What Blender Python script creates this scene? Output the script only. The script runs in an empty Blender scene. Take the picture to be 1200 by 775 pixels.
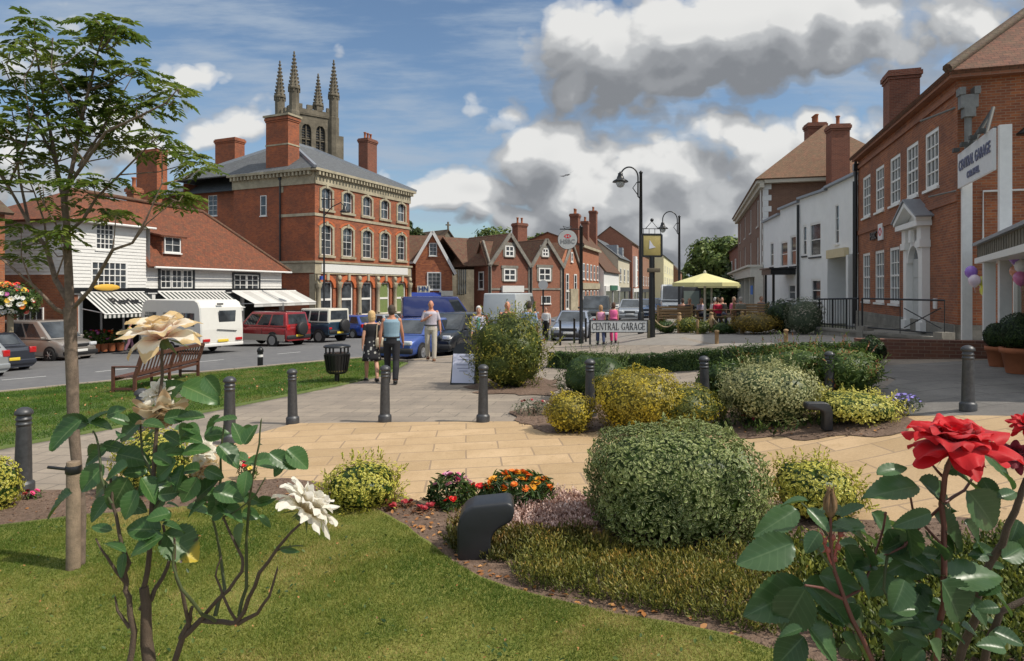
import bpy, bmesh, math, random
import numpy as np
from mathutils import Vector, Matrix, noise, Euler
from mathutils.geometry import delaunay_2d_cdt
random.seed(7); rng = np.random.default_rng(7)
PI = math.pi
scene = bpy.context.scene
COL = scene.collection
F = 753.0; CX = 600.0; HY = 338.0; CAMH = 2.1
def smooth(a, b, t):
    t = min(1.0, max(0.0, (t-a)/(b-a))); return t*t*(3-2*t)
def gz(x, y):
    yy = min(y, 160.0); xx = max(-45.0, min(45.0, x))
    return .03*xx - .02*max(0.0, yy-10) + .45*smooth(2.5, 6.5, x)
def W(px, py, Y):
    """world point seen at a photo position at depth Y"""
    return Vector(((px-CX)/F*Y, Y, CAMH-(py-HY)/F*Y))
def G(px, py, off=0.0):
    """ground point seen at a photo position"""
    lo, hi = .3, 400.0
    for _ in range(60):
        m = (lo+hi)/2
        if CAMH-(py-HY)/F*m > gz((px-CX)/F*m, m)+off: lo = m
        else: hi = m
    return Vector(((px-CX)/F*lo, lo, gz((px-CX)/F*lo, lo)+off))
def tag(o, label=None, cat=None, group=None, kind=None):
    if label: o['label'] = label
    if cat: o['category'] = cat
    if group: o['group'] = group
    if kind: o['kind'] = kind
    return o
def thing(name, label, cat, loc=(0,0,0), rz=0.0, group=None):
    o = bpy.data.objects.new(name, None); COL.objects.link(o)
    o.location = loc; o.rotation_euler = (0, 0, rz); o.empty_display_size = .2
    return tag(o, label, cat, group)
def clone(o, loc=None, rz=None, label=None, parent=None, scale=None):
    c = o.copy(); COL.objects.link(c)
    if parent is not None: c.parent = parent
    if loc is not None: c.location = loc
    if rz is not None: c.rotation_euler = (0, 0, rz)
    if scale is not None: c.scale = (scale,)*3
    if label: c['label'] = label
    for ch in list(o.children): clone(ch, parent=c)
    return c
class MB:
    """collects shapes for ONE mesh object"""
    def __init__(s): s.v = []; s.f = []; s.m = []; s.mi = 0; s.sm = []; s.smooth = False
    def add(s, vs, fs, smooth=None):
        b = len(s.v); s.v.extend([tuple(v) for v in vs])
        sm = s.smooth if smooth is None else smooth
        for f in fs: s.f.append([b+i for i in f]); s.m.append(s.mi); s.sm.append(sm)
        return s
    def box(s, c, d, rz=0.0, rot=None):
        x, y, z = d[0]/2, d[1]/2, d[2]/2
        M = rot if rot is not None else Matrix.Rotation(rz, 3, 'Z')
        vs = [Vector(c)+M@Vector((sx*x, sy*y, sz*z)) for sz in (-1,1) for sy in (-1,1) for sx in (-1,1)]
        return s.add(vs, [(0,2,3,1),(4,5,7,6),(0,1,5,4),(2,6,7,3),(0,4,6,2),(1,3,7,5)], False)
    def b2(s, x0, x1, y0, y1, z0, z1): return s.box(((x0+x1)/2,(y0+y1)/2,(z0+z1)/2),(x1-x0,y1-y0,z1-z0))
    def bbox(s, c, d, r=.02, rz=0.0, rot=None):
        """box with bevelled edges"""
        bm = bmesh.new(); bmesh.ops.create_cube(bm, size=1)
        bmesh.ops.scale(bm, vec=d, verts=bm.verts)
        bmesh.ops.bevel(bm, geom=list(bm.edges), offset=r, segments=2, affect='EDGES', profile=.5)
        M = (rot if rot is not None else Matrix.Rotation(rz, 3, 'Z'))
        vs = [Vector(c)+M@v.co for v in bm.verts]; bm.verts.index_update()
        s.add(vs, [[v.index for v in f.verts] for f in bm.faces], True); bm.free(); return s
    def bar(s, p, q, w, h=None):
        p = Vector(p); q = Vector(q); d = q-p; L = d.length
        if L < 1e-6: return s
        return s.box((p+q)/2, (w, h or w, L), rot=d.to_track_quat('Z','Y').to_matrix())
    def tube(s, pts, r, n=8, cap=True, smooth=True):
        pts = [Vector(p) for p in pts]; k = len(pts)
        rs = r if hasattr(r, '__len__') else [r]*k
        vs = []; up = None
        for i, p in enumerate(pts):
            t = (pts[min(i+1,k-1)]-pts[max(i-1,0)])
            if t.length < 1e-9: t = Vector((0,0,1))
            t.normalize()
            if up is None: up = Vector((0,0,1)) if abs(t.z) < .9 else Vector((1,0,0))
            a = up.cross(t)
            if a.length < 1e-4: a = Vector((0,1,0)).cross(t)
            a.normalize(); b = t.cross(a); up = b
            for j in range(n):
                th = 2*PI*j/n; vs.append(p+(a*math.cos(th)+b*math.sin(th))*rs[i])
        fs = [(i*n+j, i*n+(j+1)%n, (i+1)*n+(j+1)%n, (i+1)*n+j) for i in range(k-1) for j in range(n)]
        s.add(vs, fs, smooth)
        if cap: s.add(vs[:n], [tuple(range(n))[::-1]], False); s.add(vs[-n:], [tuple(range(n))], False)
        return s
    def lathe(s, prof, n=16, c=(0,0,0), M=None, smooth=True, sx=1, sy=1):
        c = Vector(c); vs = []
        for r, z in prof:
            for j in range(n):
                th = 2*PI*j/n; v = Vector((r*math.cos(th)*sx, r*math.sin(th)*sy, z))
                vs.append(c+(M@v if M is not None else v))
        fs = [(i*n+j, i*n+(j+1)%n, (i+1)*n+(j+1)%n, (i+1)*n+j) for i in range(len(prof)-1) for j in range(n)]
        s.add(vs, fs, smooth)
        if prof[0][0] > 1e-4: s.add(vs[:n], [tuple(range(n))[::-1]], False)
        if prof[-1][0] > 1e-4: s.add(vs[-n:], [tuple(range(n))], False)
        return s
    def ball(s, c, r, n=12, k=8):
        r3 = r if hasattr(r, '__len__') else (r, r, r)
        vs = []; 
        for i in range(1, k):
            ph = PI*i/k
            for j in range(n):
                th = 2*PI*j/n; vs.append((c[0]+r3[0]*math.sin(ph)*math.cos(th), c[1]+r3[1]*math.sin(ph)*math.sin(th), c[2]+r3[2]*math.cos(ph)))
        fs = [(i*n+j, (i+1)*n+j, (i+1)*n+(j+1)%n, i*n+(j+1)%n) for i in range(k-2) for j in range(n)]
        t = len(vs); vs += [(c[0],c[1],c[2]+r3[2]), (c[0],c[1],c[2]-r3[2])]
        fs += [(t, j, (j+1)%n) for j in range(n)] + [(t+1, (k-2)*n+(j+1)%n, (k-2)*n+j) for j in range(n)]
        return s.add(vs, fs, True)
    def prism(s, poly, ext):
        """planar polygon extruded by a vector"""
        e = Vector(ext); P = [Vector(p) for p in poly]; n = len(P)
        return s.add(P+[p+e for p in P], [tuple(range(n))[::-1], tuple(range(n,2*n))]+[(i,(i+1)%n,n+(i+1)%n,n+i) for i in range(n)], False)
    def build(s, name, mat, parent=None, uv=True, fixn=False):
        me = bpy.data.meshes.new(name); me.from_pydata(s.v, [], s.f)
        mats = mat if isinstance(mat, (list,tuple)) else [mat]
        for m in mats: me.materials.append(m)
        me.polygons.foreach_set('material_index', s.m); me.polygons.foreach_set('use_smooth', s.sm)
        if fixn:
            bm = bmesh.new(); bm.from_mesh(me); bmesh.ops.recalc_face_normals(bm, faces=bm.faces); bm.to_mesh(me); bm.free()
        if uv and len(s.f) < 60000:
            lay = me.uv_layers.new(name='UVMap').data
            for p in me.polygons:
                n = p.normal
                if abs(n.z) > .985: a = Vector((1,0,0)); b = Vector((0,1,0))
                else:
                    a = Vector((0,0,1)).cross(n).normalized(); b = n.cross(a)
                for li in p.loop_indices:
                    co = me.vertices[me.loops[li].vertex_index].co
                    lay[li].uv = (a.dot(co), b.dot(co))
        me.update()
        o = bpy.data.objects.new(name, me); COL.objects.link(o)
        if parent is not None: o.parent = parent
        return o
def solo(mb, name, mat, label, cat, group=None, loc=None):
    o = mb.build(name, mat); tag(o, label, cat, group)
    if loc is not None: recenter(o, loc)
    return o
def recenter(o, loc):
    L = Vector(loc); o.data.transform(Matrix.Translation(-L)); o.location = L
MATS = {}
class NT:
    def __init__(s, name):
        s.mat = bpy.data.materials.new(name); s.mat.use_nodes = True; s.t = s.mat.node_tree
        s.b = s.t.nodes['Principled BSDF']
    def n(s, ty, **kw):
        nd = s.t.nodes.new(ty)
        for k, v in kw.items():
            if k in nd.inputs: nd.inputs[k].default_value = v
            else: setattr(nd, k, v)
        return nd
    def l(s, a, b): s.t.links.new(a, b)
    def ramp(s, fac, stops):
        r = s.n('ShaderNodeValToRGB'); cr = r.color_ramp
        while len(cr.elements) < len(stops): cr.elements.new(.5)
        for e, (p, c) in zip(cr.elements, stops): e.position = p; e.color = (*c, 1) if len(c) == 3 else c
        s.l(fac, r.inputs[0]); return r.outputs[0]
    def mix(s, f, a, b, mode='MIX'):
        m = s.n('ShaderNodeMix', data_type='RGBA', blend_type=mode)
        for i, x in ((0,f),(6,a),(7,b)):
            if hasattr(x, 'links'): s.l(x, m.inputs[i])
            else: m.inputs[i].default_value = x if i == 0 else (*x, 1)[:4]
        return m.outputs[2]
    def noise(s, scale, detail=4, rough=.6, vec=None, out='Fac'):
        nd = s.n('ShaderNodeTexNoise'); nd.inputs['Scale'].default_value = scale
        nd.inputs['Detail'].default_value = detail; nd.inputs['Roughness'].default_value = rough
        if vec is not None: s.l(vec, nd.inputs['Vector'])
        return nd.outputs[out]
    def bump(s, h, strength=.4, dist=.02):
        b = s.n('ShaderNodeBump'); b.inputs['Strength'].default_value = strength; b.inputs['Distance'].default_value = dist
        s.l(h, b.inputs['Height']); s.l(b.outputs[0], s.b.inputs['Normal']); return b
    def obj(s): return s.n('ShaderNodeTexCoord').outputs['Object']
    def gen(s): return s.n('ShaderNodeNewGeometry').outputs['Position']
    def uv(s): return s.n('ShaderNodeTexCoord').outputs['UV']
def mk(name):
    def deco(fn):
        def g(*a, **k):
            key = (name, a, tuple(sorted(k.items())))
            if key not in MATS: MATS[key] = fn(*a, **k)
            return MATS[key]
        return g
    return deco
@mk('plain')
def plain(c, rough=.6, metal=0.0, var=.12, nscale=6.0, bump=0.0, coat=0.0, spec=.5, nm='paint'):
    t = NT(nm); b = t.b; b.inputs['Roughness'].default_value = rough; b.inputs['Metallic'].default_value = metal
    b.inputs['Coat Weight'].default_value = coat; b.inputs['Coat Roughness'].default_value = .04
    b.inputs['Specular IOR Level'].default_value = spec
    if var > 0:
        nz = t.noise(nscale, 5, .65, t.obj())
        col = t.mix(nz, tuple(max(0,x*(1-var*1.6)) for x in c), tuple(min(1,x*(1+var*1.2)) for x in c))
        t.l(col, b.inputs['Base Color'])
        if bump > 0: t.bump(t.noise(nscale*8, 4, .6, t.obj()), bump, .01)
    else: b.inputs['Base Color'].default_value = (*c, 1)
    return t.mat
@mk('brick')
def brick(c1, c2, mortar=(.27,.19,.14), bw=.225, bh=.075, var=.5, ms=.006, dirt=(.13,.06,.04)):
    t = NT('brickwork'); uv = t.uv()
    br = t.n('ShaderNodeTexBrick'); t.l(uv, br.inputs['Vector'])
    for k, v in (('Scale',1.0),('Mortar Size',ms),('Mortar Smooth',.2),('Bias',0.0),('Brick Width',bw),('Row Height',bh)): br.inputs[k].default_value = v
    br.inputs['Color1'].default_value = (*c1,1); br.inputs['Color2'].default_value = (*c2,1); br.inputs['Mortar'].default_value = (*mortar,1)
    big = t.noise(.55, 5, .7, uv); mid = t.noise(3.5, 4, .7, uv)
    c = t.mix(t.ramp(big, [(.38,(0,0,0)),(.68,(var,var,var))]), br.outputs['Color'], dirt)
    c = t.mix(t.ramp(mid, [(.55,(0,0,0)),(.75,(.35,.35,.35))]), c, tuple(min(1,x*1.35) for x in c1))
    c = t.mix(t.ramp(mid, [(.25,(.45,.45,.45)),(.42,(0,0,0))]), c, tuple(x*.5 for x in c2))
    t.l(c, t.b.inputs['Base Color']); t.b.inputs['Roughness'].default_value = .85
    inv = t.n('ShaderNodeMath', operation='SUBTRACT'); inv.inputs[0].default_value = 1; t.l(br.outputs['Fac'], inv.inputs[1])
    t.bump(inv.outputs[0], .5, .008); return t.mat
@mk('tiles')
def tiles(c1, c2, w=.18, h=.11, moss=(.12,.11,.06), mossf=.5):
    t = NT('roof_tiles'); uv = t.uv()
    br = t.n('ShaderNodeTexBrick'); t.l(uv, br.inputs['Vector'])
    for k, v in (('Scale',1.0),('Mortar Size',.008),('Mortar Smooth',.3),('Brick Width',w),('Row Height',h)): br.inputs[k].default_value = v
    br.inputs['Color1'].default_value = (*c1,1); br.inputs['Color2'].default_value = (*c2,1); br.inputs['Mortar'].default_value = (*[x*.35 for x in c2],1)
    mid = t.noise(2.2, 6, .8, uv)
    c = t.mix(t.ramp(mid, [(.4,(0,0,0)),(.62,(mossf,)*3)]), br.outputs['Color'], moss)
    c = t.mix(t.ramp(t.noise(7, 3, .7, uv), [(.52,(0,0,0)),(.72,(.5,.5,.5))]), c, tuple(min(1,x*1.5) for x in c1))
    t.l(c, t.b.inputs['Base Color']); t.b.inputs['Roughness'].default_value = .85
    sep = t.n('ShaderNodeSeparateXYZ'); t.l(uv, sep.inputs[0])
    md = t.n('ShaderNodeMath', operation='MODULO'); t.l(sep.outputs[1], md.inputs[0]); md.inputs[1].default_value = h
    ab = t.n('ShaderNodeMath', operation='ABSOLUTE'); t.l(md.outputs[0], ab.inputs[0])
    ad = t.n('ShaderNodeMath', operation='MULTIPLY_ADD'); t.l(ab.outputs[0], ad.inputs[0]); ad.inputs[1].default_value = -6.0; t.l(mid, ad.inputs[2])
    t.bump(ad.outputs[0], .6, .03); return t.mat
@mk('stone')
def stone(c, dark=.45, scale=1.2, bw=.5, bh=.28, joint=.35):
    t = NT('stonework'); uv = t.uv()
    br = t.n('ShaderNodeTexBrick'); t.l(uv, br.inputs['Vector'])
    for k, v in (('Scale',1.0),('Mortar Size',.012),('Mortar Smooth',.4),('Brick Width',bw),('Row Height',bh)): br.inputs[k].default_value = v
    br.inputs['Color1'].default_value = (*c,1); br.inputs['Color2'].default_value = (*[x*.8 for x in c],1); br.inputs['Mortar'].default_value = (*[x*(1-joint) for x in c],1)
    nz = t.noise(scale, 7, .75, t.obj())
    col = t.mix(t.ramp(nz, [(.35,(1,1,1)),(.62,(0,0,0))]), br.outputs['Color'], tuple(x*dark for x in c))
    t.l(col, t.b.inputs['Base Color']); t.b.inputs['Roughness'].default_value = .9
    t.bump(t.noise(12, 5, .7, t.obj()), .3, .02); return t.mat
@mk('glass')
def glass(c=(.03,.035,.04), rough=.06):
    t = NT('window_glass'); b = t.b
    nz = t.noise(.9, 3, .6, t.obj())
    t.l(t.mix(t.ramp(nz, [(.42,(0,0,0)),(.6,(1,1,1))]), c, tuple(min(1, x*2.3+.012) for x in c)), b.inputs['Base Color'])
    b.inputs['Roughness'].default_value = rough; b.inputs['Specular IOR Level'].default_value = .8
    t.bump(t.noise(2.0, 2, .5, t.obj()), .05, .02)
    return t.mat
@mk('leafm')
def leafm(c0, c1, c2, rough=.45, trans=.25, edge=None, edgew=.6, hi=None):
    """foliage: colour varies leaf by leaf (attribute rnd); optional pale margin (variegated leaf)"""
    t = NT('foliage'); b = t.b
    at = t.n('ShaderNodeAttribute', attribute_name='rnd')
    col = t.ramp(at.outputs['Fac'], [(0.0,c0),(.5,c1),(.85,c2),(1.0,hi or c2)])
    if edge is not None:
        sep = t.n('ShaderNodeSeparateXYZ'); t.l(t.uv(), sep.inputs[0])
        nz = t.noise(35, 2, .5, t.obj())
        a = t.n('ShaderNodeMath', operation='MULTIPLY_ADD'); t.l(nz, a.inputs[0]); a.inputs[1].default_value = .5; t.l(sep.outputs[0], a.inputs[2])
        m = t.ramp(a.outputs[0], [(edgew+.15,(0,0,0)),(edgew+.3,(1,1,1))])
        col = t.mix(m, col, edge)
    t.l(col, b.inputs['Base Color']); b.inputs['Roughness'].default_value = rough
    b.inputs['Specular IOR Level'].default_value = .35
    if trans > 0:
        tr = t.n('ShaderNodeBsdfTranslucent'); t.l(col, tr.inputs['Color'])
        ms = t.n('ShaderNodeMixShader'); ms.inputs[0].default_value = trans
        t.l(b.outputs[0], ms.inputs[1]); t.l(tr.outputs[0], ms.inputs[2])
        t.l(ms.outputs[0], t.t.nodes['Material Output'].inputs['Surface'])
    return t.mat
def mix_ground(name, stops, scales=(1.2, 14, 90), rough=.9, bump=.5, bd=.02):
    t = NT(name); p = t.gen()
    a = t.noise(scales[0], 5, .65, p); b_ = t.noise(scales[1], 5, .7, p); c = t.noise(scales[2], 3, .7, p)
    m1 = t.n('ShaderNodeMath', operation='MULTIPLY_ADD'); t.l(b_, m1.inputs[0]); m1.inputs[1].default_value = .5; 
    m0 = t.n('ShaderNodeMath', operation='MULTIPLY'); t.l(a, m0.inputs[0]); m0.inputs[1].default_value = .3; t.l(m0.outputs[0], m1.inputs[2])
    m2 = t.n('ShaderNodeMath', operation='MULTIPLY_ADD'); t.l(c, m2.inputs[0]); m2.inputs[1].default_value = .2; t.l(m1.outputs[0], m2.inputs[2])
    t.l(t.ramp(m2.outputs[0], stops), t.b.inputs['Base Color']); t.b.inputs['Roughness'].default_value = rough
    t.bump(m2.outputs[0], bump, bd); return t
def slab_mat(name, c1, c2, joint, bw, bh, ang=0.0, dirt=(.1,.09,.07), dirtf=.5, ms=.012, sc=1.6):
    t = NT(name); p = t.gen()
    mp = t.n('ShaderNodeMapping'); t.l(p, mp.inputs[0]); mp.inputs['Rotation'].default_value = (0,0,ang)
    wob = t.noise(1.5, 2, .5, p, 'Color'); 
    v = t.n('ShaderNodeVectorMath', operation='MULTIPLY_ADD'); t.l(wob, v.inputs[0]); v.inputs[1].default_value = (.03,.03,0); t.l(mp.outputs[0], v.inputs[2])
    br = t.n('ShaderNodeTexBrick'); t.l(v.outputs[0], br.inputs['Vector'])
    for k, x in (('Scale',1.0),('Mortar Size',ms),('Mortar Smooth',.25),('Brick Width',bw),('Row Height',bh)): br.inputs[k].default_value = x
    br.inputs['Color1'].default_value = (*c1,1); br.inputs['Color2'].default_value = (*c2,1); br.inputs['Mortar'].default_value = (*joint,1)
    nz = t.noise(sc, 6, .7, p); fine = t.noise(45, 4, .8, p); blot = t.noise(5.5, 4, .75, p); vo = t.n('ShaderNodeTexVoronoi'); vo.inputs['Scale'].default_value = 3.3; t.l(p, vo.inputs['Vector'])
    c = t.mix(t.ramp(nz, [(.4,(0,0,0)),(.66,(dirtf,)*3)]), br.outputs['Color'], dirt)
    c = t.mix(t.ramp(fine, [(.5,(0,0,0)),(.75,(.35,.35,.35))]), c, tuple(x*.45 for x in c1))
    c = t.mix(t.ramp(fine, [(.28,(.3,.3,.3)),(.45,(0,0,0))]), c, tuple(min(1,x*1.5) for x in c1))
    c = t.mix(t.ramp(blot, [(.54,(0,0,0)),(.70,(.5,.5,.5))]), c, dirt); c = t.mix(t.ramp(vo.outputs['Distance'], [(.045,(.55,.55,.55)),(.06,(0,0,0))]), c, tuple(x*.4 for x in dirt))
    t.l(c, t.b.inputs['Base Color']); t.b.inputs['Roughness'].default_value = .85
    s = t.n('ShaderNodeMath', operation='MULTIPLY_ADD'); t.l(br.outputs['Fac'], s.inputs[0]); s.inputs[1].default_value = -1.0; t.l(fine, s.inputs[2])
    t.bump(s.outputs[0], .45, .01); return t.mat
M_WHITE = plain((.72,.71,.68), .5, nm='white_paint')
M_FRAME = plain((.78,.77,.74), .4, var=.05, nm='white_frame')
M_STUCCO = plain((.80,.80,.79), .7, var=.08, nscale=1.5, bump=.15, nm='stucco')
M_STUCCOW = plain((.76,.755,.73), .7, var=.08, nscale=1.5, bump=.15, nm='stucco_white')
M_BLACK = plain((.012,.013,.014), .35, var=.3, nm='black_paint')
M_DARK = plain((.03,.032,.035), .6, nm='dark_paint')
M_GLASS = glass()
M_GLASSL = glass((.12,.13,.14), .1)
M_BRICK_R = brick((.42,.13,.044), (.25,.07,.03), var=.75, ms=.008, mortar=(.33,.23,.15))
M_BRICK_BANK = brick((.45,.115,.034), (.28,.066,.024), var=.75)
M_BRICK_BROWN = brick((.26,.08,.042), (.17,.052,.03), var=.5)
M_BRICK_SHOP = brick((.50,.17,.065), (.28,.08,.04), bw=.3, bh=.12, var=.3)
M_BRICK_WALL = brick((.20,.085,.05), (.13,.055,.04), var=.6)
M_TILE_O = tiles((.26,.075,.03), (.14,.042,.022), w=.2, h=.13, mossf=.8, moss=(.10,.05,.028))
M_TILE_B = tiles((.15,.058,.033), (.09,.036,.024), w=.2, h=.13)
M_TILE_D = tiles((.11,.058,.038), (.075,.042,.03), w=.2, h=.13, mossf=.6)
M_SLATE = tiles((.13,.14,.15), (.10,.105,.12), w=.3, h=.22, moss=(.07,.075,.07), mossf=.6)
M_STONE = stone((.36,.31,.22))
M_STONE_CH = stone((.22,.19,.14), .4, .5, .6, .35)
M_STONE_G = stone((.30,.28,.24), .5)
M_STONE_W = stone((.5,.44,.31), .55, joint=.15, bh=.6, bw=2.)
M_TERRA = plain((.36,.12,.05), .8, var=.25, nm='terracotta')
M_IRON = plain((.085,.087,.092), .45, .5, var=.45, nscale=16, bump=.12, nm='iron')
M_LEAD = plain((.28,.3,.33), .45, .3, var=.15, nm='lead')
M_WOOD = plain((.115,.045,.028), .55, var=.35, nscale=14, bump=.2, nm='varnished_wood')
M_TIMBER = plain((.34,.22,.11), .75, var=.3, nscale=9, bump=.3, nm='timber')
M_ROPE = plain((.42,.33,.2), .9, var=.2, nscale=30, nm='rope')
SUN_AZ = math.atan2(1.0, -.33)      # measured from +Y towards +X
SUN_EL = math.radians(50)
sd = Vector((math.sin(SUN_AZ)*math.cos(SUN_EL), math.cos(SUN_AZ)*math.cos(SUN_EL), math.sin(SUN_EL)))
world = bpy.data.worlds.new('World'); scene.world = world; world.use_nodes = True
wt = world.node_tree; wn = wt.nodes; wl = wt.links
for n_ in list(wn): wn.remove(n_)
def wnode(ty, **kw):
    nd = wn.new(ty)
    for k, v in kw.items(): setattr(nd, k, v)
    return nd
out = wnode('ShaderNodeOutputWorld'); bg = wnode('ShaderNodeBackground'); wl.new(bg.outputs[0], out.inputs[0])
sky = wnode('ShaderNodeTexSky', sky_type='NISHITA'); sky.sun_disc = False
sky.sun_elevation = SUN_EL; sky.sun_rotation = SUN_AZ; sky.altitude = 60; sky.air_density = 1.0; sky.dust_density = 1.2; sky.ozone_density = 1.5
SKY_STR = .15
bg.inputs[1].default_value = SKY_STR
grp = bpy.data.node_groups.new('cloud_density', 'ShaderNodeTree')
grp.interface.new_socket('Vector', in_out='INPUT', socket_type='NodeSocketVector')
grp.interface.new_socket('Density', in_out='OUTPUT', socket_type='NodeSocketFloat')
grp.interface.new_socket('Body', in_out='OUTPUT', socket_type='NodeSocketFloat')
gi = grp.nodes.new('NodeGroupInput'); go = grp.nodes.new('NodeGroupOutput')
def gn(ty, **kw):
    nd = grp.nodes.new(ty)
    for k, v in kw.items(): setattr(nd, k, v)
    return nd
def gm(op, a, b=None, c=None, clamp=False):
    nd = gn('ShaderNodeMath', operation=op); nd.use_clamp = clamp
    for i, x in enumerate((a, b, c)):
        if x is None: continue
        if hasattr(x, 'links'): grp.links.new(x, nd.inputs[i])
        else: nd.inputs[i].default_value = x
    return nd.outputs[0]
def gnoise(scale, det, rough, out='Fac', off=(0,0,0), sc=(1,1,1)):
    mp = gn('ShaderNodeMapping'); grp.links.new(gi.outputs[0], mp.inputs[0]); mp.inputs['Location'].default_value = off; mp.inputs['Scale'].default_value = sc
    nd = gn('ShaderNodeTexNoise'); grp.links.new(mp.outputs[0], nd.inputs['Vector'])
    nd.inputs['Scale'].default_value = scale; nd.inputs['Detail'].default_value = det; nd.inputs['Roughness'].default_value = rough
    return nd.outputs[out]
warp = gnoise(3.2, 2, .55, 'Color')
wv = gn('ShaderNodeVectorMath', operation='MULTIPLY_ADD'); grp.links.new(warp, wv.inputs[0]); wv.inputs[1].default_value = (.16,.16,.16); grp.links.new(gi.outputs[0], wv.inputs[2])
wo = gn('ShaderNodeVectorMath', operation='SUBTRACT'); grp.links.new(wv.outputs[0], wo.inputs[0]); wo.inputs[1].default_value = (.08,.08,.08)
BL = [(735,62,95,62,1.0),(830,40,150,48,1.0),(960,40,150,52,1.0),(700,90,55,35,.6),(1060,55,90,50,.7),
      (560,232,75,26,.95),(640,185,60,45,.95),(700,225,110,50,1.0),(800,190,95,55,1.0),(830,140,50,30,.8),(920,180,80,55,1.0),(850,235,90,55,1.0),
      (760,270,150,40,1.0),(620,262,90,26,.9),(500,245,60,22,.9),(940,120,70,30,.45),(1010,150,60,50,.5),
      (230,85,36,24,.75),(225,115,22,22,.35),(250,155,55,22,.8),(180,165,70,25,.7),(300,120,40,50,.4),(60,200,110,60,.7),(60,70,70,60,.45),(140,130,60,30,.45),
      (1130,60,90,90,.55),(470,55,22,14,.35),(1100,-60,260,60,.7),(300,-80,200,50,.5),(-150,150,130,100,.9),(1400,120,200,160,.9)]
dens = None
for (bx, by, rx, rz, w) in BL:
    c = ((bx-CX)/F, 0.0, (HY-by)/F)
    s1 = gn('ShaderNodeVectorMath', operation='SUBTRACT'); grp.links.new(wo.outputs[0], s1.inputs[0]); s1.inputs[1].default_value = c
    s2 = gn('ShaderNodeVectorMath', operation='MULTIPLY'); grp.links.new(s1.outputs[0], s2.inputs[0]); s2.inputs[1].default_value = (F/rx, 0, F/rz)
    s3 = gn('ShaderNodeVectorMath', operation='DOT_PRODUCT'); grp.links.new(s2.outputs[0], s3.inputs[0]); grp.links.new(s2.outputs[0], s3.inputs[1])
    g = gm('MULTIPLY', gm('EXPONENT', gm('MULTIPLY', s3.outputs['Value'], -.62)), w)
    dens = g if dens is None else gm('MAXIMUM', dens, g)
n1 = gnoise(3.6, 3, .5, off=(3.1,0,1.7), sc=(1,1,1.4))
def bil(s, o, dt=0): return gm('ABSOLUTE', gm('MULTIPLY_ADD', gnoise(s, dt, .5, off=(o,0,o*.7), sc=(1,1,1.25)), 2.0, -1.0))
bl1, bl2, bl3, bl4 = bil(6.5, 2.3), bil(14, 5.1), bil(29, 8.8), bil(60, 3.3, 1)
sepg = gn('ShaderNodeSeparateXYZ'); grp.links.new(gi.outputs[0], sepg.inputs[0])
high = gm('MULTIPLY', gm('SUBTRACT', sepg.outputs[2], .55), 1.2, clamp=True)      # unseen cloud added overhead to whiten the ambient light
dens = gm('MAXIMUM', dens, gm('MULTIPLY', high, .8))
d = gm('ADD', dens, gm('MULTIPLY', gm('SUBTRACT', n1, .5), .9))
for b_, w_ in ((bl1,.62),(bl2,.40),(bl3,.20),(bl4,.09)): d = gm('ADD', d, gm('MULTIPLY', gm('SUBTRACT', b_, .22), w_))
grp.links.new(d, go.inputs[0]); grp.links.new(gm('ADD', dens, gm('MULTIPLY', gm('SUBTRACT', bl1, .22), .45)), go.inputs[1])
tc = wnode('ShaderNodeTexCoord')
sp = wnode('ShaderNodeSeparateXYZ'); wl.new(tc.outputs['Generated'], sp.inputs[0])
def wm(op, a, b=None, c=None, clamp=False):
    nd = wnode('ShaderNodeMath', operation=op); nd.use_clamp = clamp
    for i, x in enumerate((a, b, c)):
        if x is None: continue
        if hasattr(x, 'links'): wl.new(x, nd.inputs[i])
        else: nd.inputs[i].default_value = x
    return nd.outputs[0]
ay = wm('MAXIMUM', wm('ABSOLUTE', sp.outputs[1]), .25)
cv = wnode('ShaderNodeCombineXYZ'); wl.new(wm('DIVIDE', sp.outputs[0], ay), cv.inputs[0]); wl.new(wm('DIVIDE', sp.outputs[2], ay), cv.inputs[2])
g1 = wnode('ShaderNodeGroup', node_tree=grp); wl.new(cv.outputs[0], g1.inputs[0])
of = wnode('ShaderNodeVectorMath', operation='ADD'); wl.new(cv.outputs[0], of.inputs[0]); of.inputs[1].default_value = (.02, 0, .052)
g2 = wnode('ShaderNodeGroup', node_tree=grp); wl.new(of.outputs[0], g2.inputs[0])
def wramp(fac, stops):
    r = wnode('ShaderNodeValToRGB'); cr = r.color_ramp; cr.interpolation = 'EASE'
    while len(cr.elements) < len(stops): cr.elements.new(.5)
    for e, (p, c) in zip(cr.elements, stops): e.position = p; e.color = (*c, 1)
    wl.new(fac, r.inputs[0]); return r.outputs[0]
cover = wramp(g1.outputs[0], [(.29,(0,0,0)),(.40,(.5,.5,.5)),(.55,(1,1,1))])
lit = wm('MULTIPLY_ADD', wm('SUBTRACT', g1.outputs[0], g2.outputs[0]), .85, .455)
lit = wm('MULTIPLY_ADD', wm('SUBTRACT', g1.outputs[1], g2.outputs[1]), .75, lit, clamp=True)
lit = wm('SUBTRACT', lit, wm('MULTIPLY', wm('SUBTRACT', g1.outputs[1], .62, clamp=True), .55), clamp=True)
K = 1.0/SKY_STR
ccol = wramp(lit, [(0.0,(.165,.175,.19)),(.25,(.215,.225,.24)),(.60,(.35,.36,.37)),(.88,(.56,.56,.55))])
cs = wnode('ShaderNodeVectorMath', operation='SCALE'); wl.new(ccol, cs.inputs[0]); fill_gain = wm('ADD', wm('MULTIPLY_ADD', wm('SUBTRACT', sp.outputs[2], .5, clamp=True), 2.6, 1.0), wm('MULTIPLY', wm('MULTIPLY', sp.outputs[1], -1.0, clamp=True), 1.2)); wl.new(wm('MULTIPLY', fill_gain, K), cs.inputs['Scale'])  # added gain: unseen cloud overhead and behind camera brightened to lift fill light
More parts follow.
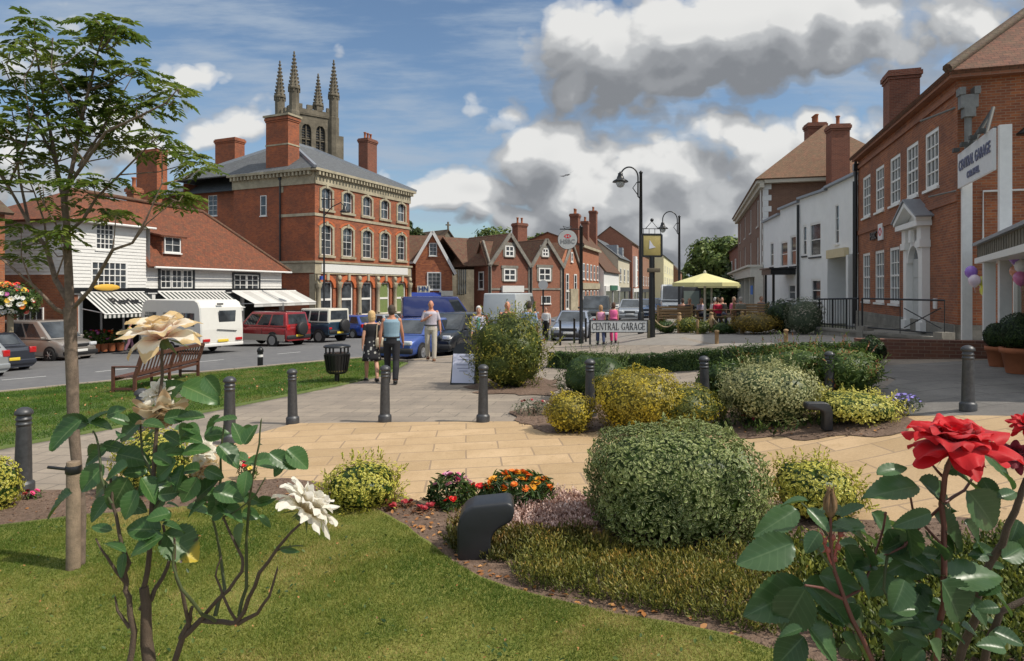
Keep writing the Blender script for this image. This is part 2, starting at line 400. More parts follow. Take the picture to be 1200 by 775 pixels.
mps = wnode('ShaderNodeMapping'); wl.new(cv.outputs[0], mps.inputs[0]); mps.inputs['Rotation'].default_value = (0,.12,0); mps.inputs['Scale'].default_value = (1.1,1,6.5)
ns = wnode('ShaderNodeTexNoise'); wl.new(mps.outputs[0], ns.inputs['Vector']); ns.inputs['Scale'].default_value = 2.6; ns.inputs['Detail'].default_value = 6; ns.inputs['Roughness'].default_value = .6
streak = wramp(ns.outputs['Fac'], [(.40,(0,0,0)),(.66,(.9,.9,.9))])
hs = wnode('ShaderNodeMix', data_type='RGBA', blend_type='MULTIPLY'); hs.inputs[0].default_value = 1; wl.new(sky.outputs[0], hs.inputs[6]); hs.inputs[7].default_value = (.53,.57,.58,1)
m0 = wnode('ShaderNodeMix', data_type='RGBA'); wl.new(streak, m0.inputs[0]); wl.new(hs.outputs[2], m0.inputs[6]); m0.inputs[7].default_value = (.27*K,.33*K,.41*K,1)
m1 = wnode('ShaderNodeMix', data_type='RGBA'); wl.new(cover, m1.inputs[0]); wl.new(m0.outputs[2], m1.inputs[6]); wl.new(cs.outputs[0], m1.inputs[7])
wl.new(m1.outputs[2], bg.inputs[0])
world.cycles.sampling_method = 'MANUAL'; world.cycles.sample_map_resolution = 256
sun = bpy.data.lights.new('sun', 'SUN'); sun.energy = 2.9; sun.angle = math.radians(.6); sun.color = (1, .93, .82)
so = bpy.data.objects.new('sun', sun); COL.objects.link(so); so.rotation_euler = sd.to_track_quat('Z', 'Y').to_euler()
cam = bpy.data.cameras.new('camera'); co = bpy.data.objects.new('camera', cam); COL.objects.link(co)
co.location = (0, 0, CAMH); co.rotation_euler = (PI/2, 0, 0)
cam.sensor_width = 36; cam.lens = 36*F/1200; cam.shift_y = -(387.5-HY)/1200; cam.clip_end = 3000; cam.clip_start = .05
scene.camera = co
scene.view_settings.view_transform = 'Standard'; scene.view_settings.look = 'None'
scene.view_settings.exposure = .5; scene.view_settings.gamma = 1
scene.render.engine = 'CYCLES'
def sheet(name, poly, off, mat, step=.5, skirt=0.0, kind='structure', rag=0.0):
    """one sheet following the terrain inside a plan polygon"""
    P = [Vector((p[0], p[1])) for p in poly]; n = len(P)
    pts = []; 
    for i in range(n):
        a, b = P[i], P[(i+1)%n]; k = max(1, int((b-a).length/step/1.5))
        if rag: k = max(k, int((b-a).length/.12))
        for j in range(k):
            q = a.lerp(b, j/k)
            if rag: q += Vector((noise.noise(Vector((q.x*3,q.y*3,1.3))),noise.noise(Vector((q.x*3,q.y*3,7.7)))))*rag*(1.6 if q.y > 2.5 else .2)
            pts.append(q)
    m = len(pts); edges = [(i, (i+1)%m) for i in range(m)]
    xs = [p.x for p in pts]; ys = [p.y for p in pts]
    x = math.floor(min(xs)/step)*step
    while x < max(xs):
        y = math.floor(min(ys)/step)*step
        while y < max(ys):
            pts.append(Vector((x+.013, y+.017))); y += step
        x += step
    r = delaunay_2d_cdt(pts, edges, [list(range(m))], 1, 1e-5)
    vs = [(v.x, v.y, gz(v.x, v.y)+off) for v in r[0]]
    fs = [tuple(f) for f in r[2]]
    mb = MB(); mb.add(vs, fs, True)
    o = mb.build(name, mat, uv=False)
    bm = bmesh.new(); bm.from_mesh(o.data)
    for f in bm.faces:
        f.normal_update()
        if f.normal.z < 0: f.normal_flip()
    if skirt > 0:
        be = [e for e in bm.edges if e.is_boundary]
        g = bmesh.ops.extrude_edge_only(bm, edges=be)['geom']
        for v in g:
            if isinstance(v, bmesh.types.BMVert): v.co.z -= skirt
    bm.normal_update(); bm.to_mesh(o.data); bm.free()
    return tag(o, kind=kind)
def gp(L): return [tuple(G(a, b).xy) for a, b in L]
grass_t = mix_ground('grass_ground', [(.30,(.07,.10,.014)),(.45,(.135,.155,.024)),(.58,(.20,.20,.04)),(.7,(.28,.24,.07))], (1.1, 9, 120), bump=.6, bd=.015)
M_GRASSG = grass_t.mat
M_GRASSV = mix_ground('verge_ground', [(.3,(.05,.075,.018)),(.5,(.09,.125,.03)),(.65,(.15,.16,.05))], (.8, 7, 60)).mat
M_SOIL = mix_ground('soil', [(.3,(.06,.038,.025)),(.45,(.13,.082,.055)),(.58,(.21,.14,.10)),(.7,(.33,.24,.17))], (1.5, 16, 60), bump=1.0, bd=.05).mat
M_ASPH = mix_ground('asphalt', [(.3,(.09,.092,.098)),(.5,(.135,.135,.138)),(.7,(.19,.185,.18))], (.35, 3, 160), bump=.3, bd=.006).mat
M_FORE = mix_ground('forecourt_tarmac', [(.3,(.20,.18,.16)),(.5,(.26,.235,.205)),(.7,(.32,.29,.25))], (.35, 3, 120), bump=.3, bd=.006).mat
M_FIELD = mix_ground('earth', [(.3,(.08,.085,.05)),(.5,(.12,.12,.07)),(.7,(.16,.15,.1))], (.1, 1, 10)).mat
M_SAND = slab_mat('sand_paving', (.56,.395,.23), (.43,.30,.165), (.29,.21,.14), .85, .42, math.radians(-4), dirt=(.36,.24,.12), dirtf=.55, ms=.012, sc=1.1)
M_PAVE = slab_mat('grey_paving', (.35,.29,.225), (.27,.225,.18), (.17,.145,.12), .8, .40, math.radians(10), dirt=(.17,.145,.12), dirtf=.6, ms=.012, sc=.8)
M_PAVE2 = slab_mat('pavement', (.34,.29,.23), (.30,.255,.2), (.18,.16,.13), .6, .6, .3, dirt=(.2,.17,.14), dirtf=.5)
M_PAVES = slab_mat('shaded_paving', (.22,.205,.185), (.185,.17,.155), (.10,.09,.08), 1.1, .6, math.radians(-8), dirt=(.09,.085,.08), dirtf=.6, sc=.9)  # shade on the terrace painted into a darker slab colour
M_KERB = stone((.38,.32,.25), .7, 2.0, .9, .5)
big = MB(); NN = 60
gx = [ -600+1200*i/NN for i in range(NN+1)]; gy = [-200+1100*i/NN for i in range(NN+1)]
gx = sorted(set(gx+[i*2.0 for i in range(-20, 31)])); gy = sorted(set(gy+[i*2.0 for i in range(-3, 60)]))
big.add([(x, y, gz(x, y)-.25) for y in gy for x in gx], [(j*len(gx)+i, j*len(gx)+i+1, (j+1)*len(gx)+i+1, (j+1)*len(gx)+i) for j in range(len(gy)-1) for i in range(len(gx)-1)], True)
tag(big.build('ground', M_FIELD, uv=False), kind='structure')
KERB = gp([(-260,492),(-100,472),(0,461),(190,442),(380,424),(430,420)])
KERB2 = gp([(430,420),(478,423),(530,418),(562,408),(600,403),(648,400)])
road = KERB+KERB2+gp([(700,386),(735,381),(800,369)])+[(40,140),(30,150),(10,120),(-8,60),(-60,62),(-60,26),(-30,15)]
sheet('road', road, -.10, M_ASPH, 2.0)
VERGE = KERB+gp([(452,424),(478,426),(452,440),(400,452),(330,466),(250,482),(120,505),(0,527),(-150,556)])+[(-14,9)]
sheet('verge', VERGE, .03, M_GRASSV, .5, .2)
PAVE = gp([(-150,556),(0,527),(120,505),(250,482),(330,466),(400,452),(452,440),(478,426)])+KERB2[1:]+gp([(648,400),(700,402),(1010,402)])+[(7.6,14.0),(12.5,12.5),(16,8),(9,1.5),(4,-2),(-6,-2),(-12,4)]
sheet('paving', PAVE, 0.0, M_PAVE, .5, .15)
FORE = gp([(648,400),(700,386),(735,381),(800,369),(850,371),(905,380),(960,392)])+[(14,21),(22,26),(26,14),(12.4,12.4),(7.55,14.1)]
sheet('forecourt', FORE, .004, M_FORE, .7)
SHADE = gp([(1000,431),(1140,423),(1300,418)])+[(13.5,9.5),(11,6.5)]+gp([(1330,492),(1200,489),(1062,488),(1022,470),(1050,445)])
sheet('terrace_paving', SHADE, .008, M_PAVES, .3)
SAND = gp([(-80,600),(60,580),(345,497),(480,495.5),(620,494.5),(800,495),(930,492),(1060,489),(1200,489),(1400,493)])+[(9.2,5.0),(6,2.2),(3.2,2.4)]+gp([(900,640),(690,630),(470,620),(300,600),(80,600)])
sheet('sand_paving', SAND, .012, M_SAND, .25)
BED = gp([(-220,590),(-60,580),(60,577),(180,573),(330,562),(400,572),(462,582),(500,592),(600,592),(690,592),(900,606),(1050,612),(1150,612),(1350,640)])+[(5.5,1.6),(3.4,.9),(-1,.9),(-6.5,2.5)]
sheet('flower_bed', BED, .022, M_SOIL, .25, rag=.05)
ISL = gp([(605,484),(640,470),(700,462),(830,455),(940,452),(1000,462),(1050,474),(1066,488),(1060,506),(1035,514),(900,515),(790,506),(640,509),(606,497)])
sheet('flower_bed', ISL, .022, M_SOIL, .25, rag=.12)
ISL2 = gp([(545,455),(560,446),(600,440),(650,446),(655,456),(640,464),(570,462)])
sheet('flower_bed', ISL2, .015, M_SOIL, .25, rag=.2)
LAWN_PX = [(-260,634),(-60,622),(0,620),(100,608),(180,602),(260,596),(340,590),(400,594),(440,602),(476,622),(500,642),(530,662),(560,682),(590,694),(640,708),(700,721),(780,737),(860,754),(905,768),(1010,800),(1100,830)]
LAWN = gp(LAWN_PX)+[(1.0,1.6),(-.4,1.2),(-4.2,1.4),(-6.2,3.4)]
sheet('lawn', LAWN, .045, M_GRASSG, .25, .04, rag=.03)
FARP = gp([(-120,431),(0,421),(106,410),(170,403),(285,396)])+[W(345,0,50).xy[:], (-13,49), (-34,47), (-34,28), (-30,24)]
sheet('pavement', FARP, 0.0, M_PAVE2, 1.5, .12)
HEDGEP = gp([(640,404),(700,405.5),(1015,405.5)])
def kerb_line(name, pts, w=.13, h=.05, z=0.0):
    mb = MB()
    for i in range(len(pts)-1):
        a = Vector(pts[i]); b = Vector(pts[i+1]); L = (b-a).length; k = max(1, int(L/.9))
        for j in range(k):
            p = a.lerp(b, j/k); q = a.lerp(b, (j+1)/k-.012/L*k*.3)
            A_ = Vector((p[0], p[1], gz(*p[:])+z)); B_ = Vector((q[0], q[1], gz(*q[:])+z))
            mb.bar(A_, B_, w, .16)
    return tag(mb.build(name, M_KERB), kind='structure')
kerb_line('kerb', KERB, z=-.02); kerb_line('kerb', KERB2, z=-.045)
kerb_line('kerb', gp([(-120,431),(0,421),(106,410),(170,403),(285,396)]), z=-.05)
mk_ = MB()
M_LINE = plain((.62,.62,.6), .7, var=.2, nm='road_paint')
def dash(a, b, w=.12):
    p = G(*a, off=-.094); q = G(*b, off=-.094); d = (q-p).normalized(); s = Vector((-d.y, d.x, 0))*w/2
    k = 6
    for i in range(k):
        u = p.lerp(q, i/k); v = p.lerp(q, (i+1)/k)
        P4 = [u-s, u+s, v+s, v-s]
        mk_.add([(c.x, c.y, gz(c.x, c.y)-.094) for c in P4], [(3,2,1,0)], False)
for a, b in (((-60,451),(-5,446)),((2,445.5),(54,441)),((112,436),(150,432)),((225,425),(262,421.5)),((325,415),(352,412.5)),((478,421.5),(520,418)),((470,428),(512,425))): dash(a, b, .13)
tag(mk_.build('road_markings', M_LINE, uv=False), kind='structure')
class Bld:
    """building frame: origin A on the ground, local x along the front (left to right in view), y into the building"""
    def __init__(s, name, label, cat, A, B, zb, group=None):
        s.A = Vector((A[0], A[1])); d = Vector((B[0], B[1]))-s.A; s.L = d.length; s.d = d.normalized(); s.n = Vector((-s.d.y, s.d.x))
        s.zb = zb; s.ang = math.atan2(s.d.y, s.d.x)
        s.root = thing(name, label, cat, (A[0], A[1], zb), s.ang, group)
    def px(s, px, py=HY, y=0.0):
        """local (u, z) where the photo ray meets the front plane pushed in by y"""
        k = (px-CX)/F; o = s.A+s.n*y     # (k*Y, Y) = o + u*d
        u = (k*o.y-o.x)/(s.d.x-k*s.d.y); Y = o.y+u*s.d.y
        return u, CAMH-(py-HY)/F*Y-s.zb
    def pxs(s, px, py, x):
        """local (y, z) where the ray meets the side plane local x"""
        k = (px-CX)/F; o = s.A+s.d*x; v = (k*o.y-o.x)/(s.n.x-k*s.n.y); Y = o.y+v*s.n.y
        return v, CAMH-(py-HY)/F*Y-s.zb
    def loc(s, wpt):
        v = Vector((wpt[0], wpt[1]))-s.A; return Vector((v.dot(s.d), v.dot(s.n), (wpt[2] if len(wpt) > 2 else s.zb)-s.zb))
def wall_mesh(mb, p0, p1, z0, z1, holes=(), lap=0.0, reveal=.12, ztop=None):
    """wall from p0 to p1 (local xy), outside on the right hand when walking p0->p1 ... (normal = (dy,-dx))"""
    p0 = Vector(p0); p1 = Vector(p1); d = p1-p0; L = d.length; d /= L; n = Vector((d.y, -d.x))
    us = sorted({0.0, L} | {min(L, max(0, h[0])) for h in holes} | {min(L, max(0, h[1])) for h in holes})
    zs = {z0, z1} | {h[2] for h in holes} | {h[3] for h in holes}
    if lap:
        k = z0
        while k < z1: zs.add(k); k += lap
    zs = sorted(z for z in zs if z0-1e-6 <= z <= z1+1e-6)
    def P(u, z, o=0.0): q = p0+d*u+n*o; return (q.x, q.y, z)
    def lo(z):   # outward offset at the foot of its board
        return 0.0
    for j in range(len(zs)-1):
        a, b = zs[j], zs[j+1]
        if b-a < 1e-6: continue
        if lap:
            k = math.floor((a-z0)/lap+1e-6); t0 = (a-z0-k*lap)/lap; t1 = (b-z0-k*lap)/lap
            oa, ob = .028*(1-t0), .028*(1-t1)
        else: oa = ob = 0
        for i in range(len(us)-1):
            u, v = us[i], us[i+1]
            if v-u < 1e-6: continue
            uc, zc = (u+v)/2, (a+b)/2
            if any(h[0] < uc < h[1] and h[2] < zc < h[3] for h in holes): continue
            mb.add([P(u,a,oa), P(v,a,oa), P(v,b,ob), P(u,b,ob)], [(0,1,2,3)], False)
            if lap and t0 < 1e-4: mb.add([P(u,a,0), P(v,a,0), P(v,a,oa), P(u,a,oa)], [(0,1,2,3)], False)
    for (u, v, a, b) in holes:
        r = -reveal
        for q in ([P(u,a),P(u,b),P(u,b,r),P(u,a,r)], [P(v,b),P(v,a),P(v,a,r),P(v,b,r)], [P(v,a),P(u,a),P(u,a,r),P(v,a,r)], [P(u,b),P(v,b),P(v,b,r),P(u,b,r)]):
            mb.add(q, [(0,1,2,3)], False)
def win(parent, p0, dr, u, v, a, b, cols=2, rows=2, off=0.0, frame=.06, bar=.025, mat=None, glassm=None, sill=True, sash=True, dep=.06, name='window', label=None, surround=None, sillm=None):
    """framed window in a wall plane: p0 origin, dr direction (2D), u..v, a..b; off>0 is outwards"""
    p0 = Vector(p0); d = Vector(dr).normalized(); n = Vector((d.y, -d.x))
    ang = math.atan2(d.y, d.x)
    def bx(mb, u0, u1, z0, z1, o0, o1):
        c = p0+d*((u0+u1)/2)+n*((o0+o1)/2); mb.box((c.x, c.y, (z0+z1)/2), (abs(u1-u0), abs(o1-o0), abs(z1-z0)), rz=ang)
    fr = MB(); o0, o1 = off, off+dep
    bx(fr, u, u+frame, a, b, o0, o1); bx(fr, v-frame, v, a, b, o0, o1)
    bx(fr, u+frame, v-frame, b-frame, b, o0, o1); bx(fr, u+frame, v-frame, a, a+frame, o0, o1)
    iu0, iu1, iz0, iz1 = u+frame, v-frame, a+frame, b-frame
    for i in range(1, cols):
        x = iu0+(iu1-iu0)*i/cols; bx(fr, x-bar/2, x+bar/2, iz0, iz1, o0+.005, o1-.012)
    for i in range(1, rows):
        z = iz0+(iz1-iz0)*i/rows; w = bar*(1.9 if (sash and i*2 == rows) else 1)
        bx(fr, iu0, iu1, z-w/2, z+w/2, o0+.008, o1-.009)
    f = fr.build(name, mat or M_FRAME, parent)
    if label: f['label'] = label
    g = MB(); bx(g, iu0, iu1, iz0, iz1, o0+.004, o0+.012); g.build('pane', glassm or M_GLASS, f)
    if sill:
        s_ = MB(); bx(s_, u-.06, v+.06, a-.08, a-.002, off-.02, max(o1+.05, .07)); s_.build('sill', sillm or mat or M_FRAME, f)
    return f
def slabroof(mb, polys, th=.12):
    for P in polys:
        P = [Vector(p) for p in P]; n = (P[1]-P[0]).cross(P[2]-P[0]).normalized()
        if n.z < 0: P = P[::-1]; n = -n
        mb.prism(P, -n*th)
def chimney(parent, c, w, d, z0, z1, mat, pots=2, cap=True, name='chimney', potm=None):
    m = MB(); x, y = c
    m.box((x, y, (z0+z1)/2), (w, d, z1-z0))
    if cap:
        h = z1
        m.box((x, y, h-.28), (w+.10, d+.10, .10)); m.box((x, y, h-.10), (w+.2, d+.2, .20)); m.box((x, y, h+.05), (w+.08, d+.08, .1))
    ch = m.build(name, mat, parent)
    for i in range(pots):
        t = MB(); xx = x+(i-(pots-1)/2)*(w/max(pots,1))*.9
        t.lathe([(.13,z1+.08),(.15,z1+.12),(.11,z1+.2),(.11,z1+.62),(.15,z1+.66),(.15,z1+.72),(.10,z1+.74)], 10, (xx, y, 0)); t.build('chimney_pot', potm or M_TERRA, ch)
    return ch
Yc = 50.0; Ac = Vector((-.3068*Yc, Yc)); dirR = Vector((.4515, 1)).normalized(); LR = 13.2
zbA = gz(Ac.x, Ac.y)-.1
bank = Bld('corner_building', 'three-storey red brick corner building with stone bands, arched ground floor windows and grey hipped roof', 'building', Ac, Ac+dirR*LR, zbA)
R = bank.root
H3 = bank.px(369, 200)[1]; H2 = bank.px(369, 251)[1]; H1 = bank.px(369, 306)[1]; H1b = bank.px(369,319)[1]
cols_px = [(384,394),(399,410),(418,428),(436.5,447),(454,464)]
hol = []
for i in range(5):
    c = 1.35+i*2.62; 
    hol.append((c-.62, c+.62, bank.px(369,243)[1], bank.px(369,219)[1]+.1))
    hol.append((c-.66, c+.66, bank.px(369,298)[1], bank.px(369,262)[1]+.0))
z_s0 = 1.15; z_s1 = H1b-.75
for i in range(5):
    c = 1.35+i*2.62; hol.append((c-.78, c+.78, z_s0, z_s1))
w = MB(); wall_mesh(w, (0,0), (LR,0), 0, H3, hol, reveal=.2)
DL = 8.6
sh = [(DL-3.9, DL-3.55, H2-.2, H2+1.5)]
wall_mesh(w, (0,DL), (0,0), 0, H3, [], reveal=.15)
wall_mesh(w, (LR,0), (LR,DL+6), 0, H3); wall_mesh(w, (LR,DL+6), (0,DL+6), 0, H3)
w.build('wall', M_BRICK_BANK, R)
w2 = MB(); RW = bank.pxs(190, 225, .6)[0]; zr = H3-.9
yA = bank.pxs(249, 240, .6)[0]; yB = bank.pxs(285, 240, .6)[0]
zA0 = bank.pxs(249, 253, .6)[1]; zA1 = bank.pxs(249, 229, .6)[1]
hs_ = [(RW-yA-.55, RW-yA+.55, zA0, zA1)]
wall_mesh(w2, (.6, RW), (.6, DL), 0, zr, hs_, reveal=.12); wall_mesh(w2, (8.6, RW), (.6, RW), 0, zr)
wall_mesh(w2, (8.6,DL), (8.6,RW), 0, zr)
w2.build('wing_wall', M_BRICK_BANK, R)
win(R, (.6, RW), (0,-1), *hs_[0], 2, 4, off=-.1)
win(R, (0, DL), (0,-1), DL-5.6, DL-4.95, H2+.1, H2+1.75, 1, 2, off=.005, name='window')
vb = MB(); vb.box((-.03, 5.0-1.6, H2+2.1), (.06,.42,.45)); vb.build('vent', M_STONE_W, R)
st = MB()
for z, h, o in ((H2, .22, .07), (H1-.05, .16, .22), (H1b+.35, .2, .10)):
    st.b2(-o, LR+o, -o, -.003, z-h/2, z+h/2); st.b2(-o, -.003, 0, DL*.42, z-h/2, z+h/2)
st.b2(-.12, LR+.12, -.12, -.002, H1b-.12, H1-.14)            # fascia
st.b2(-.12, -.002, 0, DL*.42, H1b-.05, H1-.14)
st.b2(-.1, LR+.1, -.1, -.004, H3-1.0, H3-.02); st.b2(-.1, -.004, -.1, DL+.1, H3-1.0, H3-.02)
st.b2(-.45, LR+.45, -.5, -.01, H3-.02, H3+.18); st.b2(-.5, -.01, -.01, DL+.3, H3-.02, H3+.18)
for i in range(34): x = .1+i*(LR-.1)/33.; st.box((x, -.27, H3-.18), (.17, .34, .3))
for i in range(22): y = .3+i*(DL-.4)/21.; st.box((-.27, y, H3-.18), (.34, .17, .3))
for z0_, z1_ in ((0, H1b-.14),): st.b2(-.05, .55, -.05, -.002, z0_, z1_); st.b2(-.05, -.002, -.05, .5, z0_, z1_)
st.build('stone_dressings', M_STONE_W, R)
fb = MB(); fb.b2(.6, LR-.5, -.16, -.122, H1b+.02, H1-.2); fb.build('fascia_board', M_WHITE, R)
pl = MB(); pl.b2(0.0, LR, -.12, -.004, 0, .95); pl.b2(-.1, LR+.1, -.2, -.005, .95, 1.12); pl.build('plinth', M_BRICK_BANK, R)
for i in range(6):
    x = .04+i*2.62; cm = MB(); xx = min(max(x, .22), LR-.22)
    cm.b2(xx-.24, xx+.24, -.26, -.006, 1.12, 1.35)
    cm.lathe([(.2,1.35),(.19,1.5),(.17,2.4),(.16,z_s1-.55),(.2,z_s1-.5),(.24,z_s1-.35),(.26,z_s1-.15)], 14, (xx,-.19,0))
    cm.b2(xx-.28, xx+.28, -.34, -.006, z_s1-.15, z_s1); cm.lathe([(.05,0),(.2,.02),(.22,.1),(.1,.16)], 12, (xx,-.2,z_s1+.3), Matrix.Rotation(PI/2,3,'X'))
    cm.b2(xx-.17, xx+.17, -.24, -.006, z_s1, z_s1+.55)
    cm.build('column', M_STONE_W, R)
def arch(mb, cx, z0, r_in, r_out, y0, y1, a0=0, a1=PI, n=14, squash=1.0):
    for i in range(n):
        t0 = a0+(a1-a0)*i/n; t1 = a0+(a1-a0)*(i+1)/n
        P = [(cx+r*math.cos(t), z0+r*math.sin(t)*squash) for r, t in ((r_in,t0),(r_out,t0),(r_out,t1),(r_in,t1))]
        mb.prism([(x, y0, z) for x, z in P], (0, y1-y0, 0))
M_RED = plain((.50,.13,.045), .8, var=.2, nm='red_arch_brick')
curt = plain((.35,.42,.16), .8, var=.1, nm='green_blind')
for i in range(5):
    c = 1.35+i*2.62
    for k, (a, b) in enumerate(((hol[2*i][2], hol[2*i][3]), (hol[2*i+1][2], hol[2*i+1][3]))):
        hw = .62 if k == 0 else .66
        win(R, (0,0), (1,0), c-hw, c+hw, a, b, 2, 4 if k else 2, off=-.18, sill=True, sillm=M_STONE_W)
        s_ = MB(); s_.b2(c-hw-.22, c-hw-.001, -.06, -.003, a-.02, b-.1); s_.b2(c+hw+.001, c+hw+.22, -.06, -.003, a-.02, b-.1)
        arch(s_, c, b-.42, hw+.02, hw+.26, -.07, -.004, PI*.1, PI*.9, 10, .62)
        s_.b2(c-.13, c+.13, -.12, -.005, b-.05, b+.28); s_.b2(c-hw-.3, c+hw+.3, -.14, -.006, a-.22, a-.05)
        s_.build('window_surround', M_STONE_W, R)
        if k == 1:
            ra = MB(); arch(ra, c, b-.38, hw+.27, hw+.5, -.04, -.004, PI*.12, PI*.88, 10, .65); ra.build('brick_arch', M_RED, R)
    ra = MB(); arch(ra, c, z_s1-.55, .80, 1.18, -.09, -.004, PI*.03, PI*.97, 14, .95); ra.build('brick_arch', M_RED, R)
    ks = MB(); ks.b2(c-.14, c+.14, -.2, -.006, z_s1+.12, z_s1+.7); ks.build('keystone', M_STONE_W, R)
    f = win(R, (0,0), (1,0), c-.74, c+.74, z_s0, z_s1, 1, 2, off=-.19, frame=.1, bar=.09, glassm=(plain((.2,.26,.1), .3, var=.3, nm='blind') if i >= 3 else M_GLASS), sillm=M_STONE_W)
r = MB(); e = .5; zE = H3+.18; pit = .60; hw_ = (DL+6+2*e)/2; 
X0, X1, Y0, Y1 = -e, LR+e, -e, DL+6+e; ym = (Y0+Y1)/2; hr = (Y1-Y0)/2*pit*.86
hr = 3.7
x_a, x_b = X0+5.6, X1-5.6
slabroof(r, [[(X0,Y0,zE),(X1,Y0,zE),(x_b,ym,zE+hr),(x_a,ym,zE+hr)], [(X1,Y1,zE),(X0,Y1,zE),(x_a,ym,zE+hr),(x_b,ym,zE+hr)], [(X0,Y1,zE),(X0,Y0,zE),(x_a,ym,zE+hr)], [(X1,Y0,zE),(X1,Y1,zE),(x_b,ym,zE+hr)]], .1)
ro = r.build('roof', M_SLATE, R)
hp = MB()
for a, b in (((X0,Y0,zE),(x_a,ym,zE+hr)), ((X1,Y0,zE),(x_b,ym,zE+hr)), ((X0,Y1,zE),(x_a,ym,zE+hr)), ((x_a,ym,zE+hr),(x_b,ym,zE+hr))): hp.bar(Vector(a)+Vector((0,0,.05)), Vector(b)+Vector((0,0,.05)), .22, .22)
hp.build('hip_flashing', M_LEAD, ro)
r2 = MB(); zE2 = zr+.02; hh = 3.0
slabroof(r2, [[(.2,RW+.4,zE2),(.2,DL+.01,zE2),(4.6,DL+.01,zE2+hh),(4.6,RW-3.6,zE2+hh)], [(.2,RW+.4,zE2),(4.6,RW-3.6,zE2+hh),(9,RW+.4,zE2)], [(9,RW+.4,zE2),(4.6,RW-3.6,zE2+hh),(4.6,DL+.01,zE2+hh),(9,DL+.01,zE2)]], .1)
r2.build('wing_roof', M_SLATE, R)
gt = MB(); gt.bar((.1,DL,zE2-.05),(.1,RW+.4,zE2-.05),.14); gt.tube([(-.08,DL*.40,H3-.3),(-.12,DL*.40,H3-1.1),(-.12,DL*.40,.2)],.07,8); gt.b2(-.2,-.02,DL*.40-.12,DL*.40+.12,H3-.5,H3-.2); gt.build('downpipe', M_BLACK, R)
yy, zz = bank.pxs(328, 195, .45); 
ztop = bank.pxs(328, 139, .45)[1]
chimney(R, (.75, yy), 1.25, 2.35, H3+.3, ztop, M_BRICK_BANK, 0)
cs_ = MB(); cs_.box((.75,yy,H3+ (ztop-H3)*.52),(1.33,2.43,.12)); cs_.build('chimney_string', M_STONE_W, R); cs_ = MB(); cs_.box((.75,yy,ztop+.15),(1.6,2.7,.16)); cs_.build('chimney_cap', M_STONE_W, R)
def chim_px(b, x, px0, px1, pytop, z0, mat, pots, d=1.0, name='chimney'):
    ya, za = b.pxs(px0, pytop, x); yb, zb_ = b.pxs(px1, pytop, x)
    return chimney(b.root, (x, (ya+yb)/2), d, abs(yb-ya), z0, (za+zb_)/2, mat, pots)
chim_px(bank, 3.2, 258, 281, 165, zE2+1, M_BRICK_BANK, 0, 1.1)
chim_px(bank, 3.0, 166, 190, 178, zE2-2, M_BRICK_BANK, 0, 1.1)
u_, z_ = bank.px(431, 165, 4.5); chimney(R, (u_, 4.5), 1.5, 1.1, H3+.5, z_, M_BRICK_BROWN, 3)
sg = MB(); sg.b2(.12,.3,-.55,-.1,H1b-.6,H1b-.3); sg.build('hanging_sign', plain((.05,.1,.4),.4,nm='blue_sign'), R)
X0B = -30.1
def lineB(Y): return (X0B+.3*Y, Y)
Yl, Ym, Yr = 30.4, 34.6, 46.0
zbB = gz(*lineB(36))-.12
B_ = Bld('weatherboarded_shop', 'white weatherboarded shop with orange tiled roof and striped awnings, beside the parked caravan', 'building', lineB(Yl), lineB(Yr), zbB)
R = B_.root; dB = B_.d
uM = (Ym-Yl)/dB.y; uR = B_.L
zEl = B_.px(79, 256)[1]; zEr = B_.px(169, 311)[1]; zA = B_.px(100, 343)[1]
def pr(b, x0, x1, y0, y1, y=0.0):
    u0, za = b.px(x0, (y0+y1)/2, y); u1, zb2 = b.px(x1, (y0+y1)/2, y)
    uc = (x0+x1)/2; _, zt = b.px(uc, y0, y); _, zbm = b.px(uc, y1, y); return (u0, u1, zbm, zt)
hl = [pr(B_,112,134,262,293), pr(B_,106,149,306,340)]
w = MB(); wall_mesh(w, (0,0), (uM,0), zA-.1, zEl, hl, lap=.17)
w.build('weatherboarding', M_WHITE, R)
win(R, (0,0), (1,0), *hl[0], 4, 5, off=-.06, frame=.07, bar=.04, sash=False); win(R, (0,0), (1,0), *hl[1], 6, 4, off=-.03, frame=.1, bar=.045, sash=False)
hr_ = [pr(B_,191,229,316,338), pr(B_,277,306,322,341)]
w = MB(); wall_mesh(w, (uM,.25), (uR,.25), zA-.1, zEr, [(h[0]-uM,h[1]-uM,h[2],h[3]) for h in hr_], lap=.22); w.build('weatherboarding', M_WHITE, R)
dkf = plain((.04,.045,.05), .5, nm='dark_frame')
for k, h in enumerate(hr_):
    m = MB(); m.b2(h[0]-.12, h[1]+.12, .14, .22, h[3], h[3]+.12); m.b2(h[0]-.12,h[1]+.12,.14,.22,h[2]-.14,h[2]); m.b2(h[0]-.12,h[0],.14,.22,h[2],h[3]); m.b2(h[1],h[1]+.12,.14,.22,h[2],h[3]); m.build('dark_window_surround', dkf, R)
    for j in range(3 if k == 0 else 2):
        n_ = 3 if k == 0 else 2; a = h[0]+(h[1]-h[0])*j/n_; b = h[0]+(h[1]-h[0])*(j+1)/n_
        win(R, (0,.25), (1,0), a+.02, b-.02, h[2], h[3], 2, 3, off=.01, frame=.06, bar=.04, sash=False, sill=False)
DB = 8.5; zS = B_.pxs(50, 322, 0)[1]
w = MB(); wall_mesh(w, (0,DB), (0,0), zS, zEl, [], lap=.17)
w.build('side_weatherboarding', M_WHITE, R); w = MB(); wall_mesh(w, (uR,.25), (uR,DB), zA-.1, zEr); w.build('end_wall', M_WHITE, R)
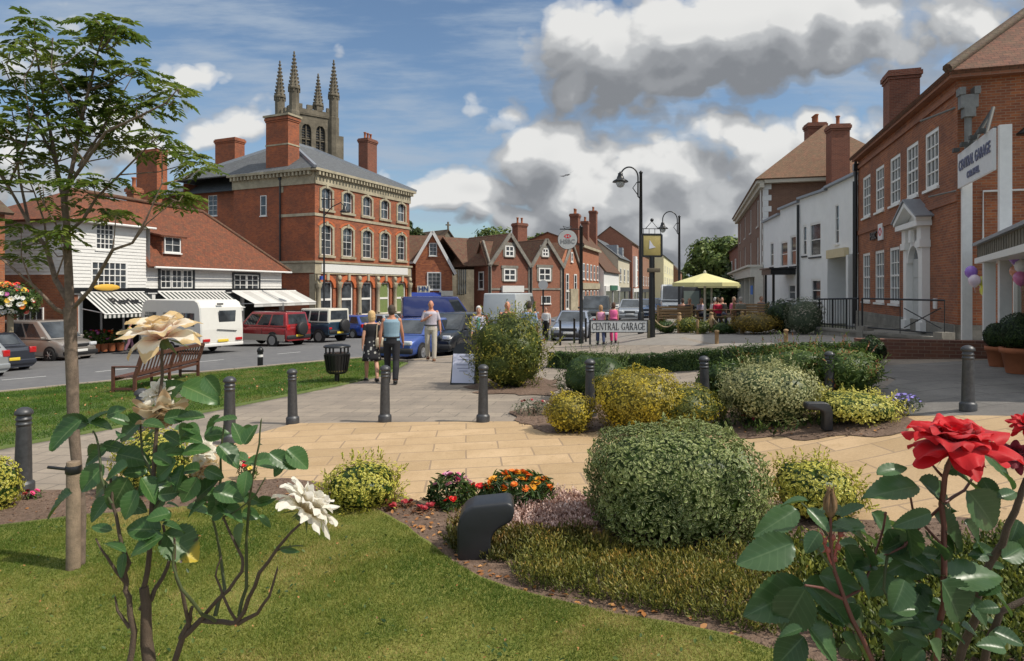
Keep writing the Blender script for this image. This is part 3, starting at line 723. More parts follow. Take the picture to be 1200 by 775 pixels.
w = MB(); wall_mesh(w, (-.03,DB), (-.03,.02), 0, zS); wall_mesh(w,(-.03,.02),(.6,.02),0,zA-.1); w.build('brick_wall', M_BRICK_R, R); w = MB(); wall_mesh(w,(uR+.02,.3),(uR+.02,DB),0,zA-.1); w.build('lower_end_wall', M_BRICK_R, R)
win(R, (-.03,DB), (0,-1), DB-3.2, DB-1.5, 1.0, 2.4, 4, 1, off=.01, sill=True, name='window')
sf = MB(); sf.b2(.6, uR, 1.7, 1.8, 0, zA); sf.build('shop_interior_wall', plain((.02,.022,.018),.8,nm='dark_shopfront'), R)
pi = MB()
for u in (.6, uM-.1, uM+.5, uM+4.0, uM+7.6, uR-.15): pi.b2(u-.11, u+.11, -.02, .25, 0, zA-.1)
pi.b2(0, uR, -.06, .24, zA-.1, zA+.12)
for u in (2.0, 3.3): pi.b2(u-.04,u+.04,0.3,.36,0,zA-.1)
pi.build('shopfront_frame', M_WHITE, R)
gl = MB(); gl.b2(uM+.6, uM+3.9, .12, .16, .5, zA-.15); gl.b2(uM+4.1, uM+7.5, .12, .16, .5, zA-.15); gl.build('shop_window', M_GLASS, R)
bl = MB(); bl.b2(-.05, uM+.1, -.14, -.05, zA-.02, zA+.22); bl.b2(uM+.15, uR+.1, -.1, -.04, zA, zA+.2); bl.build('black_fascia', M_BLACK, R)
r = MB(); zR = B_.px(169, 235, 3.2)[1]; yR = 3.6; ov = .35
slabroof(r, [[(-ov,-ov,zEl-.02),(uM+.3,-ov,zEl-.02),(uM+.3,yR,zR),(3.0,yR,zR)], [(-ov,2*yR+ov,zEl),(-ov,-ov,zEl),(3.0,yR,zR)], [(uM+.3,2*yR+ov,zEl),(-ov,2*yR+ov,zEl),(3.0,yR,zR),(uM+.3,yR,zR)]])
uH = B_.px(237, 240, yR)[0]
slabroof(r, [[(uM+.02,-.25,zEr-.05),(uR+.4,-.25,zEr-.05),(uH,yR,zR-.12),(uM+.02,yR,zR-.12)], [(uR+.4,-.25,zEr-.05),(uR+.4,2*yR+.25,zEr-.05),(uH,yR,zR-.12)], [(uR+.4,2*yR+.25,zEr-.05),(uM,2*yR+.25,zEr-.05),(uM,yR,zR-.12),(uH,yR,zR-.12)]])
ro = r.build('roof', M_TILE_O, R)
rc = MB(); rc.tube([(3.0,yR,zR+.04),(uM+.3,yR,zR+.04),(uH,yR,zR-.08)],.12,8); rc.tube([(-ov,-ov,zEl+.04),(3.0,yR,zR+.04)],.11,8); rc.tube([(uR+.4,-.25,zEr),(uH,yR,zR-.08)],.11,8); rc.build('ridge_tiles', M_TILE_B, ro)
sw = MB(); wall_mesh(sw, (uM+.28,0), (uM+.28,2*yR), zEr, zEl); sw.prism([(uM+.2,0,zEl),(uM+.2,2*yR,zEl),(uM+.2,yR,zR-.15)],(.08,0,0)); sw.build('upper_side_wall', M_WHITE, R)
du0, dz1 = B_.px(192, 277, .35); du1, dz0 = B_.px(211, 297, .35)
dm = MB(); dm.b2(du0-.12, du1+.12, .37, 3.2, dz0-.25, dz1+.08); dw = dm.build('dormer', M_TILE_O, R)
rd = MB(); slabroof(rd, [[(du0-.35,.15,dz1+.05),(du1+.35,.15,dz1+.05),(du1+.2,3.6,dz1+.75),(du0-.2,3.6,dz1+.75)]], .1); rd.build('dormer_roof', M_TILE_O, dw)
win(R, (0,.35), (1,0), du0, du1, dz0, dz1, 2, 2, off=.0, sash=False)
ch = chimney(R, (B_.px(157,222,5)[0], 5.0), .55, .55, zR-2.5, B_.px(157,222,5)[1], M_BRICK_R, 1)
gb = MB(); gb.tube([(-.1,-.38,zEl-.08),(uM+.3,-.38,zEl-.08)],.06,8); gb.tube([(uM+.3,-.32,zEr-.1),(uR+.4,-.32,zEr-.1)],.06,8); gb.tube([(0,-.06,zEl-.1),(0,-.06,0)],.05,8); gb.build('gutter', M_FRAME, R)
ys = MB(); u_, z_ = B_.px(122, 337); ys.ball((u_, -.2, z_), (.75,.08,.17), 16, 8); ys.build('oval_sign', plain((.72,.42,.06),.5,nm='ochre'), R)
def awning(b, name, label, u0, u1, zt, zb2, proj, stripes, text=None, slant=.0, mat2=None):
    root = thing(name, label, 'awning', (*(b.A+b.d*u0), b.zb), b.ang, 'shop awnings')
    W_ = u1-u0; n = stripes*2; c = MB()
    for i in range(n):
        a, e = W_*i/n, W_*(i+1)/n; s0 = slant*0
        c.mi = i % 2
        c.add([(a+slant*1,-proj,zb2),(e+slant*1,-proj,zb2),(e,0-.1,zt),(a,-.1,zt)], [(0,1,2,3),(3,2,1,0)] if False else [(0,1,2,3)], False)
        c.add([(a+slant,-proj,zb2-.22),(e+slant,-proj,zb2-.22),(e+slant,-proj,zb2),(a+slant,-proj,zb2)], [(0,1,2,3)], False)
    o = c.build('canvas', [plain((.62,.61,.58),.8,var=.1,nm='white_canvas'), mat2 or plain((.035,.045,.04),.8,nm='dark_canvas')], root)
    md = o.modifiers.new('th','SOLIDIFY'); md.thickness = .012
    a = MB(); a.tube([(slant,-proj,zb2-.02),(W_+slant,-proj,zb2-.02)],.03,8); a.tube([(.1,-.1,zt-.8),(.1+slant,-proj,zb2)],.025,6); a.tube([(W_-.1,-.1,zt-.8),(W_-.1+slant,-proj,zb2)],.025,6); a.tube([(0,-.1,zt),(W_,-.1,zt)],.05,8); a.build('awning_frame', M_FRAME, root)
    if text:
        t = text_mesh(text, .66, .006, .022); ang = math.atan2(zt-zb2, proj-.1)
        t.data.transform(Matrix.Rotation(ang, 4, 'X'))
        t.location = (W_/2+slant/2, -proj*.5-.05, (zt+zb2)/2+.05); t.parent = root; t.name = 'lettering'; t.data.materials.append(M_BLACK)
    return root
def text_mesh(s, size, ext, bold=.0, space=1.0, align='CENTER'):
    cu = bpy.data.curves.new('lettering', 'FONT'); cu.body = s; cu.size = size; cu.extrude = ext; cu.offset = bold; cu.space_character = space
    cu.align_x = align; cu.align_y = 'CENTER'; cu.resolution_u = 4
    o = bpy.data.objects.new('tmp', cu); COL.objects.link(o)
    dg = bpy.context.evaluated_depsgraph_get(); me = bpy.data.meshes.new_from_object(o.evaluated_get(dg))
    bpy.data.objects.remove(o); bpy.data.curves.remove(cu)
    n = bpy.data.objects.new('lettering', me); COL.objects.link(n); return n
aw0 = B_.px(92,343)[0]; aw1 = B_.px(167,343)[0]
awning(B_, 'shop_awning', 'dark and white striped awning with florist lettering over the flower display', aw0, aw1, zA+.02, zA-1.0, 1.6, 15, 'Florist')
a2 = B_.px(183,345)[0]; a3 = B_.px(262,345)[0]
awning(B_, 'shop_awning', 'thin striped awning partly hidden behind the white caravan', a2, a3, zA+.02, zA-.95, 1.6, 17)
a4 = B_.px(270,346)[0]
awning(B_, 'shop_awning', 'plain grey awning behind the red off-roader', a4, uR+1.2, zA+.02, zA-.75, 1.8, 4, None, 0.0, plain((.50,.49,.46),.8,nm='pale_canvas'))
cA = Bld('brick_house', 'dark brick house at the left edge, beyond the hanging flower basket', 'building', lineB(14), lineB(27.9), zbB)
R = cA.root; zc = 6.6
w = MB(); wall_mesh(w, (0,.4), (cA.L,.4), 0, zc); wall_mesh(w, (cA.L,.4), (cA.L,8), 0, zc); wall_mesh(w,(0,8),(0,.4),0,zc); wall_mesh(w,(cA.L,8),(0,8),0,zc)
w.build('wall', M_BRICK_R, R)
r = MB(); slabroof(r, [[(-.3,.1,zc),(cA.L+.2,.1,zc),(cA.L+.2,4.2,zc+2.9),(-.3,4.2,zc+2.9)], [(cA.L+.2,8.3,zc),(-.3,8.3,zc),(-.3,4.2,zc+2.9),(cA.L+.2,4.2,zc+2.9)]]); r.build('roof', M_TILE_D, R)
gw = MB(); gw.prism([(cA.L-.1,.4,zc),(cA.L-.1,8,zc),(cA.L-.1,4.2,zc+2.75)],(.1,0,0)); gw.build('gable', M_BRICK_R, R)
for u in (cA.L-2.2, cA.L-5.5, cA.L-9): win(R, (0,.4), (1,0), u-.6, u+.6, 3.8, 5.4, 3, 4, off=.01, sash=False); win(R, (0,.4), (1,0), u-.8, u+.8, .9, 2.6, 3, 3, off=.01, sash=False)
YN = 96.0; Nn = Vector((-.339*YN, YN)); 
tw = Bld('church_tower', 'medieval stone church tower with four crocketed pinnacles rising behind the corner building', 'church tower', Nn, Nn+Vector((.78,.626)), 0)
tw.root.location.z = gz(-32,96)-.5; tw.zb = tw.root.location.z
R = tw.root; S = 6.2
zp = tw.px(345,125)[1]; zt_ = tw.px(345,131)[1]
hb = [(1.15,2.65,tw.px(362,178)[1]-.3,tw.px(362,146)[1]),(3.35,4.85,tw.px(362,178)[1]-.3,tw.px(362,146)[1])]
w = MB(); wall_mesh(w,(0,0),(S,0),0,zt_,hb,reveal=.5); wall_mesh(w,(0,S),(0,0),0,zt_,hb,reveal=.5); wall_mesh(w,(S,0),(S,S),0,zt_); wall_mesh(w,(S,S),(0,S),0,zt_)
for a, b in (((0,0),(S,0)),((0,S),(0,0)),((S,0),(S,S)),((S,S),(0,S))):
    a = Vector(a); b = Vector(b); d = (b-a).normalized(); ang = math.atan2(d.y,d.x)
    c = (a+b)/2; w.box((c.x,c.y,zt_+.35),(S,.35,.7),rz=ang)
    for k in range(4): q = a+d*(S*(k+.5)/4); w.box((q.x,q.y,zt_+1.0),(.85,.35,.75),rz=ang)
w.b2(-.15,S+.15,-.15,-.01,zt_-.2,zt_+.05); w.b2(-.15,-.01,-.15,S+.15,zt_-.2,zt_+.05); w.b2(-.12,S+.12,-.12,-.01,zt_*.6,zt_*.6+.3)
w.build('tower_wall', M_STONE_CH, R)
for (p0, dr) in (((0,0),(1,0)),((0,S),(0,-1))):
    for h in hb:
        m = MB(); p = Vector(p0); d = Vector(dr); n = Vector((d.y,-d.x)); ang = math.atan2(d.y,d.x)
        cx_ = (h[0]+h[1])/2
        def bxx(u0,u1,z0,z1,o=-.3,t=.18):
            q = p+d*((u0+u1)/2)+n*o; m.box((q.x,q.y,(z0+z1)/2),(u1-u0,t,z1-z0),rz=ang)
        bxx(cx_-.07,cx_+.07,h[2],h[3]); bxx(h[0],h[1],(h[2]+h[3])/2-.08,(h[2]+h[3])/2+.08)
        for s_ in (-1,1):
            for i in range(6):
                f0 = i/6; w_ = .75*(1-math.sqrt(max(0,1-f0*f0))); 
                if s_ < 0: bxx(h[0],h[0]+w_+.05,h[3]-.9+f0*.9,h[3]-.9+(f0+1/6)*.9,-.2,.4)
                else: bxx(h[1]-w_-.05,h[1],h[3]-.9+f0*.9,h[3]-.9+(f0+1/6)*.9,-.2,.4)
        for i in range(10):
            z = h[2]+(h[3]-h[2]-.3)*i/10; bxx(h[0],h[1],z,z+.07,-.42,.1)
        f = m.build('belfry_window', M_STONE_CH, R)
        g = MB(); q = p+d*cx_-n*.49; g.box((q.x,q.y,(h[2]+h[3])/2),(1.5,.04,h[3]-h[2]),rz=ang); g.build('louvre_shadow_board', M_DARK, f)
tips = [(345,62,0,0,1.0),(390,72,S,0,.95),(322,73,0,S,.95),(361,88,S,S,.95)]
for (px_, py_, x, y, s_) in tips:
    m = MB(); k = tw.A+tw.d*x+tw.n*y; ztip = CAMH-(py_-HY)/F*k.y-tw.zb; zsp = ztip-(ztip-zp)*.63
    m.lathe([(.95,0),(.95,zt_*.6),(.85,zt_*.6+.4),(.85,zt_),(.75,zt_+.1),(.78,zsp-.5),(.95,zsp-.4),(.95,zsp-.15),(.72,zsp)],8,(x,y,0),smooth=False)
    m.lathe([(.72,zsp),(.42,zsp+(ztip-zsp)*.4),(.2,zsp+(ztip-zsp)*.75),(.05,ztip)],8,(x,y,0),smooth=False)
    for i in range(9):
        f0 = i/9; rr = .72*(1-f0)*.95+.06; z = zsp+(ztip-zsp)*f0
        for j in range(8):
            th = PI/4*j; m.box((x+rr*math.cos(th), y+rr*math.sin(th), z+.15),(.24*(1-f0*.5),.14,.2),rz=th)
    m.ball((x,y,ztip),(.14,.14,.28),8,6)
    for j in range(8): th = PI/4*j+PI/8; m.box((x+.78*math.cos(th), y+.78*math.sin(th), zsp-.7),(.2,.2,.35),rz=th)
    m.build('pinnacle', M_STONE_CH, R)
bt = MB()
for (x,y,dx,dy) in ((S,0,1,-1),(0,S,-1,1)): bt.box((x+dx*.6,y+dy*.2,tw.px(390,160)[1]/2),(1.3,1.3,tw.px(390,160)[1]),rz=0)
bt.build('buttress', M_STONE_CH, R)
nA = W(505,338,92).xy; nB = W(562,338,98).xy
nv = Bld('church_nave', 'stone church nave with traceried window and tiled roof behind the small brick shop', 'church', nA, nB, gz(-8,92))
R = nv.root; L = nv.L; zn = nv.px(535,318)[1]; zg = nv.px(517,270)[1]
w = MB(); w.prism([(0,0,0),(6.0,0,0),(6.0,0,zn+2.6),(3.0,0,zg),(0,0,zn+2.6)],(0,.6,0)); w.prism([(6.0,.3,0),(L+3,.3,0),(L+3,.3,zn+1.2),(6.0,.3,zn+1.2)],(0,.6,0))
for k in range(8): w.box((6.4+k*.62,.4,zn+1.5),(.34,.3,.5))
w.prism([(2.6,-.5,0),(3.2,-.5,0),(3.2,-.5,zn),(2.6,-.5,zn)],(0,.49,0))
w.build('stone_wall', M_STONE_CH, R)
g = MB(); u0_, z1_ = nv.px(536,310); u1_, z0_ = nv.px(546,345); 
g.prism([(u0_,-.05,z0_),(u1_,-.05,z0_),(u1_,-.05,z1_-.6),((u0_+u1_)/2,-.05,z1_+.7),(u0_,-.05,z1_-.6)],(0,.04,0)); gw_ = g.build('church_window', M_GLASS, R)
tr = MB()
for i in range(5): x = u0_+(u1_-u0_)*i/4; tr.b2(x-.05,x+.05,-.12,-.055,z0_,z1_-.5)
tr.bar((u0_,-.1,z1_-.6),((u0_+u1_)/2,-.1,z1_+.75),.12); tr.bar((u1_,-.1,z1_-.6),((u0_+u1_)/2,-.1,z1_+.75),.12); tr.b2(u0_,u1_,-.12,-.055,z1_-.7,z1_-.6); tr.build('tracery', M_STONE_CH, gw_)
r = MB(); slabroof(r, [[(-.3,-.2,zn+2.4),(-.3,16,zn+2.4),(3,16,zg+.2),(3,-.2,zg+.2)],[(6.3,-.2,zn+2.4),(3,-.2,zg+.2),(3,16,zg+.2),(6.3,16,zn+2.4)],[(6.0,.2,zn+1.6),(L+3.2,.2,zn+1.6),(L+3.2,5,zg-1.4),(6.0,5,zg-1.4)]]); r.build('roof', M_TILE_D, R)
cr = MB(); cr.b2(2.9,3.1,-.15,.05,zg,zg+1.3); cr.b2(2.6,3.4,-.14,.04,zg+.75,zg+.93); cr.build('cross', M_STONE_CH, R)
eA = W(472,338,66).xy; eB = W(530,338,66.5).xy
e_ = Bld('gabled_shop', 'small orange brick gabled shop with white bargeboards and blue awning, right of the corner building', 'building', eA, eB, gz(-9,66))
R = e_.root; L = e_.L
zr1 = e_.px(505,272)[1]; ug0 = e_.px(487,305)[0]; ze = e_.px(487,307)[1]; zer = e_.px(527,320)[1]; ua = e_.px(507,272)[0]
w = MB(); w.prism([(ug0-.0,0,0),(L,0,0),(L,0,zer),(ua,0,zr1),(ug0,0,ze)],(0,.3,0)); w.prism([(-6,1.2,0),(ug0,1.2,0),(ug0,1.2,ze),(-6,1.2,ze)],(0,.3,0)); w.prism([(ug0,0,0),(ug0,1.2,0),(ug0,1.2,ze),(ug0,0,ze)],(.02,0,0)); w.prism([(L,.3,0),(L,8,0),(L,8,zer),(L,.3,zer)],(-.2,0,0))
w.build('wall', M_BRICK_SHOP, R)
r = MB(); slabroof(r, [[(ug0-.1,-.2,ze-.1),(ug0-.1,8,ze-.1),(ua,8,zr1+.1),(ua,-.2,zr1+.1)],[(L+.3,8,zer-.1),(L+.3,-.2,zer-.1),(ua,-.2,zr1+.1),(ua,8,zr1+.1)],[(-6,.9,ze),(ug0+.3,.9,ze),(ug0+3.0,4.5,zr1),(-6,4.5,zr1)]]); r.build('roof', M_TILE_B, R)
bb = MB(); bb.bar((ug0-.15,-.27,ze-.15),(ua,-.27,zr1+.05),.12,.3); bb.bar((L+.35,-.27,zer-.15),(ua,-.27,zr1+.05),.12,.3); bb.b2(-6,ug0-.1,.8,.95,ze-.15,ze+.05); bb.build('bargeboard', M_STUCCOW, R)
def wpx(b, x0, x1, y0, y1, cols, rows, parent=None, y=0.0, **k):
    u0, u1, a, c = pr(b, x0, x1, y0, y1, y); return win(b.root, (0,y), (1,0), u0, u1, a, c, cols, rows, **k)
wpx(e_,503,512,285,300,2,3,off=.02,sash=False); wpx(e_,500.5,517,319,340,3,4,off=.02,frame=.12,sash=False); wpx(e_,472.5,482.5,316,339,2,3,y=1.2,off=.05,frame=.14,sash=False)
sg = MB(); u0,u1,a,c = pr(e_,489,504,335,343); sg.b2(u0,u1,-.15,-.05,a,c); s1_ = sg.build('shop_sign', plain((.75,.70,.55),.5,nm='cream_sign'), R)
t = text_mesh('HN', (c-a)*1.0, .01, .02); t.data.transform(Matrix.Rotation(PI/2,4,'X')); t.location=((u0+u1)/2,-.17,(a+c)/2); t.parent=s1_; t.data.materials.append(plain((.03,.08,.2),.5,nm='navy'))
sg = MB(); u0,u1,a,c = pr(e_,515,531,341,347); sg.b2(u0,u1,-.2,-.05,a,c); s1_ = sg.build('shop_sign', plain((.75,.73,.66),.5,nm='cream_sign2'), R)
M_BLUE = plain((.02,.05,.28), .7, var=.15, nm='blue_canvas')
rt = thing('shop_awning', 'royal blue awning over the small gabled shop', 'awning', (*e_.A, e_.zb), e_.ang, 'shop awnings')
u0,u1,a,c = pr(e_,462,517,344,351); m = MB(); m.add([(u0,-2.2,a),(u1,-2.2,a),(u1,-.35,c+.1),(u0,-.35,c+.1)],[(0,1,2,3)]); m.add([(u0,-2.2,a-.35),(u1,-2.2,a-.35),(u1,-2.2,a),(u0,-2.2,a)],[(0,1,2,3)]); o = m.build('canvas', M_BLUE, rt); o.modifiers.new('t','SOLIDIFY').thickness = .03
m = MB(); m.tube([(u0,-2.2,a),(u1,-2.2,a)],.04,6); m.bar((u0+.1,-.3,a-.5),(u0+.1,-2.2,a),.05); m.bar((u1-.1,-.3,a-.5),(u1-.1,-2.2,a),.05); m.build('awning_frame', M_FRAME, rt)
sf = MB(); sf.b2(u0,L-.2,-.06,-.004,.4,a-.6); sfo = sf.build('shopfront', M_GLASS, R)
sp_ = MB()
for k in range(9): x = u0+(L-.2-u0)*k/8; sp_.b2(x-.07,x+.07,-.12,-.062,0,a-.4)
sp_.build('shopfront_post', M_BLUE, R)
fA = W(573,338,62).xy; fB = W(659,338,68).xy
f_ = Bld('gabled_building', 'brown brick building with twin stone-edged gables, stone mullioned windows and tall chimney', 'building', fA, fB, gz(0,68))
R = f_.root; L = f_.L
uv_ = f_.px(621,308)[0]
def gable(u0, u1, pxa, pya, ze_l, y0=0.0, th=.35):
    ua, za = f_.px(pxa, pya, y0); return ua, za
ze = f_.px(573,311)[1]; zv = f_.px(621,311)[1]
ua1, za1 = f_.px(597,275); ua2, za2 = f_.px(639.5,281.5)
zev = (ze+zv)/2
w = MB(); w.prism([(0,0,0),(uv_,0,0),(uv_,0,zev),(ua1,0,za1),(0,0,zev)],(0,.35,0)); w.build('gable_wall', M_BRICK_BROWN, R)
w = MB(); w.prism([(uv_+.02,.0,0),(L,.0,0),(L,.0,zev),(ua2,.0,za2),(uv_+.02,.0,zev)],(0,.35,0)); w.build('gable_wall', brick((.34,.13,.075),(.25,.09,.05),var=.25), R)  # brighter light on this gable put into a lighter brick copy
p1_ = f_.loc(W(556.5,338,66.5)).xy; zla = za1-.7; pm = p1_/2
w = MB(); w.prism([(0,0,0),(p1_.x,p1_.y,0),(p1_.x,p1_.y,zev),(pm.x,pm.y,zla),(0,0,zev)],(.1,.3,0)); w.build('left_gable_wall', M_BRICK_BROWN, R)
gR = Vector(W(679.5,338,92))-Vector(W(659,338,78)); dvr = f_.loc(W(679.5,338,73.5)).xy
w = MB(); mid = (Vector((L,0))+dvr)/2
zrg = zev+2.7
w.prism([(L,0,0),(dvr.x,dvr.y,0),(dvr.x,dvr.y,zev),(mid.x,mid.y,zrg),(L,0,zev)],(-.25,.25,0)); w.build('right_gable_wall', brick((.46,.165,.075),(.34,.11,.05),var=.2), R)  # light on the right face painted in as the brightest brick copy
r = MB(); zRd = f_.px(640,268,6)[1]; D = 9
def gr(u0, ua, u1, za, y0=-.15, y1=7):
    slabroof(r, [[(u0,y0,zev-.05),(u0,y1,zev-.05),(ua,y1,za+.12),(ua,y0,za+.12)],[(u1,y1,zev-.05),(u1,y0,zev-.05),(ua,y0,za+.12),(ua,y1,za+.12)]],.12)
gr(-.1, ua1, uv_, za1); gr(uv_, ua2, L+.1, za2)
slabroof(r, [[(-.5,3.5,zev),(L+1.5,3.5,zev),(L+1.5,7.5,za1+.1),(-.5,7.5,za1+.1)],[(L+1.5,12,zev),(-.5,12,zev),(-.5,7.5,za1+.1),(L+1.5,7.5,za1+.1)]])
dn = (dvr-Vector((L,0))).normalized(); ni = Vector((-dn.y,dn.x)); q0 = Vector((L,0)); q1 = dvr
def T(p, o, z): v = p+ni*o; return (v.x, v.y, z)
slabroof(r, [[T(q0,-.2,zev-.05),T(q0,4,zev-.05),T(mid,4,zrg+.1),T(mid,-.2,zrg+.1)],[T(q1,4,zev-.05),T(q1,-.2,zev-.05),T(mid,-.2,zrg+.1),T(mid,4,zrg+.1)]])
p0_ = Vector((0,0)); dl = (p0_-p1_).normalized(); ni = Vector((-dl.y,dl.x))
slabroof(r, [[T(p0_,-.2,zev-.05),T(p0_,1,zev-.05),T(pm,2.4,zla+.1),T(pm,-.2,zla+.1)],[T(p1_,2.4,zev-.05),T(p1_,-.2,zev-.05),T(pm,-.2,zla+.1),T(pm,2.4,zla+.1)]])
r.build('roof', M_TILE_B, R)
bb = MB(); 
for u0, ua, u1, za in ((-.1,ua1,uv_,za1),(uv_,ua2,L+.1,za2)):
    bb.bar((u0,-.2,zev-.12),(ua,-.2,za+.05),.16,.34); bb.bar((u1,-.2,zev-.12),(ua,-.2,za+.05),.16,.34)
bb.bar((q0.x+.1,q0.y-.1,zev-.1),(mid.x+.1,mid.y-.1,zrg+.05),.16,.3); bb.bar((q1.x+.1,q1.y-.1,zev-.1),(mid.x+.1,mid.y-.1,zrg+.05),.16,.3)
bb.bar((0,-.25,zev-.1),(pm.x,pm.y-.25,zla+.05),.16,.3); bb.bar((p1_.x,p1_.y-.25,zev-.1),(pm.x,pm.y-.25,zla+.05),.16,.3)
bb.build('stone_coping', M_STONE_G, R)
sb = MB(); zb1 = f_.px(600,339)[1]
sb.b2(-.03,L,-.07,-.004,zb1-.1,zb1+.1); sb.b2(-.1,.25,-.1,-.005,0,zev-.1); sb.b2(uv_-.25,uv_+.25,-.1,-.005,0,zev-.1); sb.b2(L-.3,L+.05,-.1,-.005,0,zev-.1); sb.build('stone_quoin', M_STONE_G, R)
dp = MB(); dp.tube([(uv_,-.2,zev-.2),(uv_,-.2,0)],.07,6); dp.tube([(0,-.2,zev-.2),(0,-.2,0)],.07,6); dp.tube([(L,-.2,zev-.2),(L,-.2,0)],.07,6); dp.build('downpipe', M_BLACK, R)
for (a,b,c,d_) in ((591.5,602,288,301),(590,604,315,329.5),(635,642.5,291,301),(631,645,314,329.5)):
    wpx(f_,a,b,c,d_,2,2,off=.02,frame=.14,bar=.12,sash=False,sillm=M_STONE_G)
    h = pr(f_,a,b,c,d_); m = MB(); m.b2(h[0]-.22,h[0]-.01,-.05,-.004,h[2],h[3]); m.b2(h[1]+.01,h[1]+.22,-.05,-.004,h[2],h[3]); m.b2(h[0]-.3,h[1]+.3,-.1,-.005,h[3]+.02,h[3]+.3); m.build('window_surround', M_STONE_G, R)
wpx(f_,634,645,347,356,2,1,off=.02,sash=False)
sb = MB(); h = pr(f_,587,612,335,342.5); sb.b2(h[0],h[1],-.3,-.1,h[2],h[3]); sb.build('shop_sign',plain((.68,.68,.66),.5,nm='white_sign2'),R)
tt = (q1-q0); Lq = tt.length
for (f0,f1,z0,z1) in ((.16,.32,zev-2.6,zev-.7),(.62,.78,zev-2.6,zev-.7),(.44,.56,zev+.6,zev+1.7),(.15,.32,1.0,3.0)):
    win(R,(q0.x,q0.y),(tt.x,tt.y),Lq*f0,Lq*f1,z0,z1,1,2,off=.03,frame=.14)
m = MB(); dq = tt.normalized(); m.box((q0.x+tt.x*.55+.1,q0.y+tt.y*.55-.1,1.6),(2.6,.3,3.2),rz=math.atan2(dq.y,dq.x)); m.build('doorcase', M_STONE_W, R)
lt = (p0_-p1_); win(R,(p1_.x,p1_.y),(lt.x,lt.y),lt.length*.32,lt.length*.68,zev-2.4,zev-.6,1,2,off=.03,frame=.14)
u_, z_ = f_.px(609,263,5.5); chimney(R,(u_,5.5),1.35,1.0,za1-1,z_,M_BRICK_BROWN,2)
def lineG(Y, xa=-13.9): return (xa+.3*Y, Y)
def terrace(name, label, Y0, Y1, eave_px, xa=-13.9, mat=None, roofm=None, ridge=2.6, depth=8, wins=(), shop=None, gab=False, side=None, rise_front=True):
    b = Bld(name, label, 'building', lineG(Y0,xa), lineG(Y1,xa), gz(*lineG((Y0+Y1)/2,xa))-.1, 'houses up the high street')
    R = b.root; L = b.L; k = (xa+.3*Y0)/Y0*F+CX; ze = b.px(k+.01, eave_px)[1]
    w = MB(); wall_mesh(w,(0,0),(L,0),0,ze); wall_mesh(w,(0,depth),(0,0),0,ze); wall_mesh(w,(L,0),(L,depth),0,ze)
    w.prism([(0,0,ze),(0,depth,ze),(0,depth/2,ze+ridge-.1)],(.12,0,0)); w.build('wall', side or mat, R) if False else w.build('wall', mat, R)
    r = MB(); slabroof(r,[[(-.1,-.35,ze-.05),(L+.1,-.35,ze-.05),(L+.1,depth/2,ze+ridge),(-.1,depth/2,ze+ridge)],[(L+.1,depth+.3,ze-.05),(-.1,depth+.3,ze-.05),(-.1,depth/2,ze+ridge),(L+.1,depth/2,ze+ridge)]]); r.build('roof', roofm, R)
    for (n, z0, z1, ww, c, rr) in wins:
        for i in range(n):
            x = L*(i+.5)/n; win(R,(0,0),(1,0),x-ww/2,x+ww/2,z0,z1,c,rr,off=.01,frame=.12,bar=.06)
    if shop:
        s = MB(); s.b2(.2,L-.2,-.25,-.01,2.6,3.3); s.b2(.2,.5,-.2,-.01,0,2.6); s.b2(L-.5,L-.2,-.2,-.01,0,2.6); s.b2(L/2-.15,L/2+.15,-.2,-.01,0,2.6); s.b2(.5,L-.5,-.2,-.01,0,.5); so_ = s.build('shopfront', shop, R)
        g = MB(); g.b2(.5,L/2-.15,-.1,-.02,.5,2.6); g.b2(L/2+.15,L-.5,-.1,-.02,.5,2.6); g.build('shop_window', M_GLASS, R)
    return b, L, ze
b, L, ze = terrace('terraced_house','red brick terraced house with two rows of tall white windows and a pale shop band',74,86,287,xa=-14.2,mat=brick((.46,.165,.075),(.34,.11,.05),var=.2),roofm=M_TILE_B,ridge=1.6,wins=((5,3.9,5.8,1.2,1,2),(5,.8,2.6,1.2,1,2)))
m = MB(); m.b2(0,L,-.2,-.005,2.75,3.5); m.b2(-.1,L+.1,-.35,-.01,ze-.3,ze); m.build('stone_band', M_STONE_W, b.root)
chimney(b.root,(3.4,1.4),1.5,1.0,ze-.5,b.px(695,264,1.4)[1],M_BRICK_BROWN,2)
b, L, ze = terrace('terraced_house','low house with a steep brown tiled roof and a white and green shopfront',86,101,318,xa=-13.5,mat=M_STUCCOW,roofm=M_TILE_B,ridge=6.0,depth=9,wins=(),shop=M_WHITE)
sg = MB(); sg.b2(L*.25,L*.7,-.45,-.26,2.7,3.4); s1_ = sg.build('shop_sign', plain((.02,.12,.06),.5,nm='green_sign'), b.root)
chimney(b.root,(7,3.8),1.2,1.0,ze+3,b.px(712,275,3.8)[1],M_BRICK_BROWN,2); chimney(b.root,(L-1.5,3.8),1.4,1.1,ze+3,b.px(721,266,3.8)[1],M_BRICK_BROWN,2)
b, L, ze = terrace('terraced_house','pale rendered house with slate dormers above black and white bay windows',101,116,302,xa=-13.6,mat=plain((.55,.5,.38),.8,nm='cream_render'),roofm=M_SLATE,ridge=3.4,depth=8,wins=((3,4.2,6.4,1.7,2,2),),shop=M_DARK)
for x in (L*.25,L*.7): m = MB(); m.b2(x-.9,x+.9,.6,3.0,ze+.5,ze+2.2); d0 = m.build('dormer', M_LEAD, b.root); win(b.root,(0,.6),(1,0),x-.6,x+.6,ze+.7,ze+1.9,2,2,off=.01,sill=False)
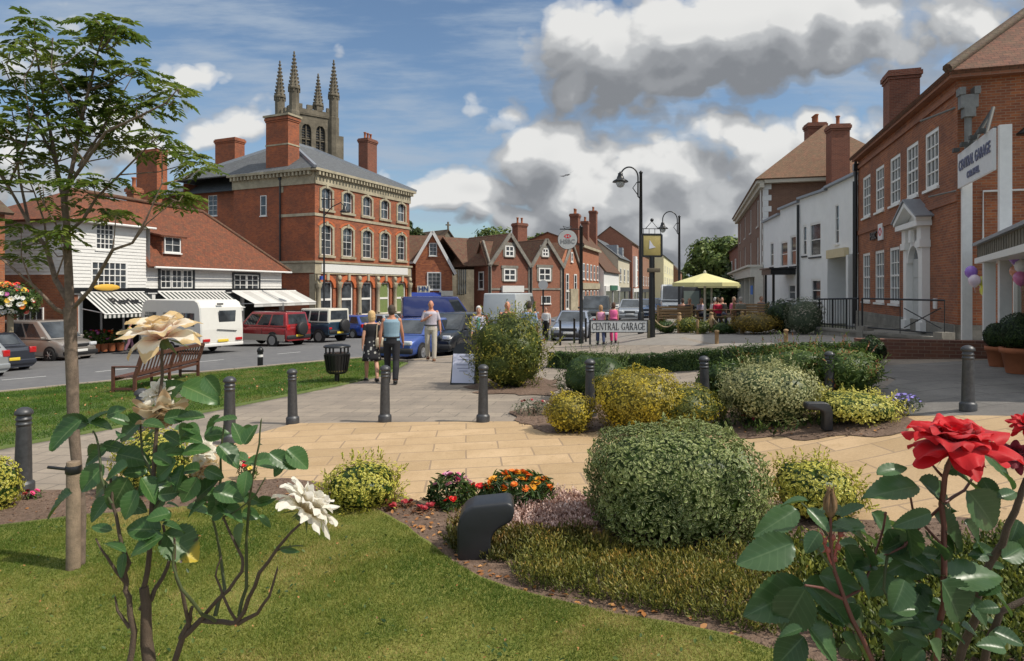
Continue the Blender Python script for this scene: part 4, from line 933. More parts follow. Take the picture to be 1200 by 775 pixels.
b, L, ze = terrace('terraced_house','tall narrow house with red brick front and white bay beside the street lamp',117,128,285,xa=-13.2,mat=brick((.36,.14,.08),(.28,.10,.06),var=.2),roofm=M_TILE_D,ridge=3.2,wins=((2,6.8,9.0,2.2,2,2),(2,3.8,5.6,2.2,2,2)),shop=M_WHITE)
m = MB(); m.b2(1,4,-.5,-.005,3.5,9.2); m.build('bay', M_STUCCOW, b.root)
b, L, ze = terrace('terraced_house','brown brick house far up the high street with a tall tiled roof',128,150,296,xa=-13.0,mat=brick((.30,.15,.09),(.24,.11,.07),var=.2),roofm=M_TILE_D,ridge=4.0,wins=((4,4.0,6.0,1.5,2,2),),shop=M_DARK)
b, L, ze = terrace('terraced_house','cream painted building far up the high street with a white blind',150,196,300,xa=-9.6,mat=plain((.72,.66,.42),.8,nm='cream_paint'),roofm=M_SLATE,ridge=3.0,wins=((5,4.0,6.2,1.6,2,2),(5,7.2,9.0,1.6,2,2)),shop=M_STUCCOW)
b, L, ze = terrace('terraced_house','distant brick house at the far end of the high street',200,250,318,xa=-8,mat=brick((.34,.16,.09),(.28,.12,.07),var=.2),roofm=M_TILE_D,ridge=4.0,wins=((5,4.0,6.0,1.6,2,2),))
XH = 6.92
def lineH(Y, xo=XH): return (xo+.3*Y, Y)
YF, YN_ = 29.0, 17.6
zbH = .70
h_ = Bld('georgian_brick_house', 'large red brick Georgian building with sash windows and white pedimented doorcase', 'building', lineH(YF), lineH(YN_), zbH)
R = h_.root; L = h_.L; zE = h_.px(1121.9, 86)[1]
up = [(1011,1019,213,0),(1026,1036,0,0),(1043.5,1054.5,0,0),(1062,1076,0,0),(1085,1100,0,0)]
def zat(px, py): return h_.px(px, py)[1]
zu0, zu1 = zat(1092, 221), zat(1092, 153); zl0, zl1 = zat(1047, 356), zat(1047, 290)
holes = []
for (a, b) in ((1011,1020),(1026,1036),(1043,1055),(1062,1076),(1084,1100)):
    holes.append((h_.px(a)[0], h_.px(b)[0], zu0, zu1))
for (a, b) in ((1011,1019.5),(1025.5,1036),(1042.5,1054)):
    holes.append((h_.px(a)[0], h_.px(b)[0], zl0, zl1))
w = MB(); wall_mesh(w,(0,0),(L,0),.35,zE,holes,reveal=.1)
DH = 14.0; wall_mesh(w,(L,0),(L,DH),.35,zE,[]); wall_mesh(w,(0,DH),(0,0),0,zE); wall_mesh(w,(L,DH),(0,DH),0,zE)
w.build('wall', M_BRICK_R, R)
for h in holes: win(R,(0,0),(1,0),*h,3 if h[1]-h[0]>.8 else 2,4,off=-.08,frame=.11,bar=.035)
st = MB(); st.b2(-.02,L+.12,-.12,-.003,-.3,.4); st.b2(L+.003,L+.12,-.1,DH,-.3,.4); st.build('stone_plinth', M_STONE_G, R)
bc = MB(); zc_ = zat(1047,262); bc.b2(0,L+.02,-.05,-.003,zc_-.0,zc_+.2); bc.b2(-.0,L+.25,-.25,-.004,zE-.18,zE-.02); bc.b2(L+.003,L+.25,0,DH,zE-.18,zE-.02); bc.b2(0,L+.04,-.07,-.005,zE-.55,zE-.40); bc.build('brick_string_course', brick((.36,.135,.065),(.28,.10,.05)), R)
r = MB(); e = .35; hh = 5.2
slabroof(r, [[(-.2,-e,zE),(L+e,-e,zE),(L-5.2,6.2,zE+hh),(-.2,6.2,zE+hh)],[(L+e,-e,zE),(L+e,DH+e,zE),(L-5.2,DH-6,zE+hh),(L-5.2,6.2,zE+hh)],[(-.2,DH+e,zE),(-.2,DH-6,zE+hh),(L-5.2,DH-6,zE+hh),(L+e,DH+e,zE)],[(-.2,6.2,zE+hh),(L-5.2,6.2,zE+hh),(L-5.2,DH-6,zE+hh),(-.2,DH-6,zE+hh)]])
ro = r.build('roof', tiles((.19,.075,.045),(.12,.05,.032),w=.2,h=.13,mossf=.3), R)
rh = MB(); rh.tube([(L+e,-e,zE+.05),(L-5.2,6.2,zE+hh+.05)],.13,8); rh.tube([(-.2,6.2,zE+hh),(L-5.2,6.2,zE+hh)],.13,8); rh.build('hip_tiles', M_TILE_D, ro)
uc = h_.px(1056,100,2.2)[0]; chimney(R,(uc,2.2),1.1,1.25,zE+.5,h_.px(1056,88,2.2)[1],M_BRICK_BROWN,0)
ud0, ud1 = h_.px(1064)[0], h_.px(1092)[0]; uc = h_.px(1078)[0]; zd0 = .05; zd1 = zat(1078, 288); zpt = zat(1078,253)
hwd = .62
d = MB()
for s_ in (-1,1):
    d.b2(uc+s_*hwd+(0 if s_>0 else -.36), uc+s_*hwd+(.36 if s_>0 else 0), -.22,-.003, zd0, zd1-.1); d.b2(uc+s_*(hwd+.18)-.24,uc+s_*(hwd+.18)+.24,-.3,-.004,zd1-.1,zd1+.12); d.b2(uc+s_*(hwd+.18)-.22,uc+s_*(hwd+.18)+.22,-.28,-.004,zd0,zd0+.3)
    d.b2(uc+s_*(hwd+.18)-.2,uc+s_*(hwd+.18)+.2,-.26,-.004,zd1+.12,zd1+.55)
d.b2(uc-hwd-.55,uc+hwd+.55,-.42,-.005,zd1+.55,zd1+.72)
dc = d.build('doorcase', M_FRAME, R)
pe = MB(); ph = .62; wz = hwd+.62; zq = zd1+.72
pe.bar((uc-wz,-.25,zq+.05),(uc,-.25,zq+ph),.42,.14); pe.bar((uc+wz,-.25,zq+.05),(uc,-.25,zq+ph),.42,.14); pe.prism([(uc-wz+.1,-.1,zq),(uc+wz-.1,-.1,zq),(uc,-.1,zq+ph-.1)],(0,.08,0)); pe.b2(uc-.12,uc+.12,-.3,-.2,zd1+.1,zd1+.5); pe.build('pediment', M_FRAME, dc)
pr_ = MB(); slabroof(pr_, [[(uc-wz-.12,-.5,zq+.12),(uc-wz-.12,0,zq+.12),(uc,0,zq+ph+.17),(uc,-.5,zq+ph+.17)],[(uc+wz+.12,0,zq+.12),(uc+wz+.12,-.5,zq+.12),(uc,-.5,zq+ph+.17),(uc,0,zq+ph+.17)]],.05); pr_.build('lead_roof', M_LEAD, dc)
ar = MB(); arch(ar, uc, zd1-.55, hwd-.08, hwd+.02, -.2, -.01, 0, PI, 12); 
for i in range(8):
    t0 = PI*i/8; t1 = PI*(i+1)/8
    ar.prism([(uc+hwd*math.cos(t0),-.12,zd1-.55+hwd*math.sin(t0)),(uc+hwd*math.cos(t0),-.12,zd1+.55),(uc+hwd*math.cos(t1),-.12,zd1+.55),(uc+hwd*math.cos(t1),-.12,zd1-.55+hwd*math.sin(t1))],(0,.1,0))
ar.build('arch', M_FRAME, dc)
dd = MB(); dd.b2(uc-hwd+.01,uc+hwd-.01,-.03,-.004,zd0,zd1-.5)
for k in range(2):
    for j in range(3): dd.b2(uc-.5+k*.53,uc-.03+k*.53,-.05,-.03,zd0+.2+j*.75,zd0+.8+j*.75)
dr_ = dd.build('door', plain((.52,.52,.5),.5,nm='door_paint'), R)
fl = MB(); fl.prism([(uc+(hwd-.02)*math.cos(PI*i/10),-.03,zd1-.5+(hwd-.02)*math.sin(PI*i/10)) for i in range(11)],(0,.025,0)); fl.build('fanlight', M_GLASSL, R)
u0, z0 = h_.px(1016.5, 277); s1_ = text_mesh('HSBC', .42, .02, .012); s1_.data.transform(Matrix.Rotation(PI/2,4,'X')); s1_.location = (h_.px(1025.5)[0]-.1,-.05,zat(1020,278.5)); s1_.parent = R; s1_.data.materials.append(M_BLACK)
def hexlogo(parent, c, w, hgt, axis='x', off=-.04):
    m = MB(); red = plain((.62,.02,.03),.5,var=0,nm='red'); wh = plain((.85,.85,.85),.5,var=0,nm='white')
    x, y, z = c; q = w/4
    m.add([(x-w/2,y,z),(x-q,y,z-hgt/2),(x-q,y,z+hgt/2)],[(0,1,2)]); m.add([(x+w/2,y,z),(x+q,y,z+hgt/2),(x+q,y,z-hgt/2)],[(0,1,2)])
    m.add([(x-q,y,z+hgt/2),(x,y,z),(x+q,y,z+hgt/2)],[(0,1,2)]); m.add([(x-q,y,z-hgt/2),(x+q,y,z-hgt/2),(x,y,z)],[(0,1,2)])
    o = m.build('emblem', red, parent); return o
m = MB(); ue = h_.px(1033)[0]; ze_ = zat(1033,272); m.b2(ue-.3,ue+.36,-.06,-.01,ze_-.32,ze_+.32); sp1 = m.build('sign_panel', plain((.8,.78,.78),.5,nm='white_sign'), R); hexlogo(sp1,(ue+.03,-.065,ze_),.56,.30)
dp = MB(); 
def pipe(x,y,z0,z1,r=.06): dp.tube([(x,y,z1),(x,y,z0)],r,8)
pipe(.1,-.12,.2,zE-.2)
dp.b2(-.05,.25,-.22,-.02,zE-.6,zE-.3); dp.build('downpipe', M_BLACK, R)
ip = MB(); ud = h_.px(1097,352)[0]; ip.b2(ud-.12,ud+.12,-.05,-.004,zat(1097,362),zat(1097,350)); ip.build('notice_box', M_WHITE, R)
lh = MB(); yq, zq = h_.pxs(1135, 116, L+.25); lx = L+.22
lh.b2(lx-.12,lx+.14,yq-.2,yq+.2,zq-.25,zq+.1); lh.b2(lx-.12,lx+.16,yq-.13,yq+.13,zq-.5,zq-.25); lh.b2(lx-.13,lx+.16,yq-.24,yq-.1,zq+.1,zq+.3); lh.b2(lx-.13,lx+.16,yq+.1,yq+.24,zq+.1,zq+.3)
lh.tube([(lx,yq,zq-.5),(lx,yq,.3)],.09,10); lh.tube([(lx,yq,zq-.1),(lx-1.6,-.5,zq-.15)],.03,6); lh.tube([(lx,yq,zq-2.4),(lx-1.2,-.4,zq-2.45)],.025,6); lh.build('hopper_pipe', plain((.20,.20,.19),.6,.2,var=.35,nm='old_lead'), R)
wr = MB(); yq2 = h_.pxs(1153,260,L+.1)[0]; zz2 = h_.pxs(1153,224,L+.1)[1]; zz3 = h_.pxs(1153,300,L+.1)[1]
wr.tube([(L+.05,yq2,zz3),(L+.05,yq2,zz2),(L+.05,yq2+6,zz2)],.03,6); wr.build('conduit', M_WHITE, R)
m = MB(); yl, zl = h_.pxs(1190,155,L+.3); m.tube([(L+.05,yl+.6,zl+.7),(L+.6,yl+.3,zl+.6),(L+.7,yl+.1,zl)],.035,6); m.lathe([(.05,.2),(.22,.05),(.24,0),(.05,0)],10,(L+.7,yl+.1,zl-.15)); m.build('wall_lamp', M_BLACK, R)
pts = [(15.55,28.9),(16.2,33),(16.3,36.4),(16.7,40),(17.6,44.9)]
zbI = .30
i_ = Bld('white_stucco_house', 'white stuccoed house with bowed bays and a recessed entrance', 'building', pts[4], pts[0], zbI)
R = i_.root
PL = [i_.loc((*p,zbI)).xy for p in pts[::-1]]     # far to near, outside on right hand side
zP = i_.loc((0,0,CAMH+133*29/F))[2]
gapz = 3.35
pol = [PL[0],PL[1],PL[2],PL[3],PL[4]]
zs_ = [zP-.55,zP-.25,zP-.1,zP]
w = MB()
def seg(i, holes=(), z0=0): wall_mesh(w, pol[i], pol[i+1], z0, zs_[i], holes, reveal=.1)
def hp2(i, x0, x1, y0, y1):
    a = pol[i]; b = pol[i+1]; d = (b-a).normalized()
    def ray(px, py):
        k = (px-CX)/F; A2 = i_.A+i_.d*a.x+i_.n*a.y; D2 = i_.d*d.x+i_.n*d.y
        u = (k*A2.y-A2.x)/(D2.x-k*D2.y); Y = A2.y+u*D2.y; return u, CAMH-(py-HY)/F*Y-zbI
    xm = (x0+x1)/2; return (ray(x0,HY)[0], ray(x1,HY)[0], ray(xm,y1)[1], ray(xm,y0)[1])
H0 = [hp2(0,902.5,906.5,284,313)]; H1_ = [hp2(1,914.5,923,283,313),hp2(1,926,933,276,312),hp2(1,924,932,333,352)]
H2_ = [hp2(2,940.5,945.5,264,300),hp2(2,949,962,261,301),hp2(2,950.5,962,327,354)]; H3_ = [hp2(3,978.5,983,240,286)]
def okh(L_, Hs): return [(max(.05,h[0]),min(L_-.05,h[1]),h[2],h[3]) for h in Hs if h[1] > .1 and h[0] < L_-.1]
for i, Hs in ((0,H0),(1,H1_),(2,H2_)):
    Ls = (pol[i+1]-pol[i]).length; Hs = okh(Ls, Hs); seg(i, Hs)
    d = pol[i+1]-pol[i]
    for h in Hs: win(R, pol[i], d, *h, 1, 2, off=-.08, frame=.1, glassm=M_GLASS, sillm=M_DARK)
Ls = (pol[4]-pol[3]).length; h3 = okh(Ls,H3_); wall_mesh(w, pol[3], pol[4], gapz, zs_[3], h3)
for h in h3: win(R, pol[3], pol[4]-pol[3], *h, 1, 3, off=-.08, frame=.06)
dd3 = (pol[4]-pol[3]).normalized(); n3 = Vector((dd3.y,-dd3.x)); q = pol[3]-n3*1.6; q2 = pol[4]-n3*1.6
wall_mesh(w, pol[3], q, 0, gapz); wall_mesh(w, q, q2, 0, gapz, [(1.0,3.0,.1,2.9)])
wall_mesh(w,(pol[0].x,pol[0].y+10),(pol[0].x,pol[0].y),0,zs_[0])
w.build('wall', M_STUCCO, R)
cl_ = MB(); cl_.prism([(pol[3].x,pol[3].y,gapz),(pol[4].x,pol[4].y,gapz),(q2.x,q2.y,gapz),(q.x,q.y,gapz)],(0,0,.05)); cl_.build('soffit', M_STUCCOW, R)
m = MB(); c = q+dd3*2.0+n3*-.05; m.box((c.x,c.y,1.5),(2.0,.08,2.9),rz=math.atan2(dd3.y,dd3.x)); m.build('entrance_door', M_DARK, R)
col_ = MB(); c = pol[4]-n3*.0-dd3*.9; col_.box((c.x,c.y,gapz/2),(.3,.3,gapz),rz=math.atan2(dd3.y,dd3.x)); col_.build('porch_pier', M_STUCCOW, R)
cp = MB()
for i in range(4):
    a, b = pol[i], pol[i+1]; n = Vector(((b-a).normalized().y, -(b-a).normalized().x)); 
    cp.bar((a.x+n.x*.04,a.y+n.y*.04,zs_[i]+.06),(b.x+n.x*.04,b.y+n.y*.04,zs_[i]+.06),.3,.12)
cp.build('parapet_coping', M_LEAD, R)
m = MB(); c = (pol[3]+pol[4])/2+n3*.12-dd3*.3; m.box((c.x,c.y,gapz+.15),(2.6,.2,.42),rz=math.atan2(dd3.y,dd3.x)); m.build('cream_sign', plain((.62,.52,.32),.6,nm='cream_board'), R)
m = MB(); c = pol[1]+(pol[2]-pol[1])*.55; d1 = (pol[2]-pol[1]).normalized(); n1_ = Vector((d1.y,-d1.x)); cc = c+n1_*.7; a1 = math.atan2(d1.y,d1.x)
m.box((cc.x,cc.y,2.75),(1.9,1.4,.3),rz=a1); m.box((cc.x,cc.y,2.95),(2.1,1.6,.08),rz=a1)
for s_ in (-.8,.8): v = c+n1_*1.2+d1*s_; m.box((v.x,v.y,1.3),(.12,.12,2.6),rz=a1)
m.build('porch', M_BLACK, R)
dp = MB(); v = pol[2]+n1_*.1; dp.tube([(v.x,v.y,zs_[2]-.3),(v.x,v.y,.2)],.07,8); v = pol[4]+n3*.1-dd3*.1; dp.tube([(v.x,v.y,zs_[3]-.3),(v.x,v.y,.2)],.08,8); dp.build('downpipe', M_BLACK, R)
r = MB(); x0r, x1r = pol[0].x-.1, pol[4].x; 
slabroof(r, [[(x0r,1.4,zs_[0]-.3),(x1r,1.4,zs_[0]-.3),(x1r,6.0,zs_[0]+2.6),(x0r,6.0,zs_[0]+2.6)],[(x1r,10.5,zs_[0]-.3),(x0r,10.5,zs_[0]-.3),(x0r,6.0,zs_[0]+2.6),(x1r,6.0,zs_[0]+2.6)]]); r.build('roof', M_TILE_D, R)
wq = MB(); wall_mesh(wq,(x1r,.4),(x1r,10),0,zs_[0]+.5); wq.prism([(x1r-.1,1.4,zs_[0]-.3),(x1r-.1,10.5,zs_[0]-.3),(x1r-.1,6,zs_[0]+2.5)],(.09,0,0)); wq.build('end_wall', M_BRICK_BROWN, R)
for pxx, pyy, yy_ in ((974,250,1.6),(915,233,1.8)):
    u_, z_ = i_.px(pxx, pyy, yy_); m = MB(); m.b2(u_-.8,u_+.8,yy_,yy_+2,zs_[0]-.2,zs_[0]+1.15); d0 = m.build('dormer', M_TILE_B, R); win(R,(0,yy_),(1,0),u_-.55,u_+.55,zs_[0]-.05,zs_[0]+1.0,2,2,off=.01,sash=False); m = MB(); m.b2(u_-1,u_+1,yy_-.2,yy_+2.2,zs_[0]+1.15,zs_[0]+1.27); m.build('dormer_roof', M_LEAD, d0)
def chi(px0,px1,top,y,d,mat,pots):
    u0,z0 = i_.px(px0,top,y); u1,z1 = i_.px(px1,top,y); chimney(R,((u0+u1)/2,y),1.0,d*.95,zs_[0],(z0+z1)/2,mat,pots)
chi(945,966,147,4.5,1.3,M_BRICK_BROWN,4); chi(974,990,149,4.2,1.2,M_BRICK_BROWN,1)
jA = (24.5,69.7); jB = (17.63,45.0); zbJ = -.1
j_ = Bld('brown_brick_house', 'tall three-storey brown brick house with pale cornice and white quoins', 'building', jA, jB, zbJ)
R = j_.root; L = j_.L; zJ = j_.px(893.5,218)[1]
hj = []
for k in range(4):
    u = L*(.1+.235*k); 
    for (a, b) in ((zJ-2.6,zJ-.55),(zJ-5.6,zJ-3.4)): hj.append((u,u+1.25,a,b))
w = MB(); wall_mesh(w,(0,0),(L,0),3.3,zJ,hj,reveal=.15); wall_mesh(w,(L,0),(L,9),0,zJ); wall_mesh(w,(0,9),(0,0),0,zJ); w.build('wall', brick((.22,.12,.075),(.17,.09,.06),var=.3), R)
for h in hj: win(R,(0,0),(1,0),*h,2,4,off=-.12,frame=.14,bar=.05)
m = MB()
for k in range(16):
    z = 3.3+(zJ-3.3)*k/16; ww = .5 if k % 2 else .3; m.b2(L-ww,L+.04,-.04,-.003,z,z+(zJ-3.3)/16*.97); m.b2(L+.003,L+.04,0,ww,z,z+(zJ-3.3)/16*.97)
m.build('white_quoin', M_FRAME, R)
m = MB(); m.b2(-.4,L+.4,-.5,-.01,zJ,zJ+.3); m.b2(-.4,L+.5,-.3,-.01,zJ-.3,zJ); m.b2(L+.01,L+.5,0,9,zJ,zJ+.3); m.build('cornice', plain((.55,.5,.4),.7,nm='cornice_paint'), R)
r = MB(); slabroof(r, [[(-.5,-.6,zJ+.3),(L+.6,-.6,zJ+.3),(L-3,4.5,zJ+4.6),(3,4.5,zJ+4.6)],[(L+.6,-.6,zJ+.3),(L+.6,9.6,zJ+.3),(L-3,4.5,zJ+4.6)],[(-.5,9.6,zJ+.3),(-.5,-.6,zJ+.3),(3,4.5,zJ+4.6)],[(L+.6,9.6,zJ+.3),(-.5,9.6,zJ+.3),(3,4.5,zJ+4.6),(L-3,4.5,zJ+4.6)]]); r.build('roof', tiles((.24,.12,.07),(.17,.085,.05)), R)
m = MB(); m.b2(0,L,-.9,-.05,3.0,3.7); m.b2(-.1,L+.1,-1.1,-.04,3.7,3.85)
for k in range(7): u = L*k/6.; m.b2(u-.2,u+.2,-.6,-.05,0,3.0)
m.build('shopfront', plain((.62,.58,.5),.6,nm='shopfront_paint'), R)
g = MB(); g.b2(.2,L-.2,-.3,-.04,.5,2.9); g.build('shop_window', M_GLASS, R)
m = MB(); u_, z_ = j_.px(881,340,-.95); m.b2(u_-.5,u_+.5,-1.0,-.93,z_-.3,z_+.3); m.build('shop_sign', plain((.03,.15,.5),.5,nm='blue_board'), R)
dp = MB(); v = L-.8; dp.tube([(v,-.1,zJ-.1),(v,-.1,3.8)],.07,8); dp.build('downpipe', M_FRAME, R)
k_ = Bld('brick_house', 'narrow dark brick house just visible left of the tall brown brick house', 'building', (34,104), (25.2,71), -.6)
R = k_.root; w = MB(); wall_mesh(w,(0,0),(k_.L,0),0,7.6); wall_mesh(w,(k_.L,0),(k_.L,8),0,7.6); wall_mesh(w,(0,8),(0,0),0,7.6); w.build('wall', M_BRICK_BROWN, R)
r = MB(); slabroof(r, [[(-.3,-.3,7.6),(k_.L+.3,-.3,7.6),(k_.L+.3,4,10.4),(-.3,4,10.4)],[(k_.L+.3,8.3,7.6),(-.3,8.3,7.6),(-.3,4,10.4),(k_.L+.3,4,10.4)]]); r.build('roof', M_TILE_D, R)
for k in range(5): win(R,(0,0),(1,0),2+k*6.4,3.6+k*6.4,4.2,6.2,2,2,off=.02,frame=.12)
M_CANT = plain((.19,.17,.13), .8, var=.45, nscale=3, nm='weathered_fascia')
cA_ = Vector((10.15,14.0)); cdir = Vector((-.565,-1)).normalized()
c_ = Bld('shop_canopy', 'flat-roofed garage shop with weathered fascia and white posts at the right edge', 'shop', cA_, cA_+cdir*6, gz(9,12))
R = c_.root; Lc = 6.5
zt0 = c_.px(1143.2,286)[1]; zb0 = c_.px(1145,303)[1]
m = MB(); m.b2(0,Lc,.0,.12,zb0,zt0-.06); m.b2(-.12,.0,0,3.6,zb0,zt0-.06)
for k in range(26): m.b2(k*.25,k*.25+.012,-.012,-.001,zb0+.02,zt0-.08)
m.build('fascia', M_CANT, R)
m = MB(); m.b2(-.2,Lc,-.08,3.8,zt0-.06,zt0); m.build('roof', M_LEAD, R)
m = MB(); m.b2(-.1,Lc,-.05,3.6,zb0-.12,zb0-.003); m.build('soffit', M_FRAME, R)
for u in (c_.px(1152)[0], Lc-.3):
    m = MB(); m.b2(u-.1,u+.1,.0,.2,0,zb0-.12); m.build('post', M_FRAME, R)
u0 = c_.px(1190,HY,.9)[0]
m = MB(); m.b2(u0,Lc,.9,1.0,0,.5); 
for k in range(5): x = u0+(Lc-u0)*k/4; m.b2(x-.05,x+.05,.86,1.04,.5,zb0-.12)
m.build('shopfront', M_FRAME, R)
m = MB(); m.b2(u0+.05,Lc,.93,.96,.5,zb0-.12); m.build('shop_window', glass((.05,.06,.045),.08), R)
sA = Vector((.696*15,15.0)); sB = Vector((9.40,12.45)); 
s_ = Bld('name_board', 'white CENTRAL GARAGE board hung high between two white posts by the brick gable', 'sign', sA, sB, gz(10,13.5))
R = s_.root; Ls = s_.L; zt1 = s_.px(1124.5,181)[1]; zb1 = s_.px(1124.5,221)[1]; zt2 = s_.px(1171,146)[1]
m = MB(); m.prism([(0,-.03,zb1),(Ls-.16,-.03,zb1),(Ls-.16,-.03,zt2),(0,-.03,zt1)],(0,.06,0)); bo = m.build('board', plain((.68,.69,.70),.5,var=.08,nm='board_white'), R)
blu = plain((.10,.11,.20),.5,var=0,nm='navy_letters')
t = text_mesh('CENTRAL GARAGE', .33, .006, .006, 1.05); 
xs = [v.co.x for v in t.data.vertices]; sc = (Ls-.42)/(max(xs)-min(xs)); t.data.transform(Matrix.Diagonal((sc,1.0,1,1))); t.data.transform(Matrix.Rotation(PI/2,4,'X')); t.location = (Ls/2-.08,-.04,zb1+(zt1-zb1)*.60); t.parent = bo; t.data.materials.append(blu)
t = text_mesh('CAR HALL', .20, .006, .006); t.data.transform(Matrix.Rotation(PI/2,4,'X')); t.location = (Ls*.46,-.04,zb1+(zt1-zb1)*.22); t.parent = bo; t.data.materials.append(blu)
for u, w_ in ((.02,.11),(Ls-.06,.12)):
    m = MB(); m.b2(u-w_/2,u+w_/2,-.02+.06,.18+.06,0,(zt1 if u<1 else zt2+.02)); m.build('post', M_WHITE, R)
m = MB(); m.tube([(.35,.05,zt1+.05),(.55,.5,zt1+.85)],.035,6); m.tube([(.95,.05,zt1+.05),(.6,.5,zt1+.85)],.035,6); m.tube([(Ls-.9,.05,zt1+.05),(.6,.5,zt1+.88)],.04,6); m.tube([(.3,.05,zt1+.02),(Ls-.3,.05,zt2+.03)],.03,6)
for u in (.25,.9,1.6,2.2):
    if u < Ls-.2: m.box((u,-.12,zt1+.06),(.16,.12,.08))
m.build('bracket', plain((.05,.05,.045),.6,nm='old_iron'), R)
bw = MB(); P = [(7.35,13.75),(9.6,13.1),(12.6,12.2)]
for i in range(2):
    a = Vector(P[i]); b = Vector(P[i+1]); za = gz(*a); zb_ = gz(*b)
    d = (b-a).normalized(); n = Vector((-d.y,d.x))*.14; ztop_ = 1.03
    bw.prism([(a.x-n.x,a.y-n.y,za-.2),(b.x-n.x,b.y-n.y,zb_-.2),(b.x-n.x,b.y-n.y,ztop_),(a.x-n.x,a.y-n.y,ztop_)],(n.x*2,n.y*2,0))
lw = solo(bw,'low_brick_wall',M_BRICK_WALL,'low dark brick wall behind the shaded terrace paving','wall')
tA = Vector((10.35,22.0)); tB = Vector((11.35,16.9)); tz = .95
t_ = Bld('terrace_wall','pale stone terrace wall with pillar and coping before the brick Georgian building','wall',tA,tB,.45)
R = t_.root; Lt = t_.L; zt_0 = t_.px(955.5,383.5)[1]
m = MB(); m.b2(0,Lt,0,.25,-.3,zt_0-.07); m.b2(-.02,.25,.25,4,-.3,zt_0-.07); m.b2(0,Lt,.26,3.2,-.3,zt_0-.1); m.build('wall', M_STONE_G, R)
m = MB(); m.b2(-.06,Lt+.03,-.05,.32,zt_0-.07,zt_0+.02); m.build('coping', M_STONE_G, R)
m = MB()
for u in (t_.px(1009)[0], Lt-.12): m.b2(u-.14,u+.14,-.07,.34,-.3,zt_0+.16)
m.build('pillar', M_STONE_G, R)
zR1 = t_.px(955.5,349)[1]
def railing(label, x0, x1, y, z0, zl, zr_, step, cross=False):
    rt = thing('railing', label, 'railing', t_.root.location, t_.ang, 'black iron railings')
    m = MB(); m.tube([(x0,y,zl),(x1,y,zr_)],.03,6); m.tube([(x0,y,z0+.12),(x1,y,z0+.12)],.02,6); m.build('rail', M_BLACK, rt)
    m = MB(); n = int((x1-x0)/step)
    for i in range(n+1):
        x = x0+(x1-x0)*i/max(1,n); m.tube([(x,y,z0),(x,y,zl+(zr_-zl)*i/max(1,n))],.012 if i%5 else .03,5)
    m.build('baluster', M_BLACK, rt)
    if cross:
        m = MB(); m.tube([(x0+(x1-x0)*.55,y,z0+.2),(x1-.1,y,zr_-.2)],.015,5); m.tube([(x0+(x1-x0)*.55,y,zr_-.25),(x1-.1,y,z0+.25)],.015,5); m.build('cross_brace', M_BLACK, rt)
uq = t_.px(1002)[0]
railing('black iron railing with close balusters at the far end of the terrace wall', .1, uq, .12, zt_0, zR1-.05, zR1, .13)
railing('open black iron railing with crossed braces before the white doorcase', uq+.15, Lt-.1, .13, zt_0, zR1, zR1, 1.2, True)
def bollard_at(px, top, base=None, Y=None, label='', scale=1.0, src=[None]):
    if base: p = G(px, base)
    else: p = Vector(((px-CX)/F*Y, Y, 0)); p.z = gz(p.x, p.y)
    if src[0] is None:
        r = thing('bollard', label, 'bollard', p, 0, 'row of iron bollards')
        m = MB(); m.lathe([(.105,0),(.105,.10),(.098,.115),(.082,.125),(.080,.14),(.075,.4),(.066,.70),(.066,.715),(.073,.72),(.073,.735),(.066,.74),(.066,.765),(.073,.77),(.073,.785),(.064,.79),(.064,.82)], 20); m.build('post', M_IRON, r)
        m = MB(); m.lathe([(.064,.82),(.082,.825),(.086,.84),(.080,.862),(.060,.885),(.03,.90),(0.001,.905)], 20); m.build('cap', M_IRON, r)
        src[0] = r; o = r
    else: o = clone(src[0], loc=p, label=label)
    h = CAMH-(top-HY)/F*p.y-p.z; s = max(.9, min(1.12, h/.905)); o.scale = (s, s, h/.905); o.rotation_euler = (random.uniform(-.012,.012),random.uniform(-.012,.012),random.uniform(0,6)); return o
bollard_at(27, 477, base=578, label='grey iron bollard nearest the left edge, beside the young tree')
bollard_at(167, 455, Y=8.3, label='grey iron bollard half hidden behind the white rose bush')
bollard_at(269, 441, Y=9.2, label='grey iron bollard between the white rose leaves and the sand paving')
bollard_at(343, 432, base=497, label='grey iron bollard at the corner where the sand paving begins')
bollard_at(451, 428, base=495, label='grey iron bollard in front of the walking couple')
bollard_at(566, 427, base=495, label='grey iron bollard before the tall loose shrub')
bollard_at(691.5, 420.5, Y=10.3, label='grey iron bollard between the small and large golden shrubs')
bollard_at(826, 417, Y=10.2, label='grey iron bollard behind the golden shrub, before the long hedge')
bollard_at(972, 411.5, Y=9.6, label='grey iron bollard behind the yellow-edged low shrub')
bollard_at(1134.5, 404.5, Y=8.0, label='grey iron bollard above the red rose, largest on the right')
def post_at(px, top, base, label, w=.09, mat=None, grp='slim black posts', nm='post'):
    p = G(px, base); h = (base-top)/F*p.y
    m = MB(); m.lathe([(w/2,0),(w/2,h-.05),(w/2*1.25,h-.045),(w/2*1.25,h-.03),(w*.4,h),(0.001,h+.01)],10)
    return solo_at(m, nm, mat or M_BLACK, label, 'post', grp, p)
def solo_at(mb, name, mat, label, cat, grp, p, rz=0):
    o = mb.build(name, mat); o.location = p; o.rotation_euler = (0,0,rz); return tag(o, label, cat, grp)
for px, t, b, l in ((656.5,375,405,'slim black post farthest left, before the silver car'),(673,373,402.5,'slim black post just left of the round sign pole'),(686.5,373,401,'slim black post just right of the round sign pole'),(699.5,371,399,'slim black post behind the left end of the street name sign'),(709.5,370,396,'slim black post behind the pink-topped women')):
    post_at(px, t, b, l)
post_at(840,387,403,'short timber post on the forecourt, right of the street name sign',.12,M_TIMBER,'short timber posts','timber_post')
